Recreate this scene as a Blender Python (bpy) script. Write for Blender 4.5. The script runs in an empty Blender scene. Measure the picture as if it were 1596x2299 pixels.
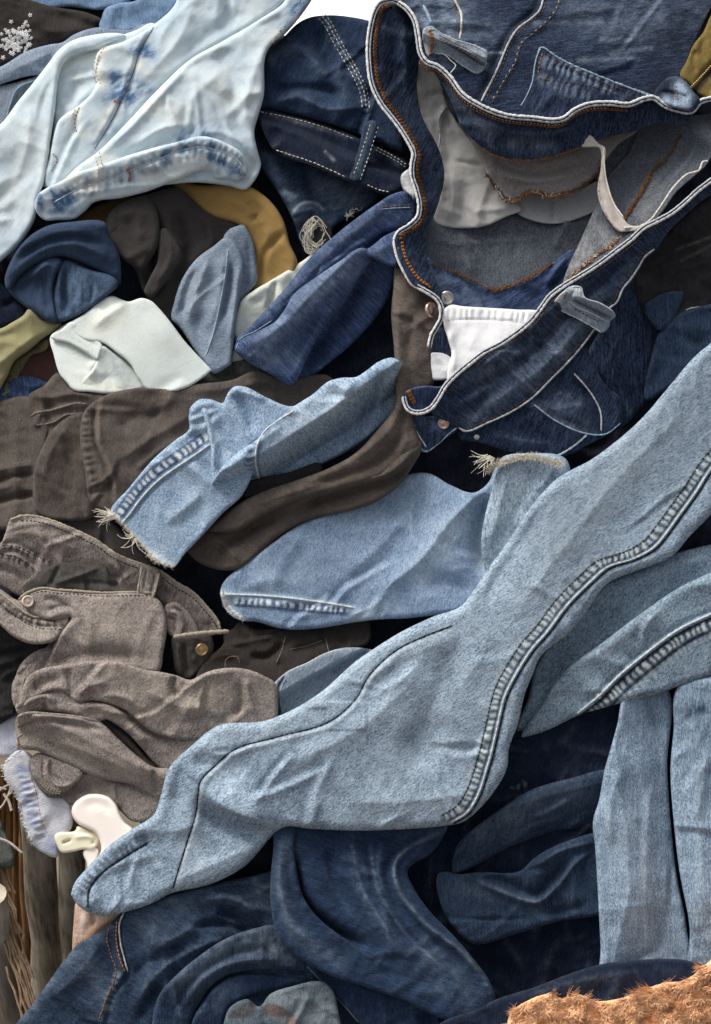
import bpy, math, random
import numpy as np
from mathutils import Vector

random.seed(7)
RNG = np.random.default_rng(11)
scene = bpy.context.scene
COL = scene.collection

# ------------------------------------------------------------------ camera, sky, sun, exposure
S = 0.0006                      # metres per trace unit (the frame is 1596 x 2299 units)
FW, FH = 1596.0, 2299.0
PITCH, SLOPE, DIST = math.radians(35), math.radians(45), 1.9
CF = np.array([0, math.cos(PITCH), -math.sin(PITCH)])       # view direction
CU = np.array([0, math.sin(PITCH), math.cos(PITCH)])        # camera up
CR = np.array([1.0, 0, 0])
CP = -CF * DIST                                             # camera position
PN = np.array([0, -math.sin(SLOPE), math.cos(SLOPE)])       # outward normal of the heap's slope

cam_data = bpy.data.cameras.new("camera")
cam = bpy.data.objects.new("camera", cam_data)
COL.objects.link(cam)
cam.location = CP
cam.rotation_euler = (math.pi / 2 - PITCH, 0, 0)
cam_data.sensor_fit = 'VERTICAL'
cam_data.sensor_height = 24
cam_data.lens = 24 * DIST / (FH * S)
cam_data.clip_end = 200
cam_data.clip_start = 0.01
cam_data.dof.use_dof = True
cam_data.dof.focus_distance = 1.86
cam_data.dof.aperture_fstop = 9.0
scene.camera = cam

SUN_EL, SUN_AZ = math.radians(58), math.radians(-58)         # azimuth from +Y (behind the heap) towards -X (left)
world = bpy.data.worlds.new("World")
scene.world = world
world.use_nodes = True
wn = world.node_tree
bg = wn.nodes["Background"]
sky = wn.nodes.new("ShaderNodeTexSky")
sky.sky_type = 'NISHITA'
sky.sun_disc = False
sky.sun_elevation = SUN_EL
sky.sun_rotation = SUN_AZ
sky.air_density = 1.0
sky.dust_density = 6.0
sky.ozone_density = 1.0
hsv = wn.nodes.new("ShaderNodeHueSaturation")
hsv.inputs["Saturation"].default_value = 0.30               # overcast: cloud evens the sky's colour out
wn.links.new(sky.outputs[0], hsv.inputs["Color"])
wn.links.new(hsv.outputs[0], bg.inputs["Color"])
bg.inputs["Strength"].default_value = 0.092
sun_d = bpy.data.lights.new("sun", 'SUN')
sun_d.energy = 1.5
sun_d.angle = math.radians(22)
sun_d.color = (1.0, 0.96, 0.90)
sun = bpy.data.objects.new("sun", sun_d)
COL.objects.link(sun)
sdir = Vector((math.cos(SUN_EL) * math.sin(SUN_AZ), math.cos(SUN_EL) * math.cos(SUN_AZ), math.sin(SUN_EL)))
sun.rotation_euler = sdir.to_track_quat('Z', 'Y').to_euler()
sun.location = (0, 0, 4)
scene.view_settings.view_transform = 'Standard'
scene.view_settings.look = 'None'
scene.view_settings.exposure = 0.88
scene.view_settings.gamma = 1.0
scene.render.engine = 'CYCLES'
scene.cycles.max_bounces = 6
scene.cycles.diffuse_bounces = 4
scene.cycles.use_denoising = True


def world_pt(x, y, h):
    """trace units + height above the heap's slope -> world points (N,3)"""
    x = np.asarray(x, float); y = np.asarray(y, float); h = np.asarray(h, float)
    x, y, h = np.broadcast_arrays(x, y, h)
    d = CF[None] * DIST + CR[None] * ((x - FW / 2) * S).reshape(-1, 1) - CU[None] * ((y - FH / 2) * S).reshape(-1, 1)
    t = (h.reshape(-1) * S - PN @ CP) / (d @ PN)
    return CP[None] + d * t[:, None]


# ------------------------------------------------------------------ numeric helpers
def vnoise(x, y, seed=0):
    """smooth gradient noise, about -1..1"""
    xi = np.floor(x).astype(np.int64); yi = np.floor(y).astype(np.int64)
    xf = x - xi; yf = y - yi
    def g(ix, iy):
        n = (ix * 374761393 + iy * 668265263 + seed * 974634599) & 0xFFFFFFFF
        n = ((n ^ (n >> 13)) * 1274126177) & 0xFFFFFFFF
        n = n ^ (n >> 16)
        a = (n & 0xFFFF) / 65536.0 * 2 * np.pi
        return np.cos(a), np.sin(a)
    u = xf * xf * xf * (xf * (xf * 6 - 15) + 10); v = yf * yf * yf * (yf * (yf * 6 - 15) + 10)
    def dot(ix, iy, dx, dy):
        c, s = g(ix, iy); return c * dx + s * dy
    a = dot(xi, yi, xf, yf); b = dot(xi + 1, yi, xf - 1, yf)
    c = dot(xi, yi + 1, xf, yf - 1); d = dot(xi + 1, yi + 1, xf - 1, yf - 1)
    return (a + (b - a) * u + (c - a) * v + (a - b - c + d) * u * v) * 1.5


def smooth_curve(pts, closed=False, step=6.0):
    """centripetal-ish Catmull-Rom through pts; a repeated point makes a corner"""
    P = [tuple(map(float, p[:2])) for p in pts]
    n = len(P)
    out = []
    rng = range(n if closed else n - 1)
    for i in rng:
        p1 = np.array(P[i]); p2 = np.array(P[(i + 1) % n])
        L = np.linalg.norm(p2 - p1)
        if L < 1e-6:
            continue
        p0 = np.array(P[(i - 1) % n]) if (closed or i > 0) else 2 * p1 - p2
        p3 = np.array(P[(i + 2) % n]) if (closed or i + 2 < n) else 2 * p2 - p1
        l0 = np.linalg.norm(p1 - p0); l3 = np.linalg.norm(p3 - p2)
        m1 = np.zeros(2) if l0 < 1e-6 else ((p2 - p1) / L + (p1 - p0) / l0) * 0.5 * L
        m2 = np.zeros(2) if l3 < 1e-6 else ((p3 - p2) / l3 + (p2 - p1) / L) * 0.5 * L
        if l0 < 1e-6: m1 = (p2 - p1)
        if l3 < 1e-6: m2 = (p2 - p1)
        k = max(1, int(math.ceil(L / step)))
        t = (np.arange(k) / k)[:, None]
        out.append((2 * t**3 - 3 * t**2 + 1) * p1 + (t**3 - 2 * t**2 + t) * m1 + (-2 * t**3 + 3 * t**2) * p2 + (t**3 - t**2) * m2)
    if not closed:
        out.append(np.array([P[-1]]))
    return np.concatenate(out)


def _segs(C, closed):
    A = C; B = np.roll(C, -1, 0)
    if not closed:
        A = C[:-1]; B = C[1:]
    L = np.linalg.norm(B - A, axis=1)
    k = L > 1e-6
    s0 = np.r_[0, np.cumsum(L)][:-1]
    return A[k], B[k], L[k], s0[k], float(L.sum())


def poly_dist(X, Y, C, closed=False, reach=None):
    """unsigned distance, arclength of nearest point, signed side, total length; beyond 'reach' the distance is only 'large'"""
    A, B, L, S0, tot = _segs(C, closed)
    best = np.full(X.shape, 1e12); arc = np.zeros(X.shape); side = np.zeros(X.shape)
    CH = 10
    for c in range(0, len(A), CH):
        a_, b_ = A[c:c + CH], B[c:c + CH]
        if reach is not None:
            lo = np.minimum(a_, b_).min(0) - reach; hi = np.maximum(a_, b_).max(0) + reach
            m = np.nonzero((X > lo[0]) & (X < hi[0]) & (Y > lo[1]) & (Y < hi[1]))[0]
            if not len(m): continue
            x, y, be, ar, si = X[m], Y[m], best[m], arc[m], side[m]
        else:
            x, y, be, ar, si = X, Y, best, arc, side
        for i in range(len(a_)):
            a = a_[i]; dx, dy = b_[i] - a
            l = L[c + i]
            px = x - a[0]; py = y - a[1]
            t = np.clip((px * dx + py * dy) / (l * l), 0, 1)
            ex = px - t * dx; ey = py - t * dy
            d2 = ex * ex + ey * ey
            k = d2 < be
            be = np.where(k, d2, be)
            ar = np.where(k, S0[c + i] + t * l, ar)
            si = np.where(k, np.sign(dx * ey - dy * ex), si)
        if reach is not None:
            best[m], arc[m], side[m] = be, ar, si
        else:
            best, arc, side = be, ar, si
    return np.sqrt(best), arc, side, tot


def inside(X, Y, C):
    r = np.zeros(X.shape, bool)
    A = C; B = np.roll(C, -1, 0)
    for (x1, y1), (x2, y2) in zip(A, B):
        if y1 == y2: continue
        c = ((y1 > Y) != (y2 > Y)) & (X < (x2 - x1) * (Y - y1) / (y2 - y1) + x1)
        r ^= c
    return r


def nearest_on(X, Y, C):
    A = C; B = np.roll(C, -1, 0)
    best = np.full(X.shape, 1e18); nx = X.copy(); ny = Y.copy()
    for a, b in zip(A, B):
        dx, dy = b - a
        L2 = dx * dx + dy * dy
        if L2 < 1e-12: continue
        t = np.clip(((X - a[0]) * dx + (Y - a[1]) * dy) / L2, 0, 1)
        px = a[0] + t * dx; py = a[1] + t * dy
        d2 = (X - px)**2 + (Y - py)**2
        m = d2 < best
        best = np.where(m, d2, best); nx = np.where(m, px, nx); ny = np.where(m, py, ny)
    return nx, ny


def sstep(t):
    t = np.clip(t, 0, 1)
    return t * t * (3 - 2 * t)


# ------------------------------------------------------------------ materials
MATS = {}

def N(nt, typ, **kw):
    n = nt.nodes.new(typ)
    for k, v in kw.items():
        setattr(n, k, v)
    return n


def ramp(nt, fac, stops):
    r = N(nt, "ShaderNodeValToRGB")
    cr = r.color_ramp
    while len(cr.elements) < len(stops): cr.elements.new(0.5)
    for e, (p, c) in zip(cr.elements, stops):
        e.position = p; e.color = (c, c, c, 1) if not hasattr(c, '__len__') else (*c, 1)
    nt.links.new(fac, r.inputs[0])
    return r.outputs[0]


def mixc(nt, fac, a, b, mode='MIX'):
    m = N(nt, "ShaderNodeMix", data_type='RGBA', blend_type=mode)
    for sock, v in ((m.inputs[0], fac), (m.inputs[6], a), (m.inputs[7], b)):
        if isinstance(v, (int, float)): sock.default_value = v
        elif isinstance(v, tuple): sock.default_value = (*v, 1)
        else: nt.links.new(v, sock)
    return m.outputs[2]


def math_n(nt, op, a, b=None):
    m = N(nt, "ShaderNodeMath", operation=op)
    for i, v in enumerate((a, b)):
        if v is None: continue
        if isinstance(v, (int, float)): m.inputs[i].default_value = v
        else: nt.links.new(v, m.inputs[i])
    return m.outputs[0]


def cloth(name, dark, light, wear=(0.55, 0.6, 0.62), stain=(0.03, 0.05, 0.12), twill=0.5, mottle=0.6, slub=0.4, rough=0.92, bump=0.35, sheen=0.02, tw=1.0):
    """woven cloth in fabric coordinates (attribute 'fab', in trace units / 100); attribute 'tint': R fading and painted highlights, G second dye and painted shade"""
    m = bpy.data.materials.new(name)
    m.use_nodes = True
    nt = m.node_tree
    bs = nt.nodes["Principled BSDF"]
    at = N(nt, "ShaderNodeAttribute", attribute_name="fab")
    ti = N(nt, "ShaderNodeAttribute", attribute_name="tint")
    sep = N(nt, "ShaderNodeSeparateColor")
    nt.links.new(ti.outputs["Color"], sep.inputs[0])
    vec = at.outputs["Vector"]
    def noise(scale, detail=2.0, rot=0.0, stretch=(1, 1, 1), rough_=0.55, dist=0.0):
        mp = N(nt, "ShaderNodeMapping")
        mp.inputs["Rotation"].default_value = (0, 0, rot)
        mp.inputs["Scale"].default_value = stretch
        nt.links.new(vec, mp.inputs[0])
        n = N(nt, "ShaderNodeTexNoise")
        n.inputs["Scale"].default_value = scale; n.inputs["Detail"].default_value = detail
        n.inputs["Roughness"].default_value = rough_; n.inputs["Distortion"].default_value = dist
        nt.links.new(mp.outputs[0], n.inputs["Vector"])
        return n.outputs["Fac"]
    fine = noise(33 * tw, 2.0, rot=0.7, stretch=(1.0, 0.75, 1))       # yarn speckle, slightly diagonal
    diag = noise(30 * tw, 1.0, rot=-0.85, stretch=(1.6, 0.42, 1))     # twill ribs
    sl = noise(20, 2.0, stretch=(1.6, 0.14, 1))                       # slubs along the warp
    big = noise(1.3, 3.0)                                             # wash unevenness
    mid = noise(5.0, 3.0, dist=0.4)
    f1 = ramp(nt, fine, [(0.36, 0.0), (0.64, 1.0)])
    f2 = ramp(nt, diag, [(0.36, 0.0), (0.64, 1.0)])
    f3 = ramp(nt, sl, [(0.46, 0.0), (0.66, 1.0)])
    w = math_n(nt, 'ADD', math_n(nt, 'MULTIPLY', f1, 0.50), math_n(nt, 'MULTIPLY', f2, 0.50))
    w = math_n(nt, 'ADD', math_n(nt, 'MULTIPLY', math_n(nt, 'SUBTRACT', w, 0.5), twill), 0.5)
    w = math_n(nt, 'ADD', w, math_n(nt, 'MULTIPLY', math_n(nt, 'SUBTRACT', f3, 0.4), slub * 0.6))
    w = math_n(nt, 'ADD', w, math_n(nt, 'MULTIPLY', math_n(nt, 'SUBTRACT', big, 0.5), mottle * 1.5))
    w = math_n(nt, 'ADD', w, math_n(nt, 'MULTIPLY', math_n(nt, 'SUBTRACT', mid, 0.5), mottle * 0.55))
    cl = N(nt, "ShaderNodeClamp"); nt.links.new(w, cl.inputs[0])
    c = mixc(nt, cl.outputs[0], dark, light)
    # second dye and painted shade, broken up by the weave
    g = math_n(nt, 'MULTIPLY', sep.outputs[1], math_n(nt, 'ADD', 0.45, math_n(nt, 'MULTIPLY', math_n(nt, 'ADD', f1, mid), 0.55)))
    gc = N(nt, "ShaderNodeClamp"); nt.links.new(g, gc.inputs[0])
    c = mixc(nt, gc.outputs[0], c, stain)
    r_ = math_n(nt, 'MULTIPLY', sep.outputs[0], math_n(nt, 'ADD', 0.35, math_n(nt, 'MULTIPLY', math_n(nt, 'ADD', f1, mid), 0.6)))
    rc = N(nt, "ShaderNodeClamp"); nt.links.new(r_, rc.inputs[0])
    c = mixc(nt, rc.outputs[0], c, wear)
    nt.links.new(c, bs.inputs["Base Color"])
    bs.inputs["Roughness"].default_value = rough
    bs.inputs["Specular IOR Level"].default_value = 0.12
    bs.inputs["Sheen Weight"].default_value = sheen
    bs.inputs["Sheen Roughness"].default_value = 0.6
    hgt = math_n(nt, 'ADD', math_n(nt, 'MULTIPLY', f1, 0.6), math_n(nt, 'MULTIPLY', f2, 0.6))
    hgt = math_n(nt, 'ADD', hgt, math_n(nt, 'MULTIPLY', mid, 1.6))
    b = N(nt, "ShaderNodeBump")
    b.inputs["Strength"].default_value = bump
    b.inputs["Distance"].default_value = 0.0012
    nt.links.new(hgt, b.inputs["Height"])
    nt.links.new(b.outputs[0], bs.inputs["Normal"])
    MATS[name] = m
    return m


def plain(name, col, rough=0.7, var=0.25, scale=60.0, metal=0.0, spec=0.3, bump=0.2, sss=0.0):
    """thread, metal, plastic, wood...: object-space noise variation"""
    m = bpy.data.materials.new(name)
    m.use_nodes = True
    nt = m.node_tree
    bs = nt.nodes["Principled BSDF"]
    tc = N(nt, "ShaderNodeTexCoord")
    n = N(nt, "ShaderNodeTexNoise"); n.inputs["Scale"].default_value = scale; n.inputs["Detail"].default_value = 4
    nt.links.new(tc.outputs["Object"], n.inputs["Vector"])
    lo = tuple(max(0, c * (1 - var)) for c in col); hi = tuple(min(1, c * (1 + var)) for c in col)
    f = ramp(nt, n.outputs["Fac"], [(0.3, 0.0), (0.7, 1.0)])
    nt.links.new(mixc(nt, f, lo, hi), bs.inputs["Base Color"])
    bs.inputs["Roughness"].default_value = rough
    bs.inputs["Metallic"].default_value = metal
    bs.inputs["Specular IOR Level"].default_value = spec
    if sss:
        bs.inputs["Subsurface Weight"].default_value = sss
        bs.inputs["Subsurface Radius"].default_value = (0.01, 0.008, 0.006)
    b = N(nt, "ShaderNodeBump"); b.inputs["Strength"].default_value = bump; b.inputs["Distance"].default_value = 0.001
    nt.links.new(n.outputs["Fac"], b.inputs["Height"]); nt.links.new(b.outputs[0], bs.inputs["Normal"])
    MATS[name] = m
    return m


# ------------------------------------------------------------------ objects
def link_mesh(name, V, F, mat, parent=None, smooth=True, fab=None, tint=None):
    me = bpy.data.meshes.new(name)
    if isinstance(F, np.ndarray):
        k = F.shape[1]
        me.vertices.add(len(V)); me.vertices.foreach_set("co", np.asarray(V, np.float32).ravel())
        me.loops.add(F.size); me.loops.foreach_set("vertex_index", F.astype(np.int32).ravel())
        me.polygons.add(len(F)); me.polygons.foreach_set("loop_start", np.arange(0, F.size, k, dtype=np.int32))
        me.update(calc_edges=True)
    else:
        me.from_pydata([tuple(v) for v in V], [], F)
    if smooth:
        me.polygons.foreach_set("use_smooth", np.ones(len(me.polygons), bool))
    if fab is not None:
        a = me.attributes.new("fab", 'FLOAT_VECTOR', 'POINT'); a.data.foreach_set("vector", np.asarray(fab, np.float32).ravel())
    if tint is not None:
        a = me.attributes.new("tint", 'FLOAT_COLOR', 'POINT'); a.data.foreach_set("color", np.asarray(tint, np.float32).ravel())
    me.materials.append(MATS[mat] if isinstance(mat, str) else mat)
    o = bpy.data.objects.new(name, me)
    COL.objects.link(o)
    if parent is not None: o.parent = parent
    return o


def thing(name, label, cat, at=(0, 0, 0), group=None):
    """an Empty at the base of a thing; at = (x, y, height) in trace units"""
    o = bpy.data.objects.new(name, None)
    COL.objects.link(o)
    o["label"] = label; o["category"] = cat
    if group: o["group"] = group
    return o


class Cloth:
    pass


FOLD = 1.25
CRUMPLE = 4.0
WRINK = 4.8
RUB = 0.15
_seed = [0]

def patch(name, parent, mat, outline, h=0, folds=(), er=22, ed=20, g=4.0, grain=0.0, tint=(), noise=2.2, nl=70, crumple=None,
          flat=(), wr=1.0, wa=None, skirt=45, tuck=7, sharp=False, label=None, kind=None, under=None):
    """A draped piece of cloth: outline in trace units, height field h (number or control points), rolled-under edges
    (er: radius, ed: drop), folds [(points, amplitude, width[, kind])], fading, dye and painted light/shade strokes tint [(points, width, amount, channel)]"""
    if er > 12:
        er = 5 + er * 0.20; ed = 4 + ed * 0.30
    _seed[0] += 1
    seed = _seed[0]
    C = np.array([p[:2] for p in outline], float) if sharp else smooth_curve(outline, True, step=max(5.0, g * 1.4))
    x0, y0 = C.min(0) - g; x1, y1 = C.max(0) + g
    nx = int((x1 - x0) / g) + 2; ny = int((y1 - y0) / g) + 2
    gx = x0 + np.arange(nx) * g; gy = y0 + np.arange(ny) * g
    X, Y = np.meshgrid(gx, gy)
    ins = inside(X, Y, C)
    cell = ins[:-1, :-1] | ins[1:, :-1] | ins[:-1, 1:] | ins[1:, 1:]
    used = np.zeros_like(ins)
    used[:-1, :-1] |= cell; used[1:, :-1] |= cell; used[:-1, 1:] |= cell; used[1:, 1:] |= cell
    idx = -np.ones(ins.shape, int)
    idx[used] = np.arange(used.sum())
    xs = X[used].copy(); ys = Y[used].copy()
    out = ~ins[used]
    xs[out], ys[out] = nearest_on(xs[out], ys[out], C)

    folds_c = []
    for f in folds:
        pts, amp, wid = f[:3]; kd = f[3] if len(f) > 3 else 'r'
        folds_c.append((smooth_curve(pts, False, 10.0), amp * (FOLD if kd in 'rsc' and wid > 6 else 1.0), wid, kd))
    # drape wrinkles: short pinched creases, mostly across the grain
    area = 0.5 * abs(np.sum(C[:, 0] * np.roll(C[:, 1], -1) - C[:, 1] * np.roll(C[:, 0], -1)))
    if noise and wr and area > 5000:
        R = np.random.default_rng(1000 + seed)
        base_a = (grain + math.pi / 2) if wa is None else wa
        wr = wr * next((v for k, v in (('twill_brown', 1.9), ('twill_olive', 1.7), ('knit', 1.6), ('fleece', 1.5), ('denim_ink', 1.6), ('denim_indigo', 1.6), ('denim_hero', 1.3), ('denim_royal', 1.5), ('denim_navy', 1.6), ('denim_light', 1.4), ('denim_bleached', 1.4)) if str(mat).startswith(k)), 1.0)
        for _ in range(int(wr * area / 10500 + 0.5)):
            for _t in range(12):
                px, py = R.uniform(x0, x1), R.uniform(y0, y1)
                if inside(np.array([px]), np.array([py]), C)[0]: break
            a = base_a + R.normal(0, 0.45) + (math.pi / 2 if R.random() < 0.22 else 0)
            L = R.uniform(80, 230) * min(1.0, (area ** 0.5) / 260 + 0.25)
            cv = R.normal(0, 0.5)
            pts = [(px, py)]
            for k in range(4):
                a += cv / 4 + R.normal(0, 0.12)
                pts.append((pts[-1][0] + math.cos(a) * L / 4, pts[-1][1] + math.sin(a) * L / 4))
            am = WRINK * R.uniform(0.5, 1.3); w_ = R.uniform(6, 18) * min(1.0, (area ** 0.5) / 200 + 0.3)
            c_ = smooth_curve(pts, False, 15.0)
            folds_c.append((c_, am, w_, 'r'))
            sg = 1 if R.random() < 0.5 else -1
            off = np.array([-math.sin(a), math.cos(a)]) * sg * w_ * 1.5
            folds_c.append((c_ + off, -am * 0.75, w_ * 1.2, 'r'))
    ca, sa = math.cos(grain), math.sin(grain)
    if isinstance(h, (int, float)):
        base = lambda x, y: np.full(x.shape, float(h))
    else:
        H = np.array(h, float)
        if len(H) >= 3:
            P = H[:, :2] / 300.0
            D = np.linalg.norm(P[:, None] - P[None], axis=2)
            n = len(P)
            A = np.zeros((n + 3, n + 3)); A[:n, :n] = D + np.eye(n) * 1e-6
            A[:n, n] = 1; A[:n, n + 1:] = P; A[n, :n] = 1; A[n + 1:, :n] = P.T
            W = np.linalg.lstsq(A, np.r_[H[:, 2], 0, 0, 0], rcond=None)[0]
            def base(x, y):
                r = np.full(x.shape, W[n]) + W[n + 1] * x / 300 + W[n + 2] * y / 300
                for i in range(n):
                    r = r + W[i] * np.sqrt((x / 300 - P[i, 0])**2 + (y / 300 - P[i, 1])**2 + 0.004)
                return np.clip(r, H[:, 2].min() - 12, H[:, 2].max() + 12)
        else:
            d = H[1, :2] - H[0, :2]; L = (d @ d)
            def base(x, y):
                t = np.clip(((x - H[0, 0]) * d[0] + (y - H[0, 1]) * d[1]) / L, -0.3, 1.3)
                return H[0, 2] + (H[1, 2] - H[0, 2]) * t

    def field(x, y, edge=True):
        x = np.asarray(x, float); y = np.asarray(y, float)
        z = base(x, y)
        for c, amp, wid, kd in folds_c:
            mx = max(wid * 3.2, 12)
            m = (x > c[:, 0].min() - mx) & (x < c[:, 0].max() + mx) & (y > c[:, 1].min() - mx) & (y < c[:, 1].max() + mx)
            if not m.any(): continue
            d, s, sd, L = poly_dist(x[m], y[m], c, reach=mx)
            tp = min(0.5 * L, max(wid * 1.5, 0.22 * L))
            e = np.minimum(s, L - s)
            env = sstep(e / tp * 0.85 + 0.15) if kd not in ('p', 'b', 'l') else np.ones_like(s)
            far = (e <= 0.01)                       # past the ends: fade out
            if kd == 'r':
                ds = np.sqrt(d * d + 2.5) - 1.58
                k_ = 0.6 if amp > 0 else 0.25
                v = amp * env * ((1 - k_) * np.exp(-(d / wid)**2) + k_ * np.exp(-ds / (wid * 0.62)))
            elif kd == 'c':                          # crease: sharper at its line
                v = amp * env * np.exp(-d / wid)
            elif kd in ('s', 'l'):                   # ledge: right side of the line stays high and fades slowly, left side drops off
                q = d * sd
                v = amp * env * np.where(q > 0, np.exp(-(q / wid)**2), np.exp(-(q / (wid * 0.16 + 3))**2) )
                v = np.where(q > 0, v, v * 1.0)
                v = v - amp * 0.5 * env * np.where(q < 0, np.exp(-((q + wid * 0.45) / (wid * 0.35))**2), 0)
            elif kd == 'p':                          # puckers across a seam
                lam = 15.0
                ph = s / lam * 2 * np.pi + 2.2 * np.sin(s / 33.0) + 1.0 * np.sin(s / 9.1 + 1)
                v = amp * np.sin(ph) * np.exp(-(d / wid)**2) * np.where(far, 0, 1)
            elif kd == 'b':                          # raised band of stitched layers
                v = amp * sstep((wid - d) / 3.0 + 0.5) * np.where(far & (d > wid), 0, 1)
            z[m] += v
        u = (x * ca + y * sa); v = (-x * sa + y * ca)
        if noise:
            wx = vnoise(x / 160.0, y / 160.0, seed + 50) * 40; wy = vnoise(x / 160.0, y / 160.0, seed + 51) * 40
            z = z + noise * vnoise((u + wx) / (nl * 1.9), (v + wy) / nl, seed) + noise * 0.45 * vnoise((u + wy) / (nl * .8), (v + wx) / (nl * 0.45), seed + 1)
            z = z + noise * 0.22 * vnoise(u / (nl * .25), v / (nl * 0.2), seed + 2)
        if crumple is not False and noise:
            ca_, cl_, ang, an = crumple or (CRUMPLE, 80, grain + 0.5, 1.7)
            cc, ss = math.cos(ang), math.sin(ang)
            wx = vnoise(x / (cl_ * 1.6), y / (cl_ * 1.6), seed + 7) * cl_ * 0.5; wy = vnoise(x / (cl_ * 1.6), y / (cl_ * 1.6), seed + 8) * cl_ * 0.5
            p = ((x + wx) * cc + (y + wy) * ss) / (cl_ * an); q = (-(x + wx) * ss + (y + wy) * cc) / cl_
            r1 = np.abs(vnoise(p, q, seed + 9)); r2 = np.abs(vnoise(p * 2.1 + 5, q * 2.1, seed + 10))
            z = z + ca_ * (0.45 - np.sqrt(r1 + 0.02)) + ca_ * 0.4 * (0.45 - np.sqrt(r2 + 0.02))
        if edge and ed:
            d, s, sd, L = poly_dist(x, y, C, True, reach=er + 2)
            e = ed * np.ones_like(d)
            for fx, fy, fr in flat:
                e = e * (1 - 0.88 * np.exp(-(((x - fx)**2 + (y - fy)**2) / (fr * fr))**2))
            t = np.clip(1 - d / er, 0, 1)
            z = z - e * (1 - np.sqrt(np.clip(1 - t * t, 0, 1)))
        return z

    zs = field(xs, ys)
    V = world_pt(xs, ys, zs)
    f = np.stack([idx[:-1, :-1], idx[1:, :-1], idx[1:, 1:], idx[:-1, 1:]], -1)[cell]
    # skirt from the boundary edges of the kept cells
    ed_ = np.concatenate([f[:, [0, 1]], f[:, [1, 2]], f[:, [2, 3]], f[:, [3, 0]]])
    key = np.sort(ed_, 1); k1 = key[:, 0].astype(np.int64) * 10**7 + key[:, 1]
    uq, inv, cnt = np.unique(k1, return_inverse=True, return_counts=True)
    be = ed_[cnt[inv] == 1]
    bv = np.unique(be)
    if skirt:
        cx, cy = xs[bv], ys[bv]
        # inward direction: from the outline's own distance field
        eps = 3.0
        def sd_(x, y):
            d, _, _, _ = poly_dist(x, y, C, True, reach=12); return np.where(inside(x, y, C), d, -d)
        gxv = sd_(cx + eps, cy) - sd_(cx - eps, cy); gyv = sd_(cx, cy + eps) - sd_(cx, cy - eps)
        gl = np.sqrt(gxv**2 + gyv**2) + 1e-9
        gxv /= gl; gyv /= gl
        rings = [(0.25, 0.10), (0.7, 0.45), (1.0, 1.0)]
        Vs = [V]; prev = -np.ones(len(xs), int); prev[bv] = bv
        off = len(V); F = [f]
        X2, Y2 = [xs], [ys]
        for tt, dd in rings:
            kx = cx + gxv * tuck * tt; ky = cy + gyv * tuck * tt
            Vs.append(world_pt(kx, ky, zs[bv] - skirt * dd))
            cur = -np.ones(len(xs), int); cur[bv] = off + np.arange(len(bv))
            F.append(np.stack([be[:, 1] * 0 + prev[be[:, 1]], prev[be[:, 0]], cur[be[:, 0]], cur[be[:, 1]]], -1))
            prev = cur; off += len(bv); X2.append(kx); Y2.append(ky)
        V = np.concatenate(Vs); f = np.concatenate(F)
        xa = np.concatenate(X2); ya = np.concatenate(Y2)
    else:
        xa, ya = xs, ys
    f = f[:, ::-1]
    fab = np.stack([(xa * ca + ya * sa) / 100.0 + seed * 3.7, (-xa * sa + ya * ca) / 100.0 + seed * 1.3, np.full(xa.shape, seed * 0.77)], -1)
    T = np.zeros((len(xa), 4)); T[:, 3] = 1
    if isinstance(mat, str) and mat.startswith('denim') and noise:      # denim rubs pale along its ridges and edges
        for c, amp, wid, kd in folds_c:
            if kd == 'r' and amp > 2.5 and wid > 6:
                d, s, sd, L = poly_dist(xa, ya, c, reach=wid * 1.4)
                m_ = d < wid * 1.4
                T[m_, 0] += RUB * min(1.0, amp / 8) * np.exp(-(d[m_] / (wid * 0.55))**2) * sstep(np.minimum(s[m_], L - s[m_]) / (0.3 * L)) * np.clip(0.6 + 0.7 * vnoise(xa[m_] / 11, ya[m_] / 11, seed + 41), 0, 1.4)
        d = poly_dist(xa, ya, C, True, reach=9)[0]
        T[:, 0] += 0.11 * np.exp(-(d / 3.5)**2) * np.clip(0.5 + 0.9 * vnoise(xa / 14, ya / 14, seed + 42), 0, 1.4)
    for t in tint:
        pts, wid, amt = t[:3]; ch = t[3] if len(t) > 3 else 0; kd = t[4] if len(t) > 4 else 'g'
        c = smooth_curve(pts, False, 10.0) if len(pts) > 1 else np.array([pts[0], (pts[0][0] + 0.5, pts[0][1])], float)
        d, s, sd, L = poly_dist(xa, ya, c, reach=wid * 2.6 + 4)
        if kd == 'lad':                              # ladder of rubbed and unrubbed threads over a felled seam
            ph = s / 15.0 * 2 * np.pi + 2.2 * np.sin(s / 33.0) + 1.0 * np.sin(s / 9.1 + 1)
            v = amt * sstep(0.5 + 0.9 * np.sin(ph + 0.5 * np.sin(d * sd / 4.0 + s / 31.0)) + 0.35 * vnoise(s / 31.0, s * 0, seed + 35)) * np.exp(-(d / (wid * (1 + 0.25 * np.sin(s / 7.7 + 2 * np.sin(s / 19.0)))))**4)
        elif kd == 'blo':                            # blotches along a line
            v = amt * np.clip(0.35 + 1.3 * vnoise(s / 26.0, d * sd / 60.0, seed + 33) + 0.5 * vnoise(s / 9.0, d * sd / 25.0, seed + 34), 0, 1.2) * np.exp(-(d / wid)**4)
        else:
            v = amt * np.exp(-(d / wid)**2)
            if kd == 'n': v = v * np.clip(0.62 + 0.45 * vnoise((xa * ca + ya * sa) / 30, (-xa * sa + ya * ca) / 55, seed + 31) + 0.55 * vnoise((xa * ca + ya * sa) / 7, (-xa * sa + ya * ca) / 20, seed + 32), 0, 1.3)
        T[:, ch] = np.clip(T[:, ch] + v, 0, 1.5)
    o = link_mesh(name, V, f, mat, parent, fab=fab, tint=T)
    if label: o["label"] = label
    if kind: o["kind"] = kind
    p = Cloth(); p.obj = o; p.field = field; p.C = C; p.parent = parent
    return p


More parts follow.
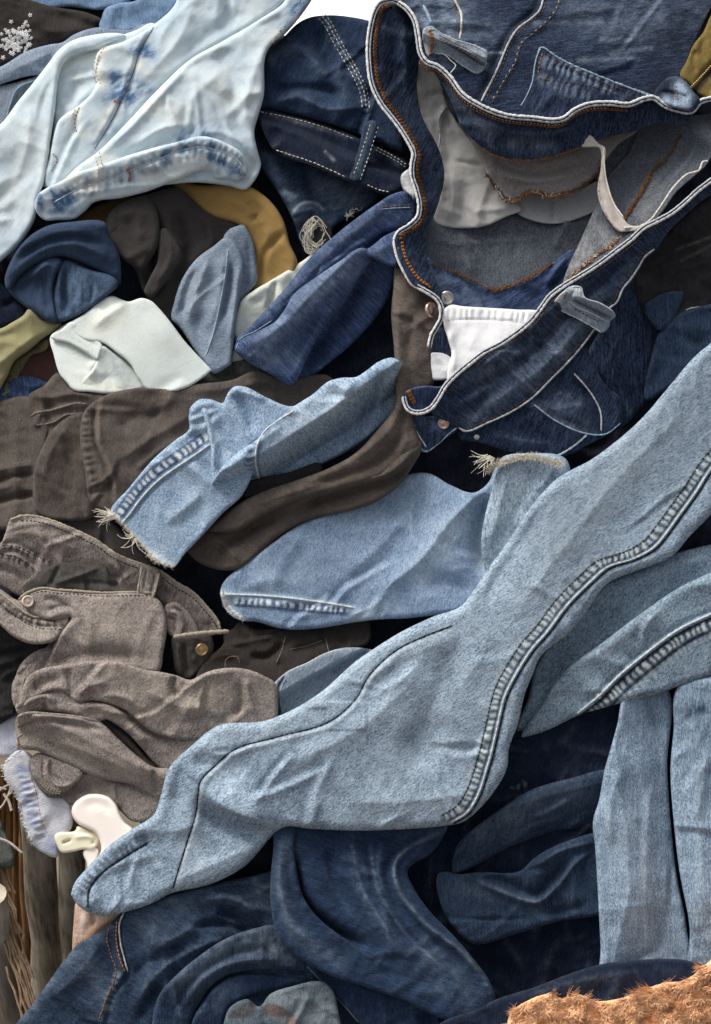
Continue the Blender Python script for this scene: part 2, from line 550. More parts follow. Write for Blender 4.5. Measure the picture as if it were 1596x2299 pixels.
def tube_mesh(paths, radii, sides=6, caps=True):
    """paths: list of (n,3) arrays, radii: list of floats or arrays"""
    V, F = [], []
    off = 0
    for P, r in zip(paths, radii):
        P = np.asarray(P, float); n = len(P)
        if n < 2: continue
        r = np.broadcast_to(np.asarray(r, float), (n,))
        T = np.gradient(P, axis=0); T /= np.linalg.norm(T, axis=1)[:, None] + 1e-12
        ref = np.where(np.abs(T @ PN)[:, None] > 0.92, CR[None], PN[None])
        A = np.cross(T, ref); A /= np.linalg.norm(A, axis=1)[:, None] + 1e-12
        B = np.cross(T, A)
        a = np.arange(sides) / sides * 2 * np.pi
        ring = P[:, None] + r[:, None, None] * (np.cos(a)[None, :, None] * A[:, None] + np.sin(a)[None, :, None] * B[:, None])
        V.append(ring.reshape(-1, 3))
        i = np.arange(n - 1)[:, None]; j = np.arange(sides)[None]
        q = np.stack([off + i * sides + j, off + i * sides + (j + 1) % sides, off + (i + 1) * sides + (j + 1) % sides, off + (i + 1) * sides + j], -1).reshape(-1, 4)
        F.append(q)
        off += n * sides
    if not V: return None, None
    return np.concatenate(V), np.concatenate(F)


def on(p, c, lift=0.0):
    """points of a traced curve laid on a piece of cloth"""
    return world_pt(c[:, 0], c[:, 1], p.field(c[:, 0], c[:, 1]) + lift)


def cord(p, pts, r=2.2, mat='thread_white', lift=0.5, name='seam_edge', parent=None, wob=0.15, sides=7, step=4.0, h=None):
    c = smooth_curve(pts, False, step)
    z = (p.field(c[:, 0], c[:, 1]) if h is None else h(c)) + lift
    P = world_pt(c[:, 0], c[:, 1], z)
    n = len(c)
    rr = r * S * (1 + wob * np.sin(np.arange(n) * 1.9 + 2 * np.sin(np.arange(n) * .37)) + wob * 0.6 * RNG.standard_normal(n))
    rr[0] *= 0.3; rr[-1] *= 0.3
    V, F = tube_mesh([P], [np.abs(rr)], sides)
    s = np.arange(n) * step / 100
    fab = np.stack([np.repeat(s, sides), np.tile(np.arange(sides) * 0.02, n), np.zeros(n * sides)], -1)
    t = np.zeros((n * sides, 4)); t[:, 3] = 1
    return link_mesh(name, V, F, mat, parent or p.obj, fab=fab, tint=t)


def stitch(p, pts, mat='thread_white', ln=6.0, gap=3.0, r=1.1, lift=0.6, name='stitching', parent=None, offs=(0,), h=None, jit=0.25):
    paths, radii = [], []
    for of in offs:
        c = smooth_curve(pts, False, 2.0)
        d = np.gradient(c, axis=0); d /= np.linalg.norm(d, axis=1)[:, None] + 1e-9
        c = c + np.stack([-d[:, 1], d[:, 0]], -1) * of
        seg = np.r_[0, np.cumsum(np.linalg.norm(np.diff(c, axis=0), axis=1))]
        s = 0.0
        while s < seg[-1] - ln:
            a = s + np.linspace(0, ln, 4)
            x = np.interp(a, seg, c[:, 0]); y = np.interp(a, seg, c[:, 1])
            x = x + RNG.normal(0, jit); y = y + RNG.normal(0, jit)
            z = (p.field(x, y) if h is None else h(np.stack([x, y], -1))) + lift + np.array([-1.2, 0.2, 0.2, -1.2]) * r
            paths.append(world_pt(x, y, z)); radii.append(np.array([0.55, 1, 1, 0.55]) * r * S * (1 + RNG.normal(0, 0.1)))
            s += ln + gap + RNG.normal(0, 0.3)
    V, F = tube_mesh(paths, radii, 5)
    if V is None: return None
    o = link_mesh(name, V, F, mat, parent or p.obj)
    o["kind"] = "stuff"
    return o


def fray(p, pts, n=60, ln=22, ang=None, spread=0.7, r=0.8, mat='thread_cream', name='frayed_threads', parent=None, curl=0.5, lift=2, z0=None, drop=6):
    """loose threads along an edge, leaving it on the left of the traced direction"""
    c = smooth_curve(pts, False, 2.0)
    d = np.gradient(c, axis=0); d /= np.linalg.norm(d, axis=1)[:, None] + 1e-9
    paths, radii = [], []
    for i in range(n):
        k = int(RNG.integers(0, len(c)))
        a0 = math.atan2(-d[k, 0], d[k, 1]) if ang is None else ang
        a = a0 + RNG.normal(0, spread)
        L = ln * (0.35 + 1.0 * RNG.random()**1.5)
        m = 7
        cur = RNG.normal(0, curl)
        x = [c[k, 0] - 3 * math.cos(a)]; y = [c[k, 1] - 3 * math.sin(a)]
        for j in range(m - 1):
            a += cur / m * 2 + RNG.normal(0, 0.12)
            x.append(x[-1] + math.cos(a) * L / m); y.append(y[-1] + math.sin(a) * L / m)
        b = float(p.field(c[k:k + 1, 0], c[k:k + 1, 1])[0]) if z0 is None else z0
        t = np.linspace(0, 1, m)
        z = b + lift + RNG.normal(0, 2) * t - drop * t**2
        paths.append(world_pt(np.array(x), np.array(y), z)); radii.append(r * S * (1 - 0.6 * t) * (0.7 + 0.6 * RNG.random()))
    V, F = tube_mesh(paths, radii, 4)
    o = link_mesh(name, V, F, mat, parent or p.obj)
    o["kind"] = "stuff"
    return o


def disc(p, x, y, r, hgt, mat, name='button', parent=None, lift=0.0, ring=True, z=None, tilt=None):
    """a moulded metal button or rivet: lathe with rim and dished centre, axis along the cloth's normal"""
    if z is None:
        z = float(p.field(np.array([x]), np.array([y]))[0]) + lift
    O = world_pt(x, y, z)[0]
    e = 4.0
    if tilt is None:
        zx = p.field(np.array([x + e, x - e, x, x]), np.array([y, y, y + e, y - e]))
        gx = (zx[0] - zx[1]) / (2 * e); gy = (zx[2] - zx[3]) / (2 * e)
    else:
        gx, gy = tilt
    U = world_pt([x + 1, x, x], [y, y + 1, y], [z, z, z + 1])
    ux, uy, un = (U[0] - O), (U[1] - O), (U[2] - O)
    ux, uy, un = [a / np.linalg.norm(a) for a in (ux, uy, un)]
    nn = un - gx * ux - gy * uy; nn /= np.linalg.norm(nn)
    A = np.cross(nn, uy); A /= np.linalg.norm(A); B = np.cross(nn, A)
    prof = [(1.0, 0.0), (1.02, 0.45), (0.96, 0.85), (0.84, 1.0), (0.74, 0.92), (0.66, 0.7), (0.40, 0.66), (0.30, 0.82), (0.15, 0.86), (0.02, 0.8)] if ring else \
           [(1.0, 0.0), (0.98, 0.4), (0.8, 0.8), (0.5, 1.0), (0.02, 1.05)]
    n = 24
    V = []; F = []
    for i, (a, b) in enumerate(prof):
        for j in range(n):
            th = j / n * 2 * math.pi
            V.append(O + (A * math.cos(th) + B * math.sin(th)) * a * r * S + nn * b * hgt * S)
            if i:
                k = (j + 1) % n
                F.append(((i - 1) * n + j, (i - 1) * n + k, i * n + k, i * n + j))
    F.append(tuple((len(prof) - 1) * n + j for j in range(n)))
    return link_mesh(name, V, F, mat, parent or p.obj)


def shift(pts, dx, dy):
    return [(p[0] + dx, p[1] + dy) for p in pts]
# ------------------------------------------------------------------ the cloths of the heap
cloth('denim_main', (0.0719, 0.1101, 0.1622), (0.4220, 0.5216, 0.6147), wear=(0.52, 0.59, 0.60), stain=(0.012, 0.022, 0.045), twill=0.95, mottle=0.42, slub=0.15)
cloth('denim_second', (0.0567, 0.0897, 0.1297), (0.3017, 0.3936, 0.4649), wear=(0.50, 0.55, 0.55), stain=(0.012, 0.022, 0.045), twill=0.95, mottle=0.42, slub=0.15)
cloth('denim_light', (0.0962, 0.1656, 0.2655), (0.4179, 0.5223, 0.6305), wear=(0.60, 0.66, 0.68), stain=(0.03, 0.06, 0.13), twill=1.0, mottle=0.4, slub=0.1)
cloth('denim_bright', (0.0794, 0.1350, 0.2358), (0.3108, 0.3990, 0.5013), wear=(0.58, 0.64, 0.68), stain=(0.03, 0.06, 0.14), twill=0.8, mottle=0.45, slub=0.1)
cloth('denim_hero', (0.0041, 0.0077, 0.0193), (0.0356, 0.0556, 0.1037), wear=(0.26, 0.33, 0.42), stain=(0.006, 0.009, 0.018), twill=0.8, mottle=0.4, slub=1.1, tw=0.9)
cloth('denim_hero_pale', (0.10, 0.14, 0.19), (0.30, 0.36, 0.42), wear=(0.60, 0.60, 0.58), stain=(0.02, 0.03, 0.05), twill=0.8, mottle=0.5)
cloth('denim_inside', (0.0332, 0.0392, 0.0500), (0.1211, 0.1350, 0.1575), wear=(0.35, 0.34, 0.33), stain=(0.02, 0.025, 0.04), twill=1.0, mottle=0.3, slub=0.1)
cloth('denim_inside_pale', (0.1050, 0.0975, 0.0938), (0.2560, 0.2400, 0.2280), wear=(0.45, 0.42, 0.40), twill=0.6, mottle=0.3, slub=0.1)
cloth('denim_royal', (0.0099, 0.0186, 0.0519), (0.0743, 0.1151, 0.2217), wear=(0.28, 0.35, 0.46), stain=(0.008, 0.014, 0.03), twill=0.5, mottle=0.4, slub=0.8)
cloth('denim_navy', (0.0024, 0.0047, 0.0122), (0.0126, 0.0215, 0.0463), wear=(0.25, 0.28, 0.32), stain=(0.004, 0.006, 0.012), twill=0.5, mottle=0.4, slub=0.7)
cloth('denim_ink', (0.0049, 0.0105, 0.0229), (0.0345, 0.0602, 0.1061), wear=(0.20, 0.25, 0.30), stain=(0.004, 0.006, 0.012), twill=0.7, mottle=0.4, slub=0.5)
cloth('denim_indigo', (0.0057, 0.0131, 0.0335), (0.0267, 0.0497, 0.0961), wear=(0.22, 0.29, 0.38), stain=(0.005, 0.008, 0.016), twill=0.6, mottle=0.4, slub=0.6)
cloth('denim_slate', (0.0338, 0.0488, 0.0638), (0.1200, 0.1520, 0.1760), wear=(0.30, 0.33, 0.34), stain=(0.22, 0.10, 0.04), twill=0.9, mottle=0.5, slub=0.3)
cloth('denim_greyblue', (0.0836, 0.1320, 0.1931), (0.3375, 0.4284, 0.5242), wear=(0.55, 0.60, 0.64), stain=(0.03, 0.05, 0.08), twill=0.95, mottle=0.4, slub=0.5)
cloth('denim_grey', (0.10, 0.13, 0.17), (0.28, 0.33, 0.38), wear=(0.50, 0.52, 0.54), stain=(0.015, 0.02, 0.035), twill=0.7, mottle=0.5)
cloth('denim_dusty', (0.1040, 0.1415, 0.1979), (0.2741, 0.3273, 0.3878), wear=(0.50, 0.56, 0.60), stain=(0.05, 0.08, 0.13), twill=0.7, mottle=0.5, slub=0.3)
cloth('denim_bleached', (0.4000, 0.5023, 0.5761), (0.6502, 0.7178, 0.7181), wear=(0.76, 0.72, 0.60), stain=(0.07, 0.14, 0.27), twill=0.35, mottle=1.0, slub=0.3, bump=0.22)
cloth('denim_lilac', (0.3213, 0.3337, 0.3933), (0.5859, 0.5747, 0.5814), wear=(0.75, 0.72, 0.70), stain=(0.20, 0.25, 0.40), twill=0.6, mottle=0.5)
cloth('denim_behind', (0.0665, 0.1200, 0.2079), (0.1900, 0.2800, 0.3960), wear=(0.45, 0.5, 0.55), stain=(0.02, 0.03, 0.05), twill=0.5, mottle=0.6)
cloth('knit_navy', (0.0141, 0.0257, 0.0517), (0.0482, 0.0778, 0.1322), wear=(0.13, 0.19, 0.29), stain=(0.006, 0.009, 0.02), twill=0.4, mottle=0.5, slub=0.2)
cloth('fleece_char', (0.0208, 0.0176, 0.0168), (0.0528, 0.0464, 0.0440), wear=(0.12, 0.11, 0.1), stain=(0.005, 0.005, 0.006), twill=0.25, mottle=0.5, slub=0.1, sheen=0.08)
cloth('twill_brown', (0.0394, 0.0319, 0.0273), (0.1144, 0.0952, 0.0805), wear=(0.27, 0.22, 0.18), stain=(0.018, 0.015, 0.014), twill=0.5, mottle=0.6, slub=0.3, sheen=0.05)
cloth('twill_olive', (0.0905, 0.0761, 0.0675), (0.3705, 0.3144, 0.2821), wear=(0.40, 0.36, 0.28), stain=(0.030, 0.026, 0.022), twill=0.9, mottle=0.55, slub=0.1)
cloth('twill_olive_dark', (0.0340, 0.0310, 0.0286), (0.0825, 0.0760, 0.0682), wear=(0.25, 0.22, 0.17), stain=(0.01, 0.01, 0.01), twill=0.5, mottle=0.5)
cloth('cotton_black', (0.0104, 0.0104, 0.0117), (0.0364, 0.0350, 0.0364), wear=(0.12, 0.11, 0.10), stain=(0.004, 0.004, 0.004), twill=0.4, mottle=0.5)
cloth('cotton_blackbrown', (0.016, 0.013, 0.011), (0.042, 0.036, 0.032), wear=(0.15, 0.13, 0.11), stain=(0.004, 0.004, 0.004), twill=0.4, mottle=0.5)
cloth('cotton_cream', (0.52, 0.56, 0.48), (0.72, 0.74, 0.64), wear=(0.78, 0.76, 0.60), stain=(0.40, 0.43, 0.38), twill=0.2, mottle=0.4, slub=0.1, bump=0.2)
cloth('cotton_mint', (0.56, 0.61, 0.58), (0.72, 0.76, 0.72), wear=(0.78, 0.76, 0.58), stain=(0.36, 0.42, 0.43), twill=0.3, mottle=0.35, slub=0.1, bump=0.2)
cloth('cotton_white', (0.60, 0.60, 0.61), (0.78, 0.78, 0.78), wear=(0.8, 0.8, 0.8), stain=(0.45, 0.45, 0.47), twill=0.2, mottle=0.4, slub=0.1, bump=0.2)
cloth('cotton_pocket', (0.3040, 0.2960, 0.2800), (0.4760, 0.4675, 0.4420), wear=(0.6, 0.6, 0.58), stain=(0.25, 0.25, 0.26), twill=0.15, mottle=0.6, slub=0.1, bump=0.2)
cloth('cotton_tape', (0.34, 0.30, 0.27), (0.52, 0.47, 0.43), wear=(0.6, 0.55, 0.5), stain=(0.10, 0.09, 0.08), twill=0.4, mottle=0.6, slub=0.1)
cloth('cotton_tan', (0.24, 0.145, 0.045), (0.40, 0.26, 0.095), wear=(0.48, 0.35, 0.17), stain=(0.10, 0.06, 0.025), twill=0.2, mottle=0.5, slub=0.1, bump=0.2)
cloth('cotton_khaki', (0.20, 0.18, 0.085), (0.34, 0.31, 0.175), wear=(0.42, 0.39, 0.25), stain=(0.08, 0.075, 0.04), twill=0.2, mottle=0.5, slub=0.1, bump=0.2)
cloth('cotton_olivegold', (0.11, 0.075, 0.02), (0.21, 0.15, 0.05), wear=(0.32, 0.25, 0.12), stain=(0.015, 0.012, 0.008), twill=0.3, mottle=0.5)
cloth('cotton_maroon', (0.045, 0.022, 0.018), (0.09, 0.045, 0.036), twill=0.2, mottle=0.4)
cloth('cotton_camo', (0.030, 0.035, 0.030), (0.10, 0.11, 0.095), stain=(0.012, 0.014, 0.012), twill=0.3, mottle=1.2)
cloth('cotton_peach', (0.42, 0.27, 0.19), (0.66, 0.47, 0.38), wear=(0.75, 0.62, 0.55), stain=(0.20, 0.12, 0.07), twill=0.4, mottle=0.8, slub=0.9)
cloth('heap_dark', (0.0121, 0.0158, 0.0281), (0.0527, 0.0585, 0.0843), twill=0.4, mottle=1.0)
for n_, c_ in (('thread_white', (0.60, 0.60, 0.60)), ('thread_seam', (0.45, 0.50, 0.53)), ('thread_grey', (0.42, 0.44, 0.46)), ('thread_cream', (0.66, 0.61, 0.51)), ('thread_orange', (0.24, 0.105, 0.04)), ('thread_bright', (0.38, 0.155, 0.04)),
               ('thread_rust', (0.12, 0.062, 0.03)), ('thread_dark', (0.012, 0.014, 0.022)), ('thread_blue', (0.26, 0.35, 0.43)), ('thread_olive', (0.30, 0.26, 0.20)), ('thread_brown', (0.17, 0.14, 0.115)), ('thread_bone', (0.60, 0.55, 0.48)),
               ('thread_pale', (0.56, 0.60, 0.61)), ('thread_navy', (0.10, 0.14, 0.20))):
    plain(n_, c_, rough=0.9, var=0.35, scale=500, spec=0.1, bump=0.5)
plain('metal_brass', (0.42, 0.30, 0.14), rough=0.38, metal=0.9, var=0.3, scale=200, spec=0.5)
plain('metal_steel', (0.50, 0.47, 0.45), rough=0.35, metal=0.9, var=0.25, scale=200, spec=0.5)
plain('metal_copper', (0.55, 0.38, 0.32), rough=0.32, metal=0.85, var=0.25, scale=200, spec=0.5)
plain('button_bone', (0.62, 0.50, 0.40), rough=0.4, var=0.15, scale=200, spec=0.4)
plain('plastic_cream', (0.82, 0.74, 0.67), rough=0.35, var=0.05, scale=30, spec=0.45, bump=0.05, sss=0.15)
plain('plastic_ivory', (0.76, 0.70, 0.52), rough=0.35, var=0.06, scale=30, spec=0.45, bump=0.05, sss=0.1)
plain('plastic_clear', (0.75, 0.72, 0.70), rough=0.3, var=0.05, scale=30, spec=0.5)
plain('backdrop_white', (0.86, 0.85, 0.84), rough=0.85, var=0.03, scale=3, spec=0.1)
plain('ground_dirt', (0.16, 0.13, 0.10), rough=0.95, var=0.5, scale=9, spec=0.1, bump=0.8)


def bark(name, c1, c2, sc=(40, 40, 6)):
    m = bpy.data.materials.new(name); m.use_nodes = True; nt = m.node_tree; bs = nt.nodes["Principled BSDF"]
    tc = N(nt, "ShaderNodeTexCoord"); mp = N(nt, "ShaderNodeMapping"); mp.inputs["Scale"].default_value = sc
    nt.links.new(tc.outputs["Object"], mp.inputs[0])
    n = N(nt, "ShaderNodeTexNoise"); n.inputs["Scale"].default_value = 1.0; n.inputs["Detail"].default_value = 6; n.inputs["Roughness"].default_value = 0.65
    nt.links.new(mp.outputs[0], n.inputs["Vector"])
    n2 = N(nt, "ShaderNodeTexNoise"); n2.inputs["Scale"].default_value = 14.0; n2.inputs["Detail"].default_value = 3
    nt.links.new(tc.outputs["Object"], n2.inputs["Vector"])
    f = ramp(nt, n.outputs["Fac"], [(0.35, 0.0), (0.68, 1.0)])
    g = ramp(nt, n2.outputs["Fac"], [(0.45, 0.0), (0.7, 1.0)])
    c = mixc(nt, f, c1, c2)
    c = mixc(nt, math_n(nt, 'MULTIPLY', g, 0.45), c, tuple(v * 1.6 for v in c2))
    nt.links.new(c, bs.inputs["Base Color"]); bs.inputs["Roughness"].default_value = 0.9; bs.inputs["Specular IOR Level"].default_value = 0.15
    b = N(nt, "ShaderNodeBump"); b.inputs["Strength"].default_value = 0.8; b.inputs["Distance"].default_value = 0.003
    nt.links.new(n.outputs["Fac"], b.inputs["Height"]); nt.links.new(b.outputs[0], bs.inputs["Normal"])
    MATS[name] = m


bark('bark_grey', (0.11, 0.095, 0.07), (0.36, 0.32, 0.25), sc=(150, 150, 22))
bark('bark_pale', (0.26, 0.22, 0.17), (0.50, 0.45, 0.37), sc=(150, 150, 16))
bark('twig_rust', (0.16, 0.08, 0.035), (0.38, 0.21, 0.10), sc=(80, 80, 12))
bark('twig_straw', (0.17, 0.11, 0.065), (0.36, 0.26, 0.165), sc=(80, 80, 12))
# ------------------------------------------------------------------ the setting: ground, white backdrop added behind, dark core added to keep the gaps dark
gz = world_pt(798, 2600, 0)[0][2] - 0.55
g_ = link_mesh('ground', [(-30, -30, gz), (30, -30, gz), (30, 40, gz), (-30, 40, gz)], [(0, 1, 2, 3)], 'ground_dirt')
g_["kind"] = "structure"
pv = link_mesh('white_backdrop', [(-30, 1.3, gz + 0.12), (30, 1.3, gz + 0.12), (30, 40, gz + 0.12), (-30, 40, gz + 0.12), (-30, 1.3, gz), (30, 1.3, gz)], [(0, 1, 2, 3), (4, 5, 1, 0)], 'backdrop_white', smooth=False)  # level white plane added behind the heap so the top gap renders bright
pv["kind"] = "structure"

hp = patch('heap_core', None, 'heap_dark', [(40,-120),(540,-120),(600,60),(700,90),(850,80),(890,-120),(1800,-160),(1850,2560),(60,2560),(320,2250),(360,1950),(180,1700),(-180,1560),(-220,-100)],
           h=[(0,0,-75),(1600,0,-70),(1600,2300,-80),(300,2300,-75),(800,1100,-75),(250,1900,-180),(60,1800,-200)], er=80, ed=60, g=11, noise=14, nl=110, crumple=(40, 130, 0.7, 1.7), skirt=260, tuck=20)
hp.obj["kind"] = "stuff"; hp.obj["label"] = 'dark clothes core added inside the heap to keep light out of gaps'; hp.obj["category"] = 'clothes'  # core added to block light, so gaps between garments go near-black


def post(name, x0, y0, x1, y1, r, h, mat, label, length=1.0, n=18, parent=None):
    """an upright round pole: its traced top and a lower point fix the lean, it goes on down to the ground"""
    a = world_pt(x0, y0, h)[0]
    # same depth (y) for the lower traced point
    d = CF * DIST + CR * (x1 - FW / 2) * S - CU * (y1 - FH / 2) * S
    b = CP + d * ((a[1] - CP[1]) / d[1])
    u = (b - a) / np.linalg.norm(b - a)
    L = (gz - a[2]) / u[2]
    k = 26
    P = np.array([a + u * L * t for t in np.linspace(0, 1, k)])
    P[:, 0] += 0.0012 * np.sin(np.arange(k) * 0.9); P[:, 1] += 0.0012 * np.cos(np.arange(k) * 0.7)
    rr = r * S * (1 + 0.02 * np.sin(np.arange(k) * 1.3) + 0.012 * RNG.standard_normal(k))
    V, F = tube_mesh([P], [rr], n)
    F = [tuple(f) for f in F] + [tuple(range(n))]
    o = link_mesh(name, V, F, mat, parent)
    if label:
        o["label"] = label; o["category"] = 'post'
    return o


post('wooden_post', 80, 1790, 112, 2250, 38, -60, 'bark_grey', 'thick grey wooden post at left, beside the woven twigs')
post('wooden_post', 158, 1860, 168, 2250, 30, -75, 'bark_grey', 'narrower wooden post hidden partly by the bottom left jeans')
post('wooden_post', -22, 2010, 12, 2299, 34, -40, 'bark_pale', 'pale smooth wooden post in the bottom left corner')
wk = thing('twig_screen', 'woven screen of thin rusty twigs between the wooden posts', 'screen')
for i in range(34):
    x = -60 + i * 5.2 + RNG.normal(0, 2)
    post('upright_twig', x, 1740 + RNG.normal(0, 25), x + 12 + RNG.normal(0, 10), 2280, 4.2 + RNG.random() * 3, -135 + RNG.normal(0, 9), 'twig_rust', None, n=7, parent=wk)
for i in range(16):
    x = -60 + i * 7; y = 1750 + i * 32 - 30 * (i % 3)
    a = world_pt(x - 30, y - 60, -112)[0]; d = world_pt(x + 78, y + 250, -114)[0]
    P = np.array([a + (d - a) * t for t in np.linspace(0, 1, 12)]) + RNG.normal(0, 0.0012, (12, 3))
    V, F = tube_mesh([P], [2.6 * S * (1 + 0.2 * RNG.random())], 6)
    link_mesh('slanting_twig', V, F, 'twig_straw', wk)
for pts, r in (([(-20,1795),(5,1770),(22,1763),(28,1775),(14,1790)], 2.6), ([(-20,1830),(6,1808),(16,1790),(24,1772)], 2.6), ([(8,1782),(20,1800),(26,1820)], 3.4), ([(-10,1880),(18,1890),(50,1915)], 3.0), ([(-20,1752),(0,1768),(14,1772)], 2.4)):
    c = smooth_curve(pts, False, 4); V, F = tube_mesh([world_pt(c[:, 0], c[:, 1], -45 + 0 * c[:, 0])], [r * S], 7)
    link_mesh('tying_wire', V, F, 'bark_pale', wk)
# ------------------------------------------------------------------ top left: things behind, bleached jeans
t = thing('jeans', 'blue jeans at the very top edge behind the black embroidered garment', 'jeans')
patch('leg', t, 'denim_behind', [(40,-90),(300,-90),(290,5),(230,22),(150,16),(90,22),(50,5)], h=-40, er=20, ed=14, noise=5)
t = thing('garment', 'black garment with white flower embroidery in the top left corner', 'garment')
emb = patch('body', t, 'cotton_blackbrown', [(-90,-60),(40,-10),(120,15),(200,30),(232,48),(215,58),(225,72),(150,93),(95,108),(30,138),(-90,160)], h=-15, er=26, ed=14, noise=4,
            folds=[([(60,20),(110,70),(200,60)], 8, 20), ([(130,30),(190,55),(225,60)], -6, 12)])
V, F = [], []
for k in range(120):
    cx = 38 + RNG.normal(0, 17); cy = 92 + (cx - 38) * -0.35 + RNG.normal(0, 17)
    if cx > 84 or cy > 142 - cx * 0.35: continue
    r = 3.2 + RNG.random() * 3.5
    for j in range(5):
        a = j / 5 * 2 * math.pi + k
        q = [(cx, cy), (cx + math.cos(a - .4) * r * .7, cy + math.sin(a - .4) * r * .7), (cx + math.cos(a) * r, cy + math.sin(a) * r), (cx + math.cos(a + .4) * r * .7, cy + math.sin(a + .4) * r * .7)]
        qa = np.array(q); z = emb.field(qa[:, 0], qa[:, 1]) + np.array([2.6, 2.0, 1.2, 2.0])
        b = len(V); V += list(world_pt(qa[:, 0], qa[:, 1], z)); F.append((b, b + 1, b + 2, b + 3))
o = link_mesh('embroidery', V, F, 'thread_white', emb.obj); o["kind"] = "stuff"

t = thing('jeans', 'mid blue jeans crumpled behind the bleached jeans at the top', 'jeans')
patch('leg', t, 'denim_behind', [(222,60),(228,40),(236,20),(262,8),(310,-2),(330,-60),(420,-60),(410,0),(385,30),(350,62),(300,90),(250,90)], h=5, er=30, ed=26, noise=4, crumple=(10, 60, 0.8, 1.6))
t = thing('jeans', 'dusty blue jeans leg under the bleached jeans at far left', 'jeans')
patch('leg', t, 'denim_dusty', [(-90,175),(0,150),(60,115),(110,100),(140,95),(165,78),(215,62),(280,64),(350,50),(340,95),(240,110),(170,150),(125,165),(60,172),(0,190),(-90,220)],
      h=12, er=28, ed=22, noise=3, folds=[([(0,170),(90,130),(200,95)], 8, 18), ([(150,100),(120,120),(90,160)], -6, 10)])
t = thing('jeans', 'grey and navy folded jeans cuff at the far left edge', 'jeans')
ck = patch('cuff', t, 'denim_grey', [(-90,205),(0,192),(60,178),(95,165),(125,150),(130,190),(90,232),(40,270),(0,290),(-90,330)], h=2, er=14, ed=10, noise=2,
      folds=[([(80,178),(40,198),(22,235),(14,265)], 5, 5)], tint=[([(90,200),(60,225),(40,250)], 26, 0.9, 1)])
cord(ck, [(80,179),(40,198),(22,235),(14,265)], 1.6, 'thread_blue')

t = thing('jeans', 'pale bleached jeans with blue tie-dye patches and waistband at the top left', 'jeans')
BL1 = patch('leg', t, 'denim_bleached', [(-90,340),(0,280),(40,228),(75,185),(110,140),(132,112),(160,92),(200,80),(262,74),(285,80),(240,100),(215,112),(180,118),(145,140),(131,180),(124,240),(116,300),(100,405),(84,450),(79,490),(50,540),(0,588),(-90,640)],
      h=[(0,450,48),(60,300,52),(130,130,55),(250,85,45),(60,520,45)], er=40, ed=40, grain=0.6, noise=5, nl=110, skirt=70, tuck=16,
      folds=[([(128,130),(118,260),(95,400),(70,520)], 10, 22), ([(10,330),(40,420),(20,540)], -8, 40), ([(70,230),(60,330),(30,420)], 8, 26)],
      tint=[([(20,520),(70,480)], 60, 0.25, 1, 'n'), ([(60,350),(30,440)], 60, 0.3, 0, 'n')])
BL2 = patch('inner_panel', t, 'denim_bleached', [(128,140),(150,115),(215,95),(300,70),(345,52),(360,80),(300,160),(240,260),(190,350),(130,410),(98,420),(100,380),(118,300),(124,230)],
      h=[(150,130,28),(300,80,35),(120,400,30),(200,280,30)], er=14, ed=8, noise=4, grain=0.9, folds=[([(140,150),(180,125),(225,110)], -6, 8), ([(215,190),(165,240),(130,300)], 7, 16), ([(180,180),(150,240)], -8, 14)], tint=[([(135,150),(220,115)], 5, 0.5, 0)])
cord(BL2, [(135,150),(175,128),(222,115)], 1.6, 'thread_pale')
STR = [(345,60),(312,120),(300,160),(272,228),(240,290),(212,335)]
BL3 = patch('leg_strip', t, 'denim_bleached', [(395,5),(400,-80),(660,-80),(640,0),(580,45),(500,92),(425,135),(360,195),(280,280),(215,345),(150,400),(112,428),(100,408),(112,345),(122,298),(132,270),(175,238),(205,210),(216,185),(210,150),(222,115),(280,92),(345,55)],
      h=[(500,0,62),(420,90,66),(250,230,62),(120,400,52)], er=22, ed=20, grain=0.95, noise=4, nl=80,
      folds=[(STR, -5, 5), (shift(STR, -8, -4), 4, 6), ([(440,0),(400,90),(330,170)], 8, 22), ([(560,20),(470,80),(390,140)], -7, 18), ([(225,125),(214,180),(230,190)], -5, 6), ([(178,238),(168,290),(180,310)], -5, 6)],
      tint=[([(318,108),(345,122)], 20, 0.75, 1, 'n'), ([(300,115),(330,118)], 12, 0.7, 1, 'n'), ([(256,170),(300,175)], 19, 0.85, 1, 'n'), ([(262,195),(330,200)], 22, 0.9, 1, 'n'), ([(240,218),(290,228)], 19, 0.85, 1, 'n'), ([(268,250),(240,262)], 8, 0.8, 1, 'n'), ([(215,280),(250,285)], 22, 0.8, 1, 'n'), ([(230,300),(205,330)], 10, 0.9, 1, 'n'),
            ([(235,110),(220,150),(228,190)], 13, 0.9, 0, 'n'), ([(175,240),(168,285),(178,300)], 12, 0.9, 0, 'n'), ([(310,145),(325,160)], 14, 0.9, 0, 'n'), ([(250,250),(215,300)], 20, 0.6, 0, 'n'), ([(500,-20),(440,60)], 60, 0.25, 1, 'n')])
cord(BL3, STR, 1.2, 'thread_navy', lift=0)
for s_ in ([(245,95),(222,125),(216,165),(226,190)], [(236,98),(214,128),(209,165),(218,190)]):
    stitch(BL3, s_, 'thread_bone', r=1.2)
stitch(BL3, [(178,240),(168,270),(172,298)], 'thread_orange', r=1.2); stitch(BL3, [(168,243),(160,270),(163,300)], 'thread_bone', r=1.2)
stitch(BL3, [(255,226),(272,233)], 'thread_bright', ln=5, gap=1, r=1.6, offs=(-1.5, 1.5))
stitch(BL3, [(118,345),(128,355),(115,385)], 'thread_orange', ln=5, gap=2, r=1.2)
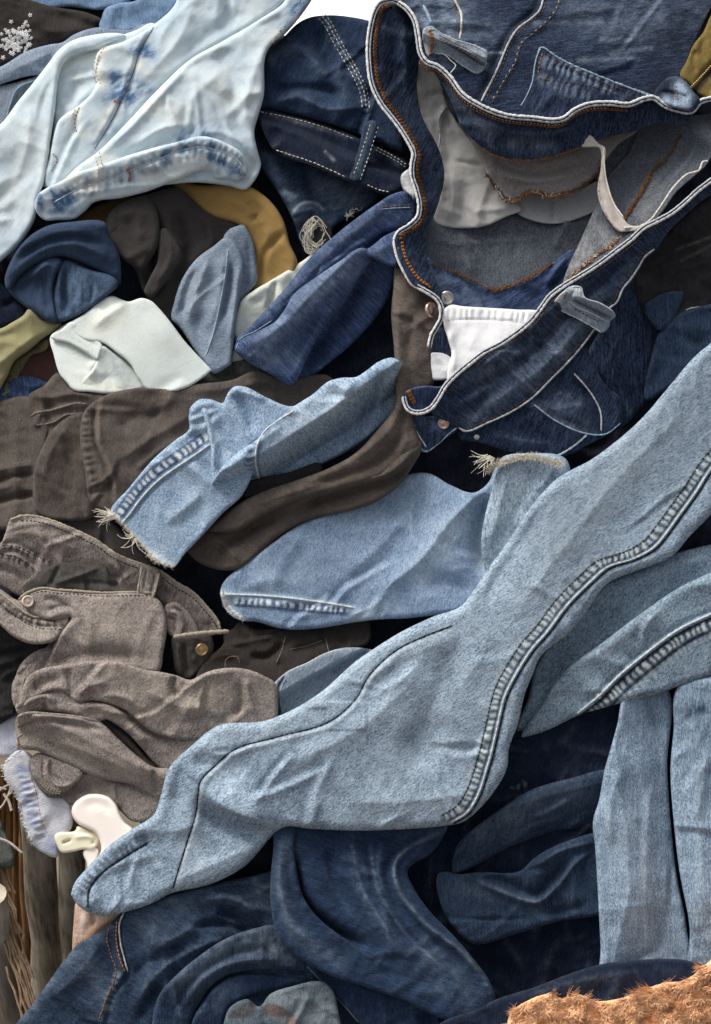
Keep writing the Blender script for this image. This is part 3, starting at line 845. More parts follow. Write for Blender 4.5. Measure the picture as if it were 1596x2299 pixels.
BL4 = patch('seat_panel', t, 'denim_bleached', [(640,0),(660,-80),(740,-80),(700,0),(672,40),(636,80),(612,98),(597,122),(592,215),(580,260),(571,295),(580,345),(586,368),(574,402),(550,426),(515,418),(440,410),(330,420),(200,430),(130,430),(165,382),(220,340),(280,280),(360,195),(425,135),(500,92),(580,45)],
      h=[(600,60,70),(450,250,95),(250,360,88),(560,330,80),(560,400,60)], er=30, ed=28, grain=0.75, noise=4.5, nl=90, skirt=75, tuck=16,
      folds=[([(590,110),(560,200),(545,300)], 8, 26), ([(420,150),(360,215),(290,290),(230,345)], 6, 9), ([(560,330),(500,300),(440,295)], 6, 12), ([(300,330),(360,290),(420,280)], 5, 10), ([(480,120),(520,180),(530,250)], -5, 14), ([(500,205),(530,260),(545,310)], -7, 18), ([(520,140),(420,230),(330,330)], 6, 34), ([(405,330),(420,300),(440,290)], -10, 12), ([(400,300),(330,330),(260,370)], -5, 14), ([(590,345),(560,390),(520,400)], -10, 16), ([(560,215),(590,205)], 6, 12)],
      tint=[([(420,310),(460,300)], 22, 0.7, 1, 'n'), ([(330,350),(400,325)], 20, 0.7, 1, 'n'), ([(480,270),(540,300)], 45, 0.35, 1, 'n'), ([(640,60),(690,-10)], 30, 0.9, 1, 'n'), ([(340,240),(400,250)], 26, 0.5, 0, 'n'), ([(500,200),(520,230)], 30, 0.4, 0, 'n'), ([(600,90),(620,70)], 14, 0.7, 0, 'n'), ([(240,360),(190,395)], 26, 0.5, 0, 'n')])
WB = [(120,455),(160,432),(200,415),(260,397),(300,380),(350,360),(400,340),(450,330),(495,340),(530,357),(544,372)]
BL5 = patch('waistband', t, 'denim_bleached', [(78,468),(84,438),(100,425),(140,405),(165,390),(215,374),(300,345),(400,318),(455,306),(500,318),(548,350),(556,385),(538,405),(510,402),(480,400),(456,384),(430,390),(410,400),(370,415),(330,430),(270,445),(210,455),(190,475),(165,492),(130,494),(100,494)],
      h=[(100,460,85),(300,380,112),(450,340,112),(540,380,90)], er=18, ed=20, grain=-0.35, noise=3, nl=50, skirt=60,
      folds=[(WB, -5, 3.5), (shift(WB, 0, 14), 2.5, 9, 'p'), (shift(WB, 0, -9), 2, 6, 'p'), ([(404,312),(410,335),(412,350)], -9, 8), ([(420,312),(425,330)], 7, 8), ([(215,345),(222,380),(220,410)], 4, 9), ([(455,372),(470,390),(500,395)], -8, 10)],
      tint=[(shift(WB, 0, 10), 18, 0.95, 1, 'blo'), (shift(WB, 0, -12), 11, 0.7, 1, 'blo'), ([(90,470),(88,440)], 8, 1.2, 1, 'n'), ([(120,430),(150,470)], 16, 0.9, 1, 'n'), ([(215,350),(222,408)], 14, 0.9, 0, 'n'), ([(160,400),(200,420)], 20, 0.7, 0, 'n'), ([(330,400),(440,370)], 20, 0.5, 0, 'n'), ([(480,360),(520,385)], 14, 0.8, 1, 'n')])
cord(BL5, WB, 1.5, 'thread_pale', lift=0.6)
stitch(BL5, [(217,340),(225,378),(223,412)], 'thread_bone', r=1.3, offs=(-5, 5))
stitch(BL5, [(287,378),(293,392),(290,412)], 'thread_bright', ln=5, gap=1.5, r=1.5, offs=(0, 2.5))
fray(BL4, [(640,60),(622,80),(612,96)], n=30, ln=9, mat='thread_bone', r=0.8)

t = thing('jeans', 'dark navy jeans with belt loop and frayed ankle, top centre', 'jeans')
NS = [(722,36),(735,52),(752,85),(772,120),(798,165),(816,205),(822,245)]
NV0 = patch('leg', t, 'denim_ink', [(573,285),(600,330),(700,360),(800,395),(850,440),(825,470),(780,490),(748,512),(738,548),(700,572),(676,548),(662,505),(632,445),(592,385),(560,330)], h=[(600,320,5),(700,500,18),(780,450,-5)], er=34, ed=34, noise=4, grain=1.0, skirt=60,
      folds=[([(590,330),(640,430),(690,520)], 14, 24), ([(690,380),(700,430),(745,500)], -18, 14), ([(655,485),(700,470),(740,500)], 4, 5)], tint=[([(655,480),(675,458),(705,455),(725,470)], 3, 1.0, 0), ([(640,430),(660,440)], 5, 0.7, 0, 'n'), ([(740,420),(800,440)], 40, 0.4, 0, 'n')])
NV1 = patch('seat', t, 'denim_indigo', [(593,140),(605,115),(640,80),(665,55),(692,40),(740,34),(800,40),(850,52),(880,60),(880,240),(905,340),(850,320),(760,285),(680,262),(600,245),(580,245),(590,195)],
      h=[(620,150,20),(740,60,22),(840,100,25),(700,230,36),(860,290,30)], er=40, ed=40, noise=5, nl=80, grain=0.5, crumple=(7, 90, 0.5, 1.8),
      folds=[([(590,236),(640,222),(675,215),(715,240),(760,245),(820,240)], 16, 18), ([(600,205),(700,200),(790,215)], -12, 14), (NS, 5, 8, 'b'), ([(640,90),(690,120),(740,190)], 8, 22), ([(700,60),(730,120),(745,180)], -9, 16), ([(770,110),(760,180),(790,230)], 6, 16)],
      tint=[(NS, 10, 0.35, 0, 'lad'), ([(615,130),(650,100)], 20, 0.25, 0, 'n')])
stitch(NV1, NS, 'thread_cream', r=1.1, offs=(-8, -1, 8), ln=7)
WBN = [(590,252),(640,262),(700,275),(760,297),(810,318)]
NV2 = patch('waistband', t, 'denim_navy', [(580,242),(640,254),(720,275),(800,306),(860,334),(916,364),(922,392),(905,425),(880,440),(845,432),(780,407),(700,372),(622,345),(595,305)],
      h=[(600,260,36),(780,350,58),(900,400,50)], er=12, ed=14, noise=3, grain=0.35, folds=[([(600,290),(700,320),(780,350)], -5, 16), ([(835,330),(880,360),(915,390)], 6, 14)], tint=[([(600,255),(800,310)], 5, 0.35, 0, 'n'), ([(640,345),(780,400)], 4, 0.35, 0, 'n'), ([(730,340),(750,360)], 3, 0.8, 0, 'n')])
stitch(NV2, [(585,251),(640,262),(720,283),(800,314)], 'thread_cream', r=1.1, ln=7); stitch(NV2, [(620,337),(700,364),(780,399)], 'thread_cream', r=1.1, ln=7)
stitch(NV2, [(845,334),(880,352),(915,375)], 'thread_cream', r=1.1, offs=(-3, 3), ln=6); stitch(NV2, [(825,415),(850,426),(880,432)], 'thread_cream', r=1.1)
BLN = patch('belt_loop', t, 'denim_ink', [(822,275),(838,270),(849,284),(845,300),(830,350),(812,402),(800,408),(784,402),(790,380),(806,330)], h=76, er=6, ed=8, g=3, noise=1, skirt=20, tint=[([(836,276),(795,402)], 5, 0.4, 0, 'n')])
stitch(BLN, [(840,282),(822,340),(800,402)], 'thread_cream', r=1.1, offs=(-9, 9), ln=6, gap=4)
op = patch('cuff_opening', t, 'cotton_black', [(690,498),(712,490),(735,498),(746,525),(738,552),(716,570),(694,562),(680,535)], h=[(690,510,34),(740,520,30),(710,560,36)], er=8, ed=6, g=3, noise=1.5, skirt=14)  # black patch laid on the ankle, standing in for the shade inside the cuff
pa, ra = [], []
for k in range(95):
    a0 = RNG.uniform(1.2, 4.2) if k % 4 else RNG.uniform(0, 6.28); sp = RNG.uniform(0.4, 1.5); rr = RNG.uniform(0.5, 1.15)
    th = np.linspace(a0, a0 + sp, 9); rx = 26 * rr * (1 + 0.3 * np.sin(2.3 * th + k)); ry = 36 * rr * (1 + 0.25 * np.cos(3 * th + 2 * k))
    pa.append(world_pt(712 + np.cos(th) * rx + RNG.normal(0, 2), 531 + np.sin(th) * ry + RNG.normal(0, 2), 40 + RNG.normal(0, 3) + 4 * np.sin(th * 2)))
    ra.append(0.62 * S * (0.6 + 0.7 * RNG.random()))
V, F = tube_mesh(pa, ra, 4)
o = link_mesh('frayed_threads', V, F, 'thread_cream', op.obj); o["kind"] = "stuff"
fray(NV0, [(800,470),(780,485),(790,478)], n=30, ln=18, mat='thread_cream', r=1.0, spread=1.2, curl=1.2, lift=6)
# ------------------------------------------------------------------ middle left: tan, charcoal, navy, pale legs
t = thing('trousers', 'tan ochre trousers curving out from under the bleached jeans', 'trousers')
patch('leg', t, 'cotton_tan', [(385,405),(450,415),(550,415),(600,445),(635,492),(650,545),(668,592),(655,625),(610,650),(575,660),(556,625),(566,560),(545,512),(475,487),(425,455)],
      h=[(450,440,10),(580,500,32),(620,600,20)], er=40, ed=36, noise=3, grain=0.9, folds=[([(480,440),(560,470),(600,530),(600,620)], 10, 22), ([(555,445),(580,480),(560,500)], -6, 8), ([(640,520),(600,560),(580,620)], -9, 9)], tint=[([(550,450),(590,500)], 8, 0.4, 1, 'n')])
patch('leg', t, 'cotton_tan', [(160,498),(200,470),(262,445),(300,440),(280,470),(230,505)], h=5, er=16, ed=14, tint=[([(160,490),(280,455)], 40, 1.0, 1)])
t = thing('fleece', 'charcoal black fleece top bunched under the bleached waistband', 'fleece')
patch('body', t, 'fleece_char', [(236,515),(242,485),(258,465),(285,450),(325,438),(400,422),(430,445),(475,485),(530,500),(552,512),(520,545),(470,570),(430,600),(412,640),(396,690),(384,730),(360,715),(345,690),(322,655),(300,600),(262,570),(242,545)],
      h=[(300,500,52),(450,520,25),(370,680,20),(430,460,30)], er=46, ed=42, noise=4, nl=70, skirt=70,
      folds=[([(335,455),(342,490),(352,530),(345,590),(352,650)], -24, 13), ([(370,520),(382,580),(365,650)], 16, 15), ([(400,470),(420,560),(395,640)], -18, 16), ([(430,470),(470,510),(480,560)], 7, 10), ([(415,430),(455,490),(470,550)], -5, 5), ([(320,600),(335,640),(350,670)], -14, 9)])
patch('body', t, 'fleece_char', [(236,515),(242,485),(258,465),(285,450),(325,440),(345,458),(356,490),(358,530),(350,562),(336,585),(318,606),(300,598),(262,570),(242,545)], h=62, er=44, ed=44, noise=3, nl=70, skirt=40, folds=[([(260,490),(300,475),(335,490)], 6, 18)])
patch('body', t, 'fleece_char', [(356,533),(360,515),(370,512),(390,537),(406,568),(388,609),(359,650),(342,668),(324,656),(335,625),(352,590)], h=54, er=18, ed=24, noise=2, skirt=30, folds=[([(375,530),(385,570),(350,640)], 5, 8)])
t = thing('sweater', 'navy knitted top twisted into a ball at the left', 'sweater')
patch('body', t, 'knit_navy', [(15,645),(30,620),(80,590),(118,575),(140,585),(125,620),(120,655),(124,690),(128,722),(112,724),(95,714),(58,690),(22,658)], h=[(30,640,40),(90,620,62),(100,700,58)], er=34, ed=40, noise=3, nl=60, skirt=70,
      folds=[([(70,625),(95,600),(115,592)], 12, 10), ([(95,612),(100,650),(112,700)], -8, 8), ([(40,650),(75,630),(90,660)], -7, 8)])
patch('inner_fold', t, 'knit_navy', [(118,660),(126,625),(132,592),(150,582),(178,596),(205,606),(255,622),(266,638),(238,666),(206,690),(165,714),(127,722),(121,695)], h=[(130,620,62),(200,650,72),(150,710,60)], er=26, ed=30, noise=2.5, nl=50, skirt=60,
      folds=[([(152,590),(146,640),(152,700)], -12, 7), ([(138,600),(132,650),(138,700)], 6, 7), ([(200,610),(207,650),(200,690)], -6, 4), ([(175,610),(178,660),(172,700)], 5, 10)], tint=[([(180,610),(185,660),(170,700)], 34, 0.8, 0, 'n'), ([(220,640),(235,650)], 20, 0.5, 0, 'n')])
patch('wrap', t, 'knit_navy', [(10,632),(18,600),(40,560),(72,526),(110,506),(160,498),(236,500),(246,530),(266,568),(272,605),(268,640),(248,624),(205,600),(170,584),(140,576),(112,580),(80,594),(46,618),(18,652)], h=[(40,600,70),(140,540,92),(240,570,80)], er=30, ed=34, noise=3, nl=60, skirt=26, tuck=10,
      folds=[([(20,625),(60,580),(110,556),(170,550),(250,585)], 8, 14), ([(30,600),(90,548),(170,532),(245,552)], -10, 9), ([(60,560),(120,525),(200,520)], 7, 12)])
t = thing('trousers', 'dark navy trousers showing at the left edge below the navy ball', 'trousers')
patch('leg', t, 'denim_navy', [(-90,640),(0,636),(30,660),(75,705),(40,722),(0,735),(-90,750)], h=16, er=24, ed=24, noise=4, folds=[([(0,690),(40,675),(70,700)], -10, 8)])
t = thing('jeans', 'soft blue-grey jeans leg standing between the charcoal fleece and cream cloth', 'jeans')
SB = [(512,560),(505,620),(494,680),(480,745),(462,800)]
patch('leg', t, 'denim_dusty', [(500,538),(514,515),(530,508),(545,504),(558,520),(570,550),(575,590),(577,632),(560,655),(545,672),(528,720),(515,700),(515,600)], h=[(540,530,46),(570,620,34),(530,700,30)], er=12, ed=14, noise=2.5, grain=1.4, skirt=40, folds=[([(555,530),(560,600),(545,660)], -6, 8)], tint=[([(560,560),(560,640)], 20, 0.5, 1, 'n')])
SBP = patch('leg', t, 'denim_dusty', [(385,717),(391,678),(408,628),(442,580),(480,552),(508,533),(528,545),(546,585),(541,640),(532,700),(526,760),(520,818),(520,818),(478,839),(467,826),(440,790),(404,737)],
      h=[(410,680,44),(470,600,60),(530,600,56),(490,780,56),(400,720,40)], er=24, ed=26, noise=2.5, grain=1.35, g=3.5, skirt=50, wr=0.5, folds=[(SB, 3, 4), ([(470,575),(440,660),(420,730)], 9, 14), ([(440,600),(415,670),(410,725)], -8, 9), ([(505,560),(492,650),(470,740)], 7, 13), ([(520,590),(512,660),(498,725)], -11, 8), ([(535,600),(527,680),(515,770)], 7, 8), ([(450,690),(445,760),(460,800)], -6, 12)], tint=[(SB, 3, 0.4, 0), ([(520,600),(505,690),(480,760)], 9, 0.5, 1, 'n'), ([(450,600),(420,700)], 20, 0.2, 0, 'n')])  # the broad dark stroke paints shade down the valley between pleats
cord(SBP, SB, 1.4, 'thread_blue')
t = thing('shirt', 'cream cotton cloth tucked between the blue jeans legs', 'shirt')
patch('body', t, 'cotton_cream', [(720,560),(680,585),(640,610),(600,634),(570,652),(542,674),(530,705),(525,755),(545,775),(600,740),(660,690),(740,600)], h=[(560,690,38),(650,620,30),(540,750,30)], er=26, ed=24, noise=3, folds=[([(620,625),(612,660),(600,700)], -10, 7), ([(560,680),(600,670)], -5, 10)])
patch('hem', t, 'cotton_cream', [(520,790),(532,785),(548,806),(540,825),(520,815)], h=15, er=8, ed=8)
t = thing('trousers', 'pale mint trousers leg with a flat square hem, folded over on itself', 'trousers')
patch('under_fold', t, 'cotton_mint', [(112,758),(120,748),(165,722),(200,748),(240,776),(290,812),(332,868),(290,880),(250,884),(200,880),(165,876),(150,860),(134,840),(120,795)],
      h=[(130,770,42),(200,850,50),(300,850,46)], er=6, ed=5, wr=0, noise=1.5, crumple=(2.0, 90, 0.7, 1.5), nl=60, grain=0.5, folds=[([(118,757),(150,768),(190,788),(218,804)], -7, 5), ([(228,775),(222,800),(200,832)], 9, 12), ([(240,785),(262,815),(275,860)], -5, 14), ([(140,760),(185,775)], 4, 10)],
      tint=[([(180,850),(260,868)], 26, 0.5, 0, 'n'), ([(240,800),(265,850)], 18, 0.6, 1, 'n')])
patch('fold', t, 'cotton_mint', [(228,776),(252,790),(288,818),(326,868),(300,878),(250,885),(200,880),(165,874),(182,856),(204,834),(218,806)], h=[(228,785,60),(205,835,58),(300,860,48),(180,870,50)], er=5, ed=4, g=3, wr=0, noise=1.5, nl=60, skirt=14, folds=[([(228,782),(240,820),(250,870)], -5, 16), ([(215,820),(200,850)], 4, 8)], tint=[([(250,800),(275,850)], 16, 0.7, 1, 'n'), ([(200,862),(260,876)], 16, 0.5, 0, 'n')])
patch('fold', t, 'cotton_mint', [(113,757),(118,749),(136,740),(163,721),(188,745),(224,768),(231,778),(226,792),(219,808),(196,794),(156,771)], h=[(120,752,54),(170,740,58),(222,780,62)], er=5, ed=4, g=3, wr=0, noise=1.5, nl=60, skirt=14, folds=[([(165,730),(190,755),(222,782)], -3, 8)])
patch('leg', t, 'cotton_mint', [(148,736),(190,704),(250,664),(272,672),(288,677),(318,669),(340,676),(355,690),(382,722),(415,766),(476,831),(476,831),(450,852),(415,872),(370,880),(330,875),(312,852),(290,815),(262,792),(230,770),(192,764),(165,750)],
      h=[(180,730,58),(320,680,66),(450,830,60),(300,800,70)], er=5, ed=4, wr=0.35, noise=1.2, nl=120, crumple=(2.0, 130, 0.7, 1.5), grain=0.75, skirt=18, folds=[([(290,678),(250,700),(205,740)], 7, 20), ([(270,674),(225,700)], -4, 10), ([(330,700),(400,800)], 4, 40)],
      tint=[([(220,740),(270,700)], 30, 0.5, 0, 'n'), ([(330,850),(400,840)], 40, 0.2, 1, 'n')])
t = thing('trousers', 'khaki green trousers leg at the left edge beside the mint trousers', 'trousers')
patch('leg', t, 'cotton_khaki', [(-90,745),(0,738),(30,722),(52,708),(66,692),(100,718),(140,726),(120,745),(100,757),(66,786),(32,812),(14,850),(-10,885),(-90,900)], h=[(0,780,42),(100,730,34),(0,860,30)], er=34, ed=34, noise=3, folds=[([(-20,830),(30,790),(90,745)], 9, 16), ([(-20,760),(40,745)], -5, 12)])
patch('leg', t, 'cotton_khaki', [(0,890),(14,850),(32,812),(66,786),(110,760),(105,785),(70,800),(45,840),(20,890)], h=4, er=14, ed=12, tint=[([(20,860),(80,780)], 30, 0.9, 1)])
t = thing('shirt', 'small maroon cloth scrap below the khaki trousers', 'shirt')
patch('body', t, 'cotton_maroon', [(25,860),(45,815),(70,795),(115,765),(128,800),(140,850),(100,862),(60,858)], h=-8, er=16, ed=14)
t = thing('jeans', 'small patch of dark blue jeans above the brown trousers at the left', 'jeans')
patch('leg', t, 'denim_royal', [(-60,900),(0,866),(20,850),(50,843),(85,848),(112,858),(126,835),(142,845),(150,880),(100,905),(0,915)], h=6, er=18, ed=18, noise=5, nl=30)
t = thing('garment', 'mottled dark green cloth under the mint hem', 'garment')
patch('body', t, 'cotton_camo', [(418,868),(470,838),(520,814),(560,808),(600,828),(560,850),(490,880)], h=24, er=16, ed=16, noise=4, nl=30, crumple=(8, 30, 0.2, 1.5))

t = thing('jeans', 'royal blue jeans leg with a sheen, running down left from the open waistband', 'jeans')
RB = patch('leg', t, 'denim_royal', [(940,430),(925,428),(880,436),(850,455),(800,490),(720,556),(690,585),(640,648),(570,724),(530,768),(527,785),(545,803),(600,835),(655,862),(690,850),(730,822),(790,772),(845,712),(880,650),(890,600),(900,560),(940,490)],
      h=[(900,470,52),(700,640,62),(600,780,64),(840,640,50),(660,840,45),(860,560,60)], er=30, ed=30, noise=3, nl=80, grain=2.35, skirt=60, tuck=12,
      folds=[([(890,515),(840,535),(790,560),(740,600),(680,650),(620,710),(575,760)], 20, 26, 's'), ([(893,590),(830,570),(812,578)], 8, 16), ([(830,585),(770,690),(700,790),(664,858)], -30, 30), ([(905,520),(860,525),(825,545)], -14, 12), ([(545,790),(590,760),(650,720)], 6, 14), ([(640,690),(700,650),(780,600)], 5, 12), ([(600,700),(560,750)], -6, 10)],
      tint=[([(800,590),(740,640),(660,720),(610,800)], 34, 0.45, 0, 'n'), ([(560,790),(640,840)], 20, 0.3, 0, 'n'), ([(850,470),(720,580)], 16, 0.2, 0, 'n')])  # first pale stroke paints the sheen of the lit plane into the colour
RB2 = patch('leg', t, 'denim_royal', [(930,430),(915,428),(880,436),(850,455),(800,490),(720,556),(690,585),(640,648),(570,724),(529,768),(548,768),(578,748),(618,727),(632,708),(662,664),(704,634),(760,596),(814,560),(838,538),(862,523),(900,517),(930,500)], h=[(900,460,84),(750,560,92),(600,710,92)], er=12, ed=14, noise=2.5, nl=70, grain=2.35, skirt=20, folds=[([(880,455),(760,550),(640,680)], 5, 20), ([(850,500),(760,570),(680,640)], -5, 9)], tint=[([(850,470),(720,580),(600,710)], 14, 0.25, 0, 'n')])
RB3 = patch('leg_fold', t, 'denim_royal', [(814,556),(840,572),(830,592),(802,630),(774,678),(732,728),(692,796),(668,850),(655,864),(600,836),(545,804),(526,785),(535,768),(578,744),(618,722),(634,702),(664,656),(704,626),(760,588)], h=[(800,590,104),(680,700,112),(600,790,106)], er=60, ed=52, noise=3, nl=60, grain=2.35, skirt=30, tuck=10, folds=[([(800,590),(720,670),(620,760)], 8, 16), ([(560,790),(620,770),(680,730)], -5, 12), ([(640,840),(670,780),(720,700)], -8, 12)], tint=[([(790,590),(700,660),(620,740),(580,800)], 30, 0.55, 0, 'n'), ([(600,810),(650,800)], 24, 0.3, 0, 'n')])  # pale strokes carry the painted sheen on this lit fold
patch('leg_fold', t, 'denim_royal', [(812,572),(838,550),(868,527),(897,518),(890,540),(892,570),(890,598),(866,594),(836,580)], h=[(830,565,98),(900,550,108)], er=16, ed=18, noise=2, nl=60, grain=2.6, skirt=24, folds=[([(840,570),(880,545),(930,535)], 5, 12)], tint=[([(850,560),(920,540)], 20, 0.25, 0, 'n')])
stitch(RB2, [(855,466),(890,462),(925,460)], 'thread_orange', ln=8, gap=2, r=1.1); cord(RB2, [(855,470),(890,467),(922,466)], 1.2, 'thread_blue')
cord(RB3, [(530,782),(540,760),(570,745),(610,720)], 1.1, 'thread_blue')
NVL = [(596,655)]

# ------------------------------------------------------------------ brown trousers
t = thing('trousers', 'dark brown trousers with pocket seams lying across the left', 'trousers')
BR1 = patch('hip', t, 'twill_brown', [(-90,895),(0,898),(60,890),(95,915),(112,960),(100,1010),(92,1060),(100,1130),(120,1180),(0,1190),(-90,1190)], h=[(0,920,15),(60,1000,28),(0,1150,10)], er=24, ed=20, noise=4, grain=0.1,
      folds=[([(-40,1068),(20,1050),(80,1043)], 7, 9), ([(-40,1092),(20,1072),(80,1062)], -14, 6), ([(-40,1135),(30,1118),(90,1108)], -16, 8), ([(-40,1108),(30,1090)], 6, 10)])
stitch(BR1, [(-30,1055),(20,1044),(76,1036)], 'thread_brown', r=1.0)
BR2 = patch('pocket', t, 'twill_brown', [(64,888),(98,866),(128,838),(148,852),(166,873),(240,888),(250,900),(215,930),(190,960),(150,1010),(95,1015),(76,965),(66,925)], h=[(110,880,40),(200,910,46),(120,990,36)], er=12, ed=12, noise=3, grain=-0.15,
      folds=[([(70,886),(110,893),(160,885),(210,890)], 7, 9), ([(112,895),(108,922)], -5, 8), ([(68,934),(112,922),(150,911),(195,908)], 5, 6), ([(82,955),(120,948),(150,931),(185,931)], 5, 6), ([(75,945),(130,935),(180,918)], 1.5, 6, 'p')], tint=[([(68,936),(112,923),(150,912),(195,909)], 4, 0.5, 0, 'n')])
cord(BR2, [(68,936),(80,928),(112,922),(150,911),(170,906),(196,908)], 2.6, 'thread_brown'); cord(BR2, [(82,955),(120,948),(150,931),(186,931)], 1.8, 'thread_brown')
BR3 = patch('pocket_bag', t, 'twill_brown', [(195,925),(160,930),(135,948),(112,972),(92,1010),(79,1045),(74,1090),(80,1150),(150,1170),(210,1160),(222,1110),(200,1040),(192,975)], h=[(130,980,50),(120,1100,46),(190,1060,44)], er=20, ed=20, noise=3, folds=[([(160,945),(115,1010),(95,1080)], 6, 14), ([(180,980),(150,1060),(160,1130)], -5, 20)])
GR = [(217,900),(211,940),(216,1000),(231,1035),(246,1080),(248,1125)]
BR4 = patch('leg', t, 'twill_brown', [(180,965),(182,940),(193,918),(215,899),(245,884),(290,873),(375,868),(430,862),(520,853),(575,832),(640,850),(740,845),(760,900),(680,960),(560,1010),(430,1060),(330,1120),(262,1160),(235,1150),(206,1132),(190,1055),(180,1000)],
      h=[(200,960,56),(300,920,68),(450,900,60),(640,880,40),(260,1100,62)], er=14, ed=14, noise=4, nl=80, grain=0.2, skirt=50,
      folds=[(GR, -9, 5), (shift(GR, 11, 0), 6, 8), ([(260,1040),(330,990),(430,930)], 10, 20), ([(260,960),(310,940),(380,920)], -9, 18), ([(420,880),(520,870),(640,850)], 6, 12), ([(300,1060),(360,1010),(420,985)], 7, 12), ([(188,930),(200,1040),(225,1120)], 2, 12, 'p'), ([(560,860),(640,880),(700,870)], -8, 16)],
      tint=[(shift(GR, 9, 0), 6, 0.35, 0, 'n'), ([(375,875),(380,890)], 10, 0.5, 0, 'n'), ([(190,930),(188,1000),(215,1120)], 5, 0.3, 0, 'n')])
t = thing('trousers', 'brown trousers leg hanging below the open waistband and sweeping left', 'trousers')
BGT = t
BG = patch('leg', t, 'twill_brown', [(890,590),(940,620),(985,660),(1000,700),(985,750),(972,800),(975,860),(930,900),(930,960),(948,1002),(928,1045),(896,1090),(838,1130),(798,1144),(700,1166),(650,1188),(592,1232),(555,1265),(528,1280),(470,1274),(432,1252),(415,1225),(460,1180),(540,1128),(600,1100),(660,1080),(740,1050),(798,1017),(850,962),(884,915),(887,860),(884,780),(878,705),(882,650)],
      h=[(930,650,60),(920,850,70),(880,1040,84),(700,1130,66),(520,1220,52)], er=30, ed=32, noise=3, nl=80, grain=2.2, skirt=55, tuck=12,
      folds=[([(938,1000),(880,1060),(798,1085),(700,1115),(640,1140)], 20, 30, 's'), ([(900,650),(895,800),(905,880)], 7, 16), ([(520,1170),(600,1130),(700,1100)], 9, 18), ([(480,1250),(560,1190),(640,1155)], -14, 12), ([(460,1200),(500,1220),(540,1265)], 10, 14), ([(905,950),(840,1020),(760,1060)], 6, 20)],
      tint=[([(900,600),(940,800)], 50, 0.25, 0, 'n'), ([(860,980),(740,1070)], 24, 0.2, 0, 'n')])
patch('leg_fold', BGT, 'twill_brown', [(890,590),(940,620),(985,660),(1000,700),(985,750),(972,800),(975,860),(930,900),(936,960),(942,1000),(902,1042),(840,1077),(798,1090),(730,1107),(660,1127),(600,1152),(560,1177),(535,1192),(500,1196),(470,1190),(500,1160),(540,1128),(600,1100),(660,1080),(740,1050),(798,1017),(850,962),(884,915),(888,860),(885,780),(879,705),(883,650)], h=[(940,650,84),(895,720,98),(895,820,104),(905,900,94),(930,930,80),(860,985,114),(760,1050,112),(640,1105,98),(520,1170,76),(970,800,88)], er=32, ed=36, noise=3, nl=70, grain=2.2, skirt=30, tuck=10,
      folds=[([(900,640),(894,780),(905,890),(860,980),(760,1050)], 7, 16), ([(920,960),(860,1030),(780,1065),(680,1095)], -7, 10), ([(930,700),(915,800),(930,870)], -5, 12), ([(560,1140),(640,1110),(740,1080)], 5, 10)], tint=[([(900,620),(905,800),(880,940)], 30, 0.3, 0, 'n'), ([(820,1010),(700,1080),(560,1140)], 18, 0.25, 0, 'n')])
t = thing('trousers', 'black trousers glimpsed under the rolled light blue leg', 'trousers')
patch('leg', t, 'cotton_black', [(505,1092),(560,1078),(650,1060),(720,1040),(720,1080),(650,1100),(560,1118),(520,1114)], h=66, er=10, ed=12, noise=3, nl=30, folds=[([(515,1105),(580,1098),(640,1085)], -6, 5)])
t = thing('jacket', 'charcoal cloth with a thin pale edge behind the olive waistband', 'jacket')
CH = patch('body', t, 'fleece_char', [(105,1163),(150,1143),(178,1122),(194,1114),(210,1138),(262,1180),(310,1230),(345,1275),(300,1290),(200,1230)], h=28, er=8, ed=8, noise=3)
cord(CH, [(108,1163),(150,1144),(178,1123),(194,1115)], 1.4, 'thread_grey')

# ------------------------------------------------------------------ light blue leg with raw hem, rolled
t = thing('jeans', 'light blue jeans leg with a raw fringed hem, rolled back over the brown trousers', 'jeans')
SA = [(474,996),(425,1030),(360,1075),(320,1115),(290,1155),(272,1176)]
LA = shift(SA, -13, -14)
LB1 = patch('leg', t, 'denim_light', [(248,1150),(290,1095),(320,1058),(350,1025),(395,987),(424,964),(424,930),(445,905),(490,905),(540,950),(570,1040),(545,1110),(500,1152),(460,1196),(415,1243),(388,1274),(350,1259),(320,1226),(282,1184)],
      h=[(280,1150,88),(400,1050,104),(380,1250,88),(500,1050,100)], er=20, ed=20, grain=0.9, g=3.5, noise=2.5, flat=[(270,1170,60),(320,1225,60),(365,1262,60)], skirt=18,
      folds=[(LA, 2, 11, 'b'), (LA, 0.6, 13, 'p'), (SA, 2, 4), (shift(SA, 5, 5), -4, 4), ([(425,960),(450,985),(470,1000)], -10, 14), ([(440,1080),(400,1180)], 5, 30)],
      tint=[(LA, 9, 1.0, 1), (LA, 7.5, 1.1, 0, 'lad'), (shift(LA, -8, -7), 3, 0.6, 1), (shift(LA, 6, 7), 3, 0.7, 1), ([(250,1150),(320,1226),(388,1272)], 7, 0.8, 0)])
cord(LB1, SA, 1.9, 'thread_pale', lift=1.2)
stitch(LB1, shift(LA, -9, -8), 'thread_navy', r=1.0)
HEMF = [(248,1150),(282,1184),(320,1226),(350,1259),(388,1273)]
fray(LB1, HEMF, n=420, ln=12, mat='thread_cream', r=0.6, curl=1.4, spread=0.9, ang=2.45)
fray(LB1, [(248,1150),(262,1165)], n=60, ln=44, mat='thread_cream', r=1.0, spread=0.25, ang=3.2, curl=0.3)
fray(LB1, [(296,1200),(306,1212)], n=14, ln=50, mat='thread_cream', r=1.0, spread=0.22, ang=2.1, curl=0.9)
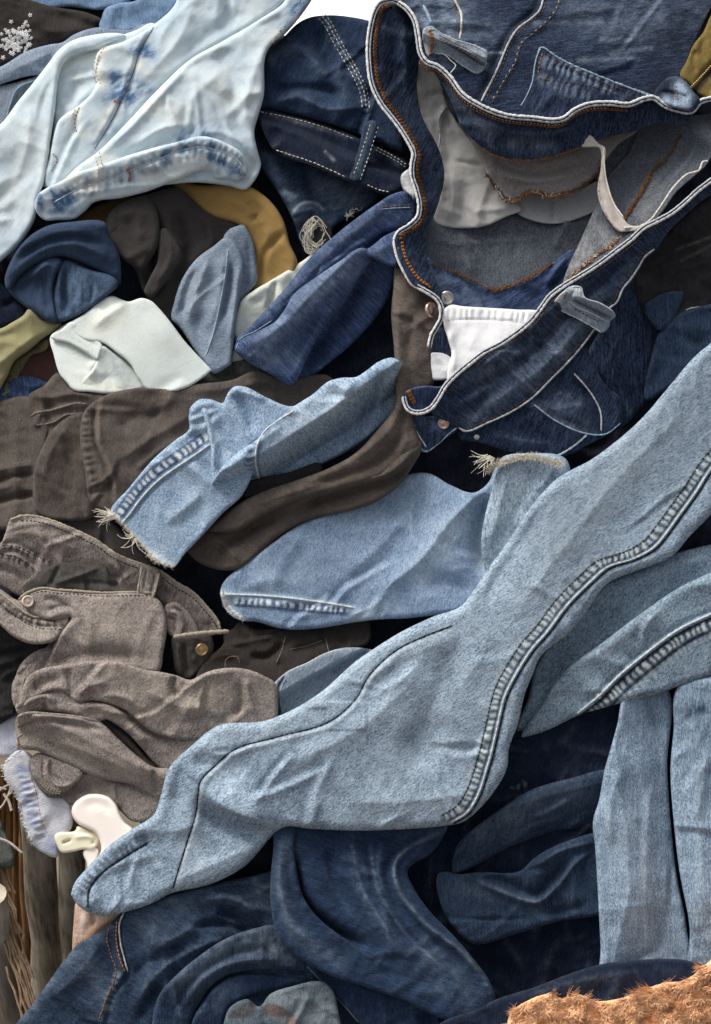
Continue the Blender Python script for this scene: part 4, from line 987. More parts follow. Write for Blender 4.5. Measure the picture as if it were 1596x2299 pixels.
LB2 = patch('inner_fold', t, 'denim_light', [(424,925),(445,898),(475,897),(500,905),(510,885),(524,869),(545,867),(600,893),(650,912),(690,905),(650,945),(590,985),(545,1010),(500,1060),(478,1088),(472,1000),(450,940)],
      h=[(440,920,100),(530,880,108),(640,920,95),(500,1050,112)], er=16, ed=16, grain=0.4, g=3.5, noise=2, folds=[([(527,872),(545,910),(560,940),(572,975)], -16, 13), ([(510,885),(540,880),(600,900)], 6, 8), ([(452,900),(468,950),(478,1010),(484,1060)], 12, 10), ([(430,925),(450,950),(460,990)], -8, 9), ([(490,920),(520,980),(510,1030)], -6, 18)], tint=[([(490,930),(520,1000)], 24, 0.45, 0, 'n')])
CR2 = [(660,922),(622,946),(598,964),(580,992),(573,1030),(582,1080)]
LB3 = patch('rolled_leg', t, 'denim_light', [(478,1087),(490,1060),(530,1018),(575,988),(609,955),(662,911),(702,885),(738,856),(768,848),(800,846),(825,830),(850,812),(880,803),(898,812),(900,880),(890,922),(850,962),(798,1003),(715,1046),(640,1069),(580,1082),(520,1092)],
      h=[(500,1070,118),(600,1020,132),(750,930,122),(850,880,84),(930,850,50)], er=42, ed=44, grain=2.45, g=3.5, noise=2.5, nl=80, skirt=60, tuck=12,
      folds=[(CR2, 3.5, 5), (shift(CR2, -14, 0), 2, 11, 'p'), ([(868,826),(842,866),(820,925),(815,975)], -14, 9), ([(890,830),(860,880),(850,940)], 8, 12), ([(800,850),(770,890),(740,950)], 8, 16), ([(720,1010),(760,985),(830,960)], -12, 12), ([(690,1000),(720,1025),(715,1044)], -10, 10), ([(500,1070),(570,1000),(640,950)], 6, 20)],
      tint=[(shift(CR2, -14, 2), 10, 0.75, 1, 'lad'), ([(640,960),(780,890)], 40, 0.3, 0, 'n'), ([(870,830),(830,920)], 10, 0.7, 1, 'n'), (shift(CR2, 6, 3), 4, 0.6, 1)])  # dark stroke at the right end paints the shade of the crease
cord(LB3, CR2, 2.0, 'thread_pale', lift=1.0)

# ------------------------------------------------------------------ bright blue leg below it
t = thing('jeans', 'bright mid blue jeans leg with pale stitched hem seam under the brown leg', 'jeans')
SC = [(506,1334),(600,1338),(700,1349),(760,1358),(795,1364)]
LC = [(530,1350),(600,1354),(700,1364),(778,1370)]
BB = patch('leg', t, 'denim_bright', [(495,1326),(500,1310),(530,1279),(575,1244),(625,1208),(670,1178),(760,1142),(840,1102),(900,1070),(960,1062),(1010,1088),(1063,1106),(1095,1085),(1112,1050),(1128,1026),(1180,1018),(1270,1030),(1280,1085),(1210,1180),(1130,1290),(1080,1365),(1010,1376),(920,1388),(850,1391),(798,1397),(735,1408),(670,1414),(625,1410),(575,1396),(540,1393),(512,1376),(498,1350)],
      h=[(520,1330,52),(700,1250,62),(900,1130,48),(1000,1250,72),(1180,1050,78),(1100,1300,55),(700,1390,50)], er=34, ed=30, grain=0.4, g=3.5, noise=3, nl=100, skirt=55, flat=[(500,1335,40),(520,1375,40)],
      folds=[(SC, 3, 4), (LC, 1.8, 9, 'b'), (LC, 0.9, 12, 'p'), ([(1110,1060),(1060,1120),(1010,1170),(940,1260),(870,1320),(840,1370)], 16, 30), ([(1100,1110),(1082,1170),(1076,1220),(1096,1290)], -26, 22), ([(1140,1060),(1130,1120),(1105,1200)], 12, 18), ([(860,1340),(820,1370),(780,1385)], 8, 14), ([(960,1300),(1010,1310),(1060,1330)], -8, 18), ([(560,1300),(700,1310)], 4, 30), ([(850,1330),(800,1400)], -6, 10)],
      tint=[(SC, 3.5, 0.7, 0), (LC, 8, 0.8, 1), (LC, 6.5, 1.0, 0, 'lad'), (shift(LC, 0, 9), 3, 0.5, 1), ([(1180,1040),(1150,1150),(1110,1240)], 42, 0.75, 0), ([(1030,1180),(950,1290)], 30, 0.3, 0, 'n'), ([(880,1360),(800,1390)], 22, 0.35, 0, 'n'), ([(497,1330),(515,1368),(545,1392)], 7, 0.9, 0)])
BB2 = patch('leg_fold', t, 'denim_main', [(1128,1034),(1180,1022),(1270,1036),(1275,1080),(1205,1165),(1145,1250),(1102,1305),(1086,1268),(1080,1218),(1088,1160),(1104,1100)], h=[(1150,1060,92),(1120,1180,90),(1100,1280,66),(1230,1080,84)], er=18, ed=20, grain=0.2, g=3.5, noise=2.5, nl=80, skirt=30, folds=[([(1140,1060),(1120,1140),(1098,1230)], 6, 14), ([(1200,1060),(1160,1150),(1120,1230)], -5, 18)], tint=[([(1180,1040),(1140,1160),(1110,1250)], 40, 0.35, 0, 'n')])
cord(BB, SC, 1.9, 'thread_pale', lift=1.0)
cord(BB, [(498,1328),(505,1348),(520,1368),(548,1390)], 3.4, 'thread_bone', lift=-2, name='hem_edge', wob=0.3)
stitch(BB, [(530,1356),(600,1361),(700,1372),(775,1375)], 'thread_navy', r=1.0)
fray(BB, [(498,1326),(502,1350),(515,1372),(545,1392)], n=90, ln=9, mat='thread_pale', r=0.9, ang=2.8)
fray(BB, [(1098,1058),(1112,1044),(1135,1036),(1180,1026),(1262,1042)], n=800, ln=17, mat='thread_cream', r=0.6, ang=-1.6, spread=0.8, curl=1.8, z0=98, lift=6, drop=-6)
fray(BB, [(1098,1058),(1112,1044),(1135,1036),(1180,1026),(1262,1042)], n=350, ln=12, mat='thread_bone', r=0.6, ang=1.5, spread=1.0, curl=1.8, z0=98, lift=4, drop=4)
fray(BB, [(1092,1022),(1108,1030)], n=26, ln=52, mat='thread_cream', r=1.0, ang=2.4, spread=0.22, curl=0.4, z0=108, lift=8, drop=-3)
# ------------------------------------------------------------------ the dark jeans lying open, waistband towards the viewer
t = thing('jeans', 'dark indigo jeans lying open with white-piped waistband, grey lining and pocket bags', 'jeans')
RIML = [(893,5),(880,1),(866,2),(855,6),(843,22),(833,55),(827,100),(828,145),(835,190),(855,232),(883,268),(898,288),(915,315),(929,345),(925,370),(925,395),(935,427),(942,462),(938,487),(918,507),(895,522),(887,540),(890,562),(895,580),(908,607),(925,635),(958,655),(980,670),(990,687),(990,715),(980,735),(970,752),(963,784)]
RIMU = [(893,5),(913,20),(930,45),(938,82),(945,122),(958,140),(983,150),(1008,172),(1038,212),(1073,235),(1110,252),(1148,262),(1197,266),(1242,271),(1264,267),(1292,247),(1322,235),(1367,232),(1412,235),(1447,222),(1467,220),(1492,237),(1522,247),(1552,250),(1572,229),(1596,222),(1680,205)]
RIMD = [(1690,330),(1596,405),(1567,427),(1542,450),(1509,477),(1477,495),(1444,512),(1417,537),(1387,560),(1337,597),(1297,622),(1264,642),(1234,665),(1212,695),(1190,722),(1160,747),(1123,772),(1085,792),(1055,815),(1028,837),(1000,866),(983,895),(968,915),(948,925),(928,925),(915,917),(908,900),(906,886)]
hz = lambda v: (lambda c: np.full(len(c), float(v)))
# inside, deepest first
patch('lining', t, 'denim_inside', [(950,470),(1010,490),(1100,490),(1230,470),(1340,460),(1330,520),(1290,640),(1200,700),(1100,660),(1020,620),(955,590)], h=[(980,500,0),(1100,560,-27),(1280,500,-35),(1260,640,-5),(1000,600,0)], er=5, ed=2, noise=4, grain=0.2, skirt=10,
      folds=[([(1035,500),(1045,560),(1060,620)], 5, 14), ([(1170,500),(1150,590)], -6, 20), ([(1280,480),(1240,560)], 8, 14)])
FL = patch('fly_shield', t, 'denim_royal', [(958,578),(990,600),(1023,613),(1060,632),(1110,650),(1150,640),(1197,620),(1240,590),(1290,560),(1300,600),(1280,650),(1220,720),(1100,710),(1000,705),(975,665)], h=[(970,620,48),(1100,670,28),(1250,620,23),(1050,700,38)], er=6, ed=3, noise=4, grain=1.0, skirt=14,
      folds=[([(1060,630),(1085,660),(1100,700)], -9, 12), ([(1225,640),(1245,610),(1275,575)], 9, 8), ([(1235,655),(1260,625),(1285,600)], -8, 7), ([(990,620),(1040,650)], 6, 14)], tint=[([(985,620),(1050,660),(1080,690)], 26, 0.35, 0, 'n')])
fray(FL, [(968,592),(1023,613),(1060,630),(1110,650),(1150,640),(1197,618),(1240,590)], n=300, ln=10, mat='thread_rust', spread=1.5, curl=1.5, r=1.1, lift=5, drop=0, name='overlock_thread')
fray(FL, [(1110,652),(1150,640),(1197,618),(1230,598)], n=120, ln=10, mat='thread_orange', spread=1.5, curl=1.5, r=1.0, lift=7, drop=0, name='overlock_thread')
LP2 = patch('pocket_bag', t, 'cotton_pocket', [(1140,435),(1200,430),(1300,425),(1352,405),(1345,465),(1300,490),(1245,503),(1200,497),(1160,478)], h=[(1150,460,-22),(1300,450,-30),(1230,490,-18)], er=5, ed=3, noise=3, skirt=10, folds=[([(1240,440),(1243,500)], -7, 5), ([(1210,440),(1180,480)], 5, 12)], tint=[([(1180,470),(1340,440)], 60, 0.8, 1)])
LP1 = patch('pocket_bag', t, 'cotton_pocket', [(935,140),(960,146),(985,170),(1000,225),(1030,280),(1062,320),(1087,355),(1110,410),(1150,450),(1172,470),(1136,487),(1100,504),(1073,511),(1010,511),(974,498),(986,450),(994,410),(990,375),(975,330),(940,265),(925,205)],
      h=[(950,160,34),(960,250,4),(1020,350,-2),(1000,480,2),(1150,470,-8),(1080,420,-6)], er=5, ed=3, noise=4, nl=60, skirt=10, grain=0.3,
      folds=[([(955,215),(985,208),(1005,215)], -7, 8), ([(1005,235),(988,260),(990,300)], 8, 7), ([(1000,240),(1020,300),(1030,330)], -4, 10), ([(1015,360),(1060,368),(1085,372)], -6, 5), ([(1010,385),(1015,440),(1005,500)], 10, 14), ([(1035,400),(1045,460),(1035,505)], -8, 14), ([(1060,475),(1110,470),(1150,465)], 6, 10), ([(995,420),(1005,440),(1000,460)], -7, 7), ([(975,270),(1000,310),(1010,380)], -9, 16)],
      tint=[([(960,180),(985,260)], 30, 0.8, 1, 'n'), ([(1045,410),(1040,500)], 20, 0.6, 1, 'n'), ([(1000,330),(1060,320)], 30, 0.3, 1, 'n')])  # dark strokes paint shade into the bag's upper end and its hollow
cord(LP1, [(1000,240),(985,268),(988,300),(985,330)], 1.4, 'thread_grey')
RP0 = patch('lining', t, 'denim_inside', [(1430,280),(1470,270),(1420,350),(1375,410),(1350,430),(1340,400),(1390,320)], h=-30, er=5, ed=3, noise=3, skirt=10)
RP = patch('lining', t, 'denim_inside', [(1409,347),(1440,290),(1480,272),(1540,262),(1600,255),(1690,250),(1690,330),(1600,350),(1585,372),(1560,395),(1520,430),(1480,485),(1450,510),(1412,510),(1377,460),(1360,415),(1390,368)], h=[(1400,400,-5),(1500,300,15),(1600,300,40),(1560,390,92),(1440,500,85)], er=5, ed=3, noise=4, grain=0.9, skirt=14,
      folds=[([(1540,280),(1527,310),(1500,350),(1460,390),(1440,430),(1410,485)], 6, 9), ([(1560,300),(1530,360),(1480,420),(1440,490)], -6, 7), ([(1410,350),(1440,362),(1460,385)], 4, 5), ([(1570,310),(1545,360),(1500,410)], 5, 7)], tint=[([(1470,420),(1440,480)], 16, 0.3, 0, 'n')])
OV = [(1530,300),(1500,350),(1460,390),(1440,430),(1402,492)]
fray(RP, OV, n=240, ln=12, mat='thread_rust', spread=1.6, curl=1.5, r=1.1, lift=4, drop=0, name='overlock_thread'); fray(RP, OV[2:], n=140, ln=11, mat='thread_orange', spread=1.6, curl=1.5, r=1.0, lift=6, drop=0, name='overlock_thread')
YK = patch('yoke_lining', t, 'denim_inside_pale', [(1030,270),(1085,328),(1150,350),(1247,344),(1300,326),(1370,300),(1440,282),(1430,296),(1390,322),(1356,366),(1340,393),(1312,416),(1275,433),(1235,439),(1197,430),(1175,437),(1155,452),(1136,447),(1112,418),(1094,393),(1083,368),(1060,320)],
      h=[(1060,310,32),(1200,360,44),(1200,430,20),(1330,390,22),(1420,295,36)], er=6, ed=3, noise=3, skirt=12, grain=0.1, folds=[([(1100,360),(1200,385),(1320,360)], -6, 10), ([(1100,385),(1200,405),(1300,392)], 6, 9), ([(1120,415),(1200,420)], -3, 6)], tint=[([(1083,368),(1110,417),(1150,450)], 4, 0.5, 0)])
SCL = [(1094,393),(1112,420),(1136,448),(1155,452),(1175,437),(1197,431),(1235,440),(1275,433),(1312,415),(1340,390),(1354,366)]
fray(YK, SCL, n=380, ln=12, mat='thread_rust', spread=1.6, curl=1.5, r=1.1, lift=3, drop=0, name='overlock_thread')
fray(YK, SCL[2:8], n=220, ln=12, mat='thread_orange', spread=1.6, curl=1.5, r=1.1, lift=5, drop=0, name='overlock_thread'); fray(YK, SCL[1:8], n=60, ln=13, mat='thread_bone', spread=1.2, r=0.9, lift=5, drop=0, name='overlock_thread')
IW = patch('waistband_facing', t, 'denim_hero', [(945,128),(958,142),(983,152),(1008,174),(1038,214),(1073,237),(1110,254),(1148,264),(1197,269),(1242,273),(1264,269),(1292,249),(1322,237),(1367,234),(1412,237),(1447,224),(1467,222),(1492,239),(1522,249),(1560,252),(1540,274),(1500,277),(1470,276),(1440,290),(1370,306),(1300,331),(1247,350),(1197,359),(1148,358),(1100,344),(1085,333),(1040,290),(1012,228),(985,178)],
      h=[(960,145,104),(1080,245,118),(1242,278,120),(1400,242,116),(1530,255,104),(1100,340,80),(1240,345,84),(1370,304,80),(1450,285,80)], er=4, ed=2, noise=3, skirt=12, grain=0.15, folds=[([(1040,270),(1120,320),(1220,325),(1320,295)], -6, 10), ([(1030,240),(1110,285),(1230,300),(1330,265)], 4, 9), ([(1000,200),(1050,270)], -4, 8)], tint=[([(1010,200),(1060,260),(1100,300)], 14, 0.35, 0, 'n'), ([(1150,320),(1230,330)], 16, 0.3, 0, 'n')])
fray(IW, [(1085,333),(1100,344),(1148,358),(1197,359),(1247,350),(1300,331)], n=240, ln=6, mat='thread_orange', spread=1.5, r=0.9, lift=2, drop=0, name='overlock_thread')
LW = patch('waistband_facing', t, 'denim_hero', [(855,10),(890,10),(912,26),(930,55),(938,90),(940,140),(936,200),(948,262),(983,330),(996,375),(996,412),(988,442),(973,487),(960,510),(958,575),(970,612),(990,655),(990,680),(958,657),(925,637),(908,609),(895,580),(890,560),(888,540),(896,524),(918,509),(939,488),(943,462),(936,427),(926,395),(926,370),(930,345),(916,315),(899,288),(884,268),(856,232),(836,190),(829,145),(828,100),(834,57),(844,24)],
      h=[(845,60,112),(832,150,116),(880,262,116),(925,345,116),(940,462,116),(895,545,112),(960,655,108),(925,100,78),(935,200,40),(985,350,36),(990,430,40),(960,520,76),(900,120,84)], er=4, ed=2, noise=3, nl=50, skirt=12, grain=0.4,
      folds=[([(890,60),(880,140),(890,210),(925,280),(955,360),(965,440)], -9, 16), ([(905,40),(910,140),(910,220)], 5, 8)])
for of, m_, nn in ((8, 'thread_rust', 0), (11, 'thread_orange', 0)):
    stitch(LW, [(878,12),(862,20),(852,45),(844,100),(845,145),(853,188),(872,228),(898,262),(914,288),(932,318),(944,347),(940,372),(941,395),(950,427),(957,462),(953,492),(932,515),(905,532),(902,545)], m_, ln=7, gap=1.2, r=1.6, offs=(of - 9, of - 6), lift=2)
stitch(LW, [(902,542),(905,562),(912,582),(924,605),(940,626),(968,645)], 'thread_bright', ln=7, gap=1.0, r=1.7, offs=(-2, 1), lift=2)
LI = patch('front_lining', t, 'denim_inside', [(1337,466),(1348,455),(1372,500),(1395,518),(1415,512),(1447,509),(1417,534),(1387,557),(1337,594),(1297,619),(1264,640),(1275,600),(1288,572),(1305,535),(1322,497)], h=[(1340,480,62),(1300,560,62),(1268,632,84),(1380,555,108),(1440,512,112),(1390,520,92)], er=5, ed=3, noise=2.5, skirt=14, grain=0.2,
      folds=[([(1340,480),(1365,520),(1385,540)], -5, 7), ([(1325,520),(1300,590)], 5, 14)], tint=[([(1310,560),(1290,610)], 34, 0.55, 0, 'n'), ([(1335,500),(1370,545)], 14, 0.4, 0, 'n')])
OV2 = [(1275,628),(1300,605),(1325,585),(1345,568),(1380,545),(1392,530)]
fray(LI, OV2, n=220, ln=12, mat='thread_orange', spread=1.6, curl=1.5, r=1.0, lift=4, drop=0, name='overlock_thread'); fray(LI, OV2, n=120, ln=11, mat='thread_bone', spread=1.6, curl=1.2, r=0.9, lift=4, drop=0, name='overlock_thread')
TP = patch('fly_tape', t, 'cotton_tape', [(1294,287),(1317,294),(1347,324),(1358,330),(1358,375),(1364,412),(1378,457),(1398,487),(1414,505),(1437,506),(1460,497),(1448,514),(1410,520),(1390,520),(1370,500),(1347,458),(1341,427),(1349,370),(1346,334),(1304,328)], h=[(1300,300,92),(1350,350,88),(1355,430,84),(1400,510,112),(1440,510,116)], er=4, ed=3, g=2.5, noise=1.5, skirt=8, folds=[([(1352,335),(1353,380),(1358,430),(1385,485)], 4, 6)], tint=[([(1350,440),(1380,490)], 10, 0.4, 1, 'n')])
fray(TP, [(1345,400),(1343,430),(1350,460),(1372,500),(1388,518)], n=60, ln=5, mat='thread_bone', ang=2.6, r=0.8)
cord(TP, [(1400,512),(1437,508),(1460,494),(1484,462),(1509,425),(1542,392),(1570,382),(1578,364),(1590,362)], 2.6, 'thread_bone', h=lambda c: np.interp(c[:, 0], [1400, 1460, 1590], [112, 104, 100]), name='tape_edge')
cord(TP, [(1356,330),(1357,375),(1363,412),(1378,457),(1400,489)], 1.8, 'thread_bone')
# small pocket bag in front, buttons
TR = patch('fly_end', t, 'denim_hero', [(972,752),(993,735),(1003,760),(1014,800),(968,796)], h=84, er=4, ed=3, g=3, noise=1, skirt=10)
WP2 = patch('pocket_bag', t, 'cotton_white', [(965,792),(975,790),(1010,798),(1020,815),(1018,840),(1003,852),(962,849),(960,820)], h=86, er=6, ed=6, g=3, noise=2, skirt=12, folds=[([(975,795),(1000,820),(1005,845)], 4, 10)])
WP = patch('pocket_bag', t, 'cotton_white', [(996,696),(1004,688),(1015,684),(1035,687),(1098,691),(1160,695),(1210,700),(1192,722),(1160,749),(1123,774),(1085,794),(1055,817),(1028,839),(1005,858),(1004,830),(1013,795),(1006,765),(997,735)], h=[(1005,700,92),(1100,695,82),(1190,705,88),(1020,840,104),(1120,765,104)], er=6, ed=6, g=3, noise=2, nl=60, skirt=14,
      folds=[([(1000,705),(1100,703),(1190,712)], 2.0, 10, 'p'), ([(1005,718),(1100,718),(1180,724)], -3, 3), ([(1080,725),(1050,790)], 3, 20), ([(1007,740),(1020,790),(1015,840)], 4, 10)], tint=[([(1100,720),(1150,735)], 22, 0.25, 1, 'n')])
stitch(WP, [(1005,718),(1060,717),(1120,719),(1180,725)], 'thread_grey', ln=5, gap=3, r=0.7)
disc(FL, 1003, 669, 16, 6, 'metal_steel', lift=22); disc(FL, 966, 697, 19, 7, 'metal_copper', lift=20, z=88, tilt=(-1.1, 0.2))
# outside: seat above the rim
ST = patch('seat', t, 'denim_hero', [(893,4),(913,20),(930,45),(938,82),(945,122),(958,140),(983,150),(1008,172),(1038,212),(1073,235),(1110,252),(1148,262),(1197,266),(1242,271),(1264,267),(1292,247),(1322,235),(1367,232),(1412,235),(1447,222),(1467,220),(1505,205),(1535,160),(1550,115),(1575,60),(1605,0),(1660,-100),(860,-100),(875,-10)],
      h=[(900,0,112),(945,122,120),(1080,235,126),(1242,268,128),(1400,232,124),(1470,218,116),(1540,100,40),(1450,60,85),(1200,0,112),(1000,0,116),(1200,150,128),(1350,100,118),(900,-90,60),(1600,-90,10)], er=4, ed=2, g=3.5, noise=3.5, nl=90, grain=1.45, skirt=10,
      folds=[([(1224,-30),(1212,22),(1197,38),(1160,67),(1140,100),(1118,152),(1080,228)], 4, 6), ([(1212,-30),(1200,20),(1184,36),(1148,66),(1128,100),(1106,152),(1068,225)], -7, 9), ([(1238,-30),(1228,40),(1180,85),(1130,190)], 2, 12), ([(960,10),(985,30),(1000,60),(1010,90)], -6, 10), ([(930,0),(960,30),(975,60)], 8, 12), ([(1030,160),(1080,140),(1110,150)], -10, 22), ([(1300,40),(1400,70),(1500,100)], 5, 50)],
      tint=[([(985,-40),(1000,30),(1010,80)], 46, 0.5, 0, 'n'), ([(940,30),(965,60)], 18, 0.7, 0, 'n'), ([(1060,60),(1100,80)], 50, 0.18, 0, 'n'), ([(1200,52),(1350,50)], 5, 0.35, 0, 'n'), ([(1350,90),(1440,86)], 6, 0.5, 0, 'n'), ([(1300,135),(1430,130)], 6, 0.45, 0, 'n'), ([(1370,120),(1460,108)], 6, 0.35, 0, 'n'), ([(1450,20),(1600,30)], 40, 0.2, 0, 'n'), ([(1300,20),(1460,40)], 60, 0.18, 0, 'n'), ([(1095,118),(1130,118)], 2.5, 0.7, 0),
            ([(1212,-30),(1200,20),(1184,36),(1148,66),(1128,100),(1106,152),(1068,225)], 6, 0.9, 1), ([(1455,215),(1500,180)], 30, 0.6, 1)])
SH1 = [(1224,-40),(1212,22),(1197,38),(1160,67),(1140,100),(1118,152),(1080,228)]
SH2 = [(1262,-40),(1258,0),(1247,27),(1227,50),(1197,77),(1173,97),(1158,140),(1135,180),(1103,234)]
cord(ST, SH1, 2.4, 'thread_grey', lift=1); stitch(ST, shift(SH1, 6, 2), 'thread_orange', r=1.1, ln=7); stitch(ST, SH2, 'thread_rust', r=1.2, ln=9, gap=1.5); stitch(ST, shift(SH2, -3, -1), 'thread_bone', r=0.7, ln=6, gap=8)
cord(ST, [(1010,-20),(1027,12),(1035,30),(1036,60),(1032,88)], 2.6, 'thread_bone', lift=0.5); stitch(ST, [(1018,-10),(1024,30),(1028,84)], 'thread_orange', r=1.0)
cord(ST, [(950,12),(962,36),(970,58)], 4.0, 'thread_blue', lift=0)
PK = patch('back_pocket', t, 'denim_hero', [(1214,107),(1214,107),(1250,128),(1285,146),(1372,182),(1466,217),(1447,224),(1412,237),(1367,234),(1322,237),(1292,249),(1264,269),(1242,272),(1197,268),(1157,263),(1162,248),(1190,203),(1197,175),(1200,140),(1207,118)],
      h=[(1214,112,132),(1466,217,124),(1170,255,130),(1264,265,133),(1320,190,134)], er=4, ed=3, g=3, noise=2.5, grain=0.4, skirt=8, folds=[([(1212,150),(1260,152),(1330,182),(1400,214)], -3, 4), ([(1225,135),(1300,165),(1400,205)], 1.6, 12, 'p'), ([(1205,160),(1250,205),(1290,235)], 4, 20)],
      tint=[([(1225,138),(1300,168),(1380,202)], 14, 0.5, 0, 'lad'), ([(1220,178),(1290,205),(1330,220)], 14, 0.3, 0, 'lad'), ([(1260,140),(1400,195)], 4, 0.7, 1)])
cord(PK, [(1207,120),(1214,107),(1250,128),(1285,146),(1330,165),(1372,182),(1420,200),(1462,216)], 2.2, 'thread_blue', lift=0.5, name='pocket_edge', wob=0.3); cord(PK, [(1214,108),(1206,125),(1200,150),(1196,180),(1185,210),(1160,252)], 1.6, 'thread_blue', lift=0.5, name='pocket_edge')
stitch(PK, [(1218,120),(1211,140),(1208,172)], 'thread_bright', r=1.2, ln=7); stitch(PK, [(1208,175),(1240,180)], 'thread_orange', r=1.2, ln=7); stitch(PK, [(1240,180),(1300,188),(1350,200),(1420,226)], 'thread_rust', r=1.0, ln=6); stitch(PK, [(1222,120),(1290,158),(1372,192),(1440,216)], 'thread_rust', r=1.0, ln=6)
# outside: front waistband and hip below the rim
OUT = [(1690,395),(1596,437),(1534,487),(1497,525),(1472,562),(1450,580),(1437,602),(1417,632),(1402,650),(1387,682),(1372,694),(1337,742),(1310,779),(1277,817),(1242,852),(1197,897),(1148,929),(1098,952),(1048,971),(1033,964)]
WBF = patch('waistband', t, 'denim_hero', RIMD[:-5] + [(975,935),(1000,945),(1020,957)] + OUT[::-1][1:],
      h=[(1596,410,118),(1450,512,122),(1300,622,128),(1190,722,128),(1060,815,124),(975,910,118),(1440,598,86),(1372,690,92),(1280,812,90),(1150,925,84),(1048,968,76),(1620,425,92)], er=5, ed=4, g=3, noise=3, nl=50, grain=-0.8, skirt=22,
      folds=[([(1420,570),(1362,620),(1272,707),(1197,790),(1120,840),(1063,872),(1000,915)], -14, 10), ([(1380,640),(1300,740),(1230,815),(1140,880),(1060,930)], 7, 18), ([(1330,620),(1230,700),(1140,780),(1050,845)], 5, 12), ([(1120,860),(1090,900),(1040,930)], -6, 14), ([(1010,890),(1040,880),(1070,860)], -7, 8)],
      tint=[([(1320,690),(1240,790),(1180,850)], 34, 0.35, 0, 'n'), ([(1150,800),(1060,860)], 26, 0.25, 0, 'n'), ([(1140,890),(1060,940)], 22, 0.25, 0, 'n'), ([(1430,600),(1380,660)], 20, 0.2, 0, 'n')])
HP = patch('hip', t, 'denim_hero', [(1030,968),(1098,945),(1148,922),(1197,890),(1242,845),(1285,800),(1312,780),(1332,812),(1350,850),(1368,872),(1392,892),(1397,920),(1392,950),(1362,977),(1312,1002),(1275,1022),(1220,1031),(1175,1022),(1130,1010),(1070,992),(1032,985)],
      h=[(1050,975,66),(1200,905,78),(1310,800,74),(1380,930,52),(1200,1010,48),(1290,940,72)], er=22, ed=20, g=3, noise=3, nl=60, grain=0.4, skirt=50,
      folds=[([(1198,908),(1248,945),(1318,975),(1373,970)], 4, 5), ([(1205,900),(1255,936),(1320,965)], -4, 6), ([(1275,850),(1316,890),(1336,930),(1340,965)], -5, 7), ([(1100,970),(1170,990),(1240,1000)], 5, 16), ([(1240,880),(1290,900),(1310,940)], 5, 16)], tint=[([(1230,900),(1300,950)], 26, 0.25, 0, 'n'), ([(1290,850),(1330,890),(1345,960)], 9, 0.8, 1)])
cord(HP, [(1198,908),(1248,945),(1318,974),(1360,974),(1393,950)], 1.7, 'thread_blue'); cord(HP, [(1288,838),(1310,862),(1330,888),(1348,925),(1350,968)], 1.8, 'thread_grey'); cord(HP, [(1180,1018),(1215,1026),(1248,1024),(1290,1000),(1318,976)], 2.2, 'thread_grey'); stitch(HP, [(1205,903),(1255,939),(1320,968)], 'thread_rust', r=1.0)
disc(HP, 1070, 981, 7, 4, 'metal_steel', name='rivet', ring=False, lift=1)
patch('leg', t, 'denim_hero', [(1395,655),(1450,600),(1490,560),(1510,640),(1500,780),(1485,850),(1440,915),(1390,960),(1370,890),(1320,800),(1345,745)], h=[(1420,660,10),(1480,800,-20),(1400,900,10)], er=24, ed=24, noise=4, skirt=40)
TIP = patch('waistband_end', t, 'denim_royal', [(905,886),(914,876),(926,871),(958,866),(982,868),(1002,866),(986,893),(968,913),(946,923),(924,922),(909,906)], h=[(910,890,108),(960,880,112),(1000,868,118)], er=6, ed=6, g=2.5, noise=1.5, skirt=14)
stitch(TIP, [(916,876),(923,890),(931,908)], 'thread_bright', ln=8, gap=0.5, r=2.0, offs=(-3, 0, 3), lift=2)
PLK = patch('placket', t, 'denim_hero', [(917,927),(955,934),(985,934),(1010,944),(1027,960),(988,993),(962,1013),(948,1010),(930,972)], h=[(930,940,82),(990,945,88),(955,1005,72)], er=6, ed=6, g=2.5, noise=2, skirt=20)
cord(PLK, [(918,928),(930,972),(940,995),(950,1011),(962,1013)], 3.2, 'thread_blue', lift=0); cord(PLK, [(962,1013),(988,993),(1010,972),(1026,960)], 1.4, 'thread_blue', lift=0); cord(PLK, [(922,931),(936,970),(957,1004)], 1.6, 'thread_grey', lift=0)
disc(PLK, 996, 950, 13, 8, 'metal_copper', lift=0)
# the piped edge runs round the whole opening: two pale cords with a dark line of stitching between
def rim(pts, z, side=1, k=1.0):
    c = smooth_curve(pts, False, 4.0)
    d = np.gradient(c, axis=0); d /= np.linalg.norm(d, axis=1)[:, None] + 1e-9
    nrm = np.stack([-d[:, 1], d[:, 0]], -1) * side
    for of, r, m, lf in ((-2.6, 3.4, 'thread_white', 0), (3.4, 2.5, 'thread_grey', 0), (0.8, 1.5, 'thread_dark', 2.0)):
        p = [tuple(q) for q in (c + nrm * of)[::2]]
        cord(ST, p, r * k, m, h=(lambda cc, lf=lf: z(cc) + lf), lift=0, name='waistband_piping', parent=t, wob=0.12)
zl = lambda c: np.interp(c[:, 1], [0, 60, 150, 350, 660, 790], [118, 118, 121, 121, 113, 98])
rim(RIML, zl, side=-1)
rim(RIMU, lambda c: np.interp(c[:, 0], [890, 945, 1080, 1242, 1400, 1470, 1550, 1690], [120, 130, 137, 140, 136, 128, 118, 104]), side=1, k=1.2)
rim(RIMD, lambda c: np.interp(c[:, 0], [905, 975, 1060, 1190, 1300, 1450, 1596, 1690], [112, 122, 128, 132, 132, 126, 122, 110]), side=1)
stitch(IW, [(c[0] - 2, c[1] + 13) for c in RIMU[4:19]], 'thread_orange', ln=7, gap=0.8, r=1.6, offs=(-2, 1.5), lift=2)
stitch(IW, [(c[0] - 2, c[1] + 10) for c in RIMU[5:18]], 'thread_bone', ln=4, gap=4, r=1.0, lift=3)
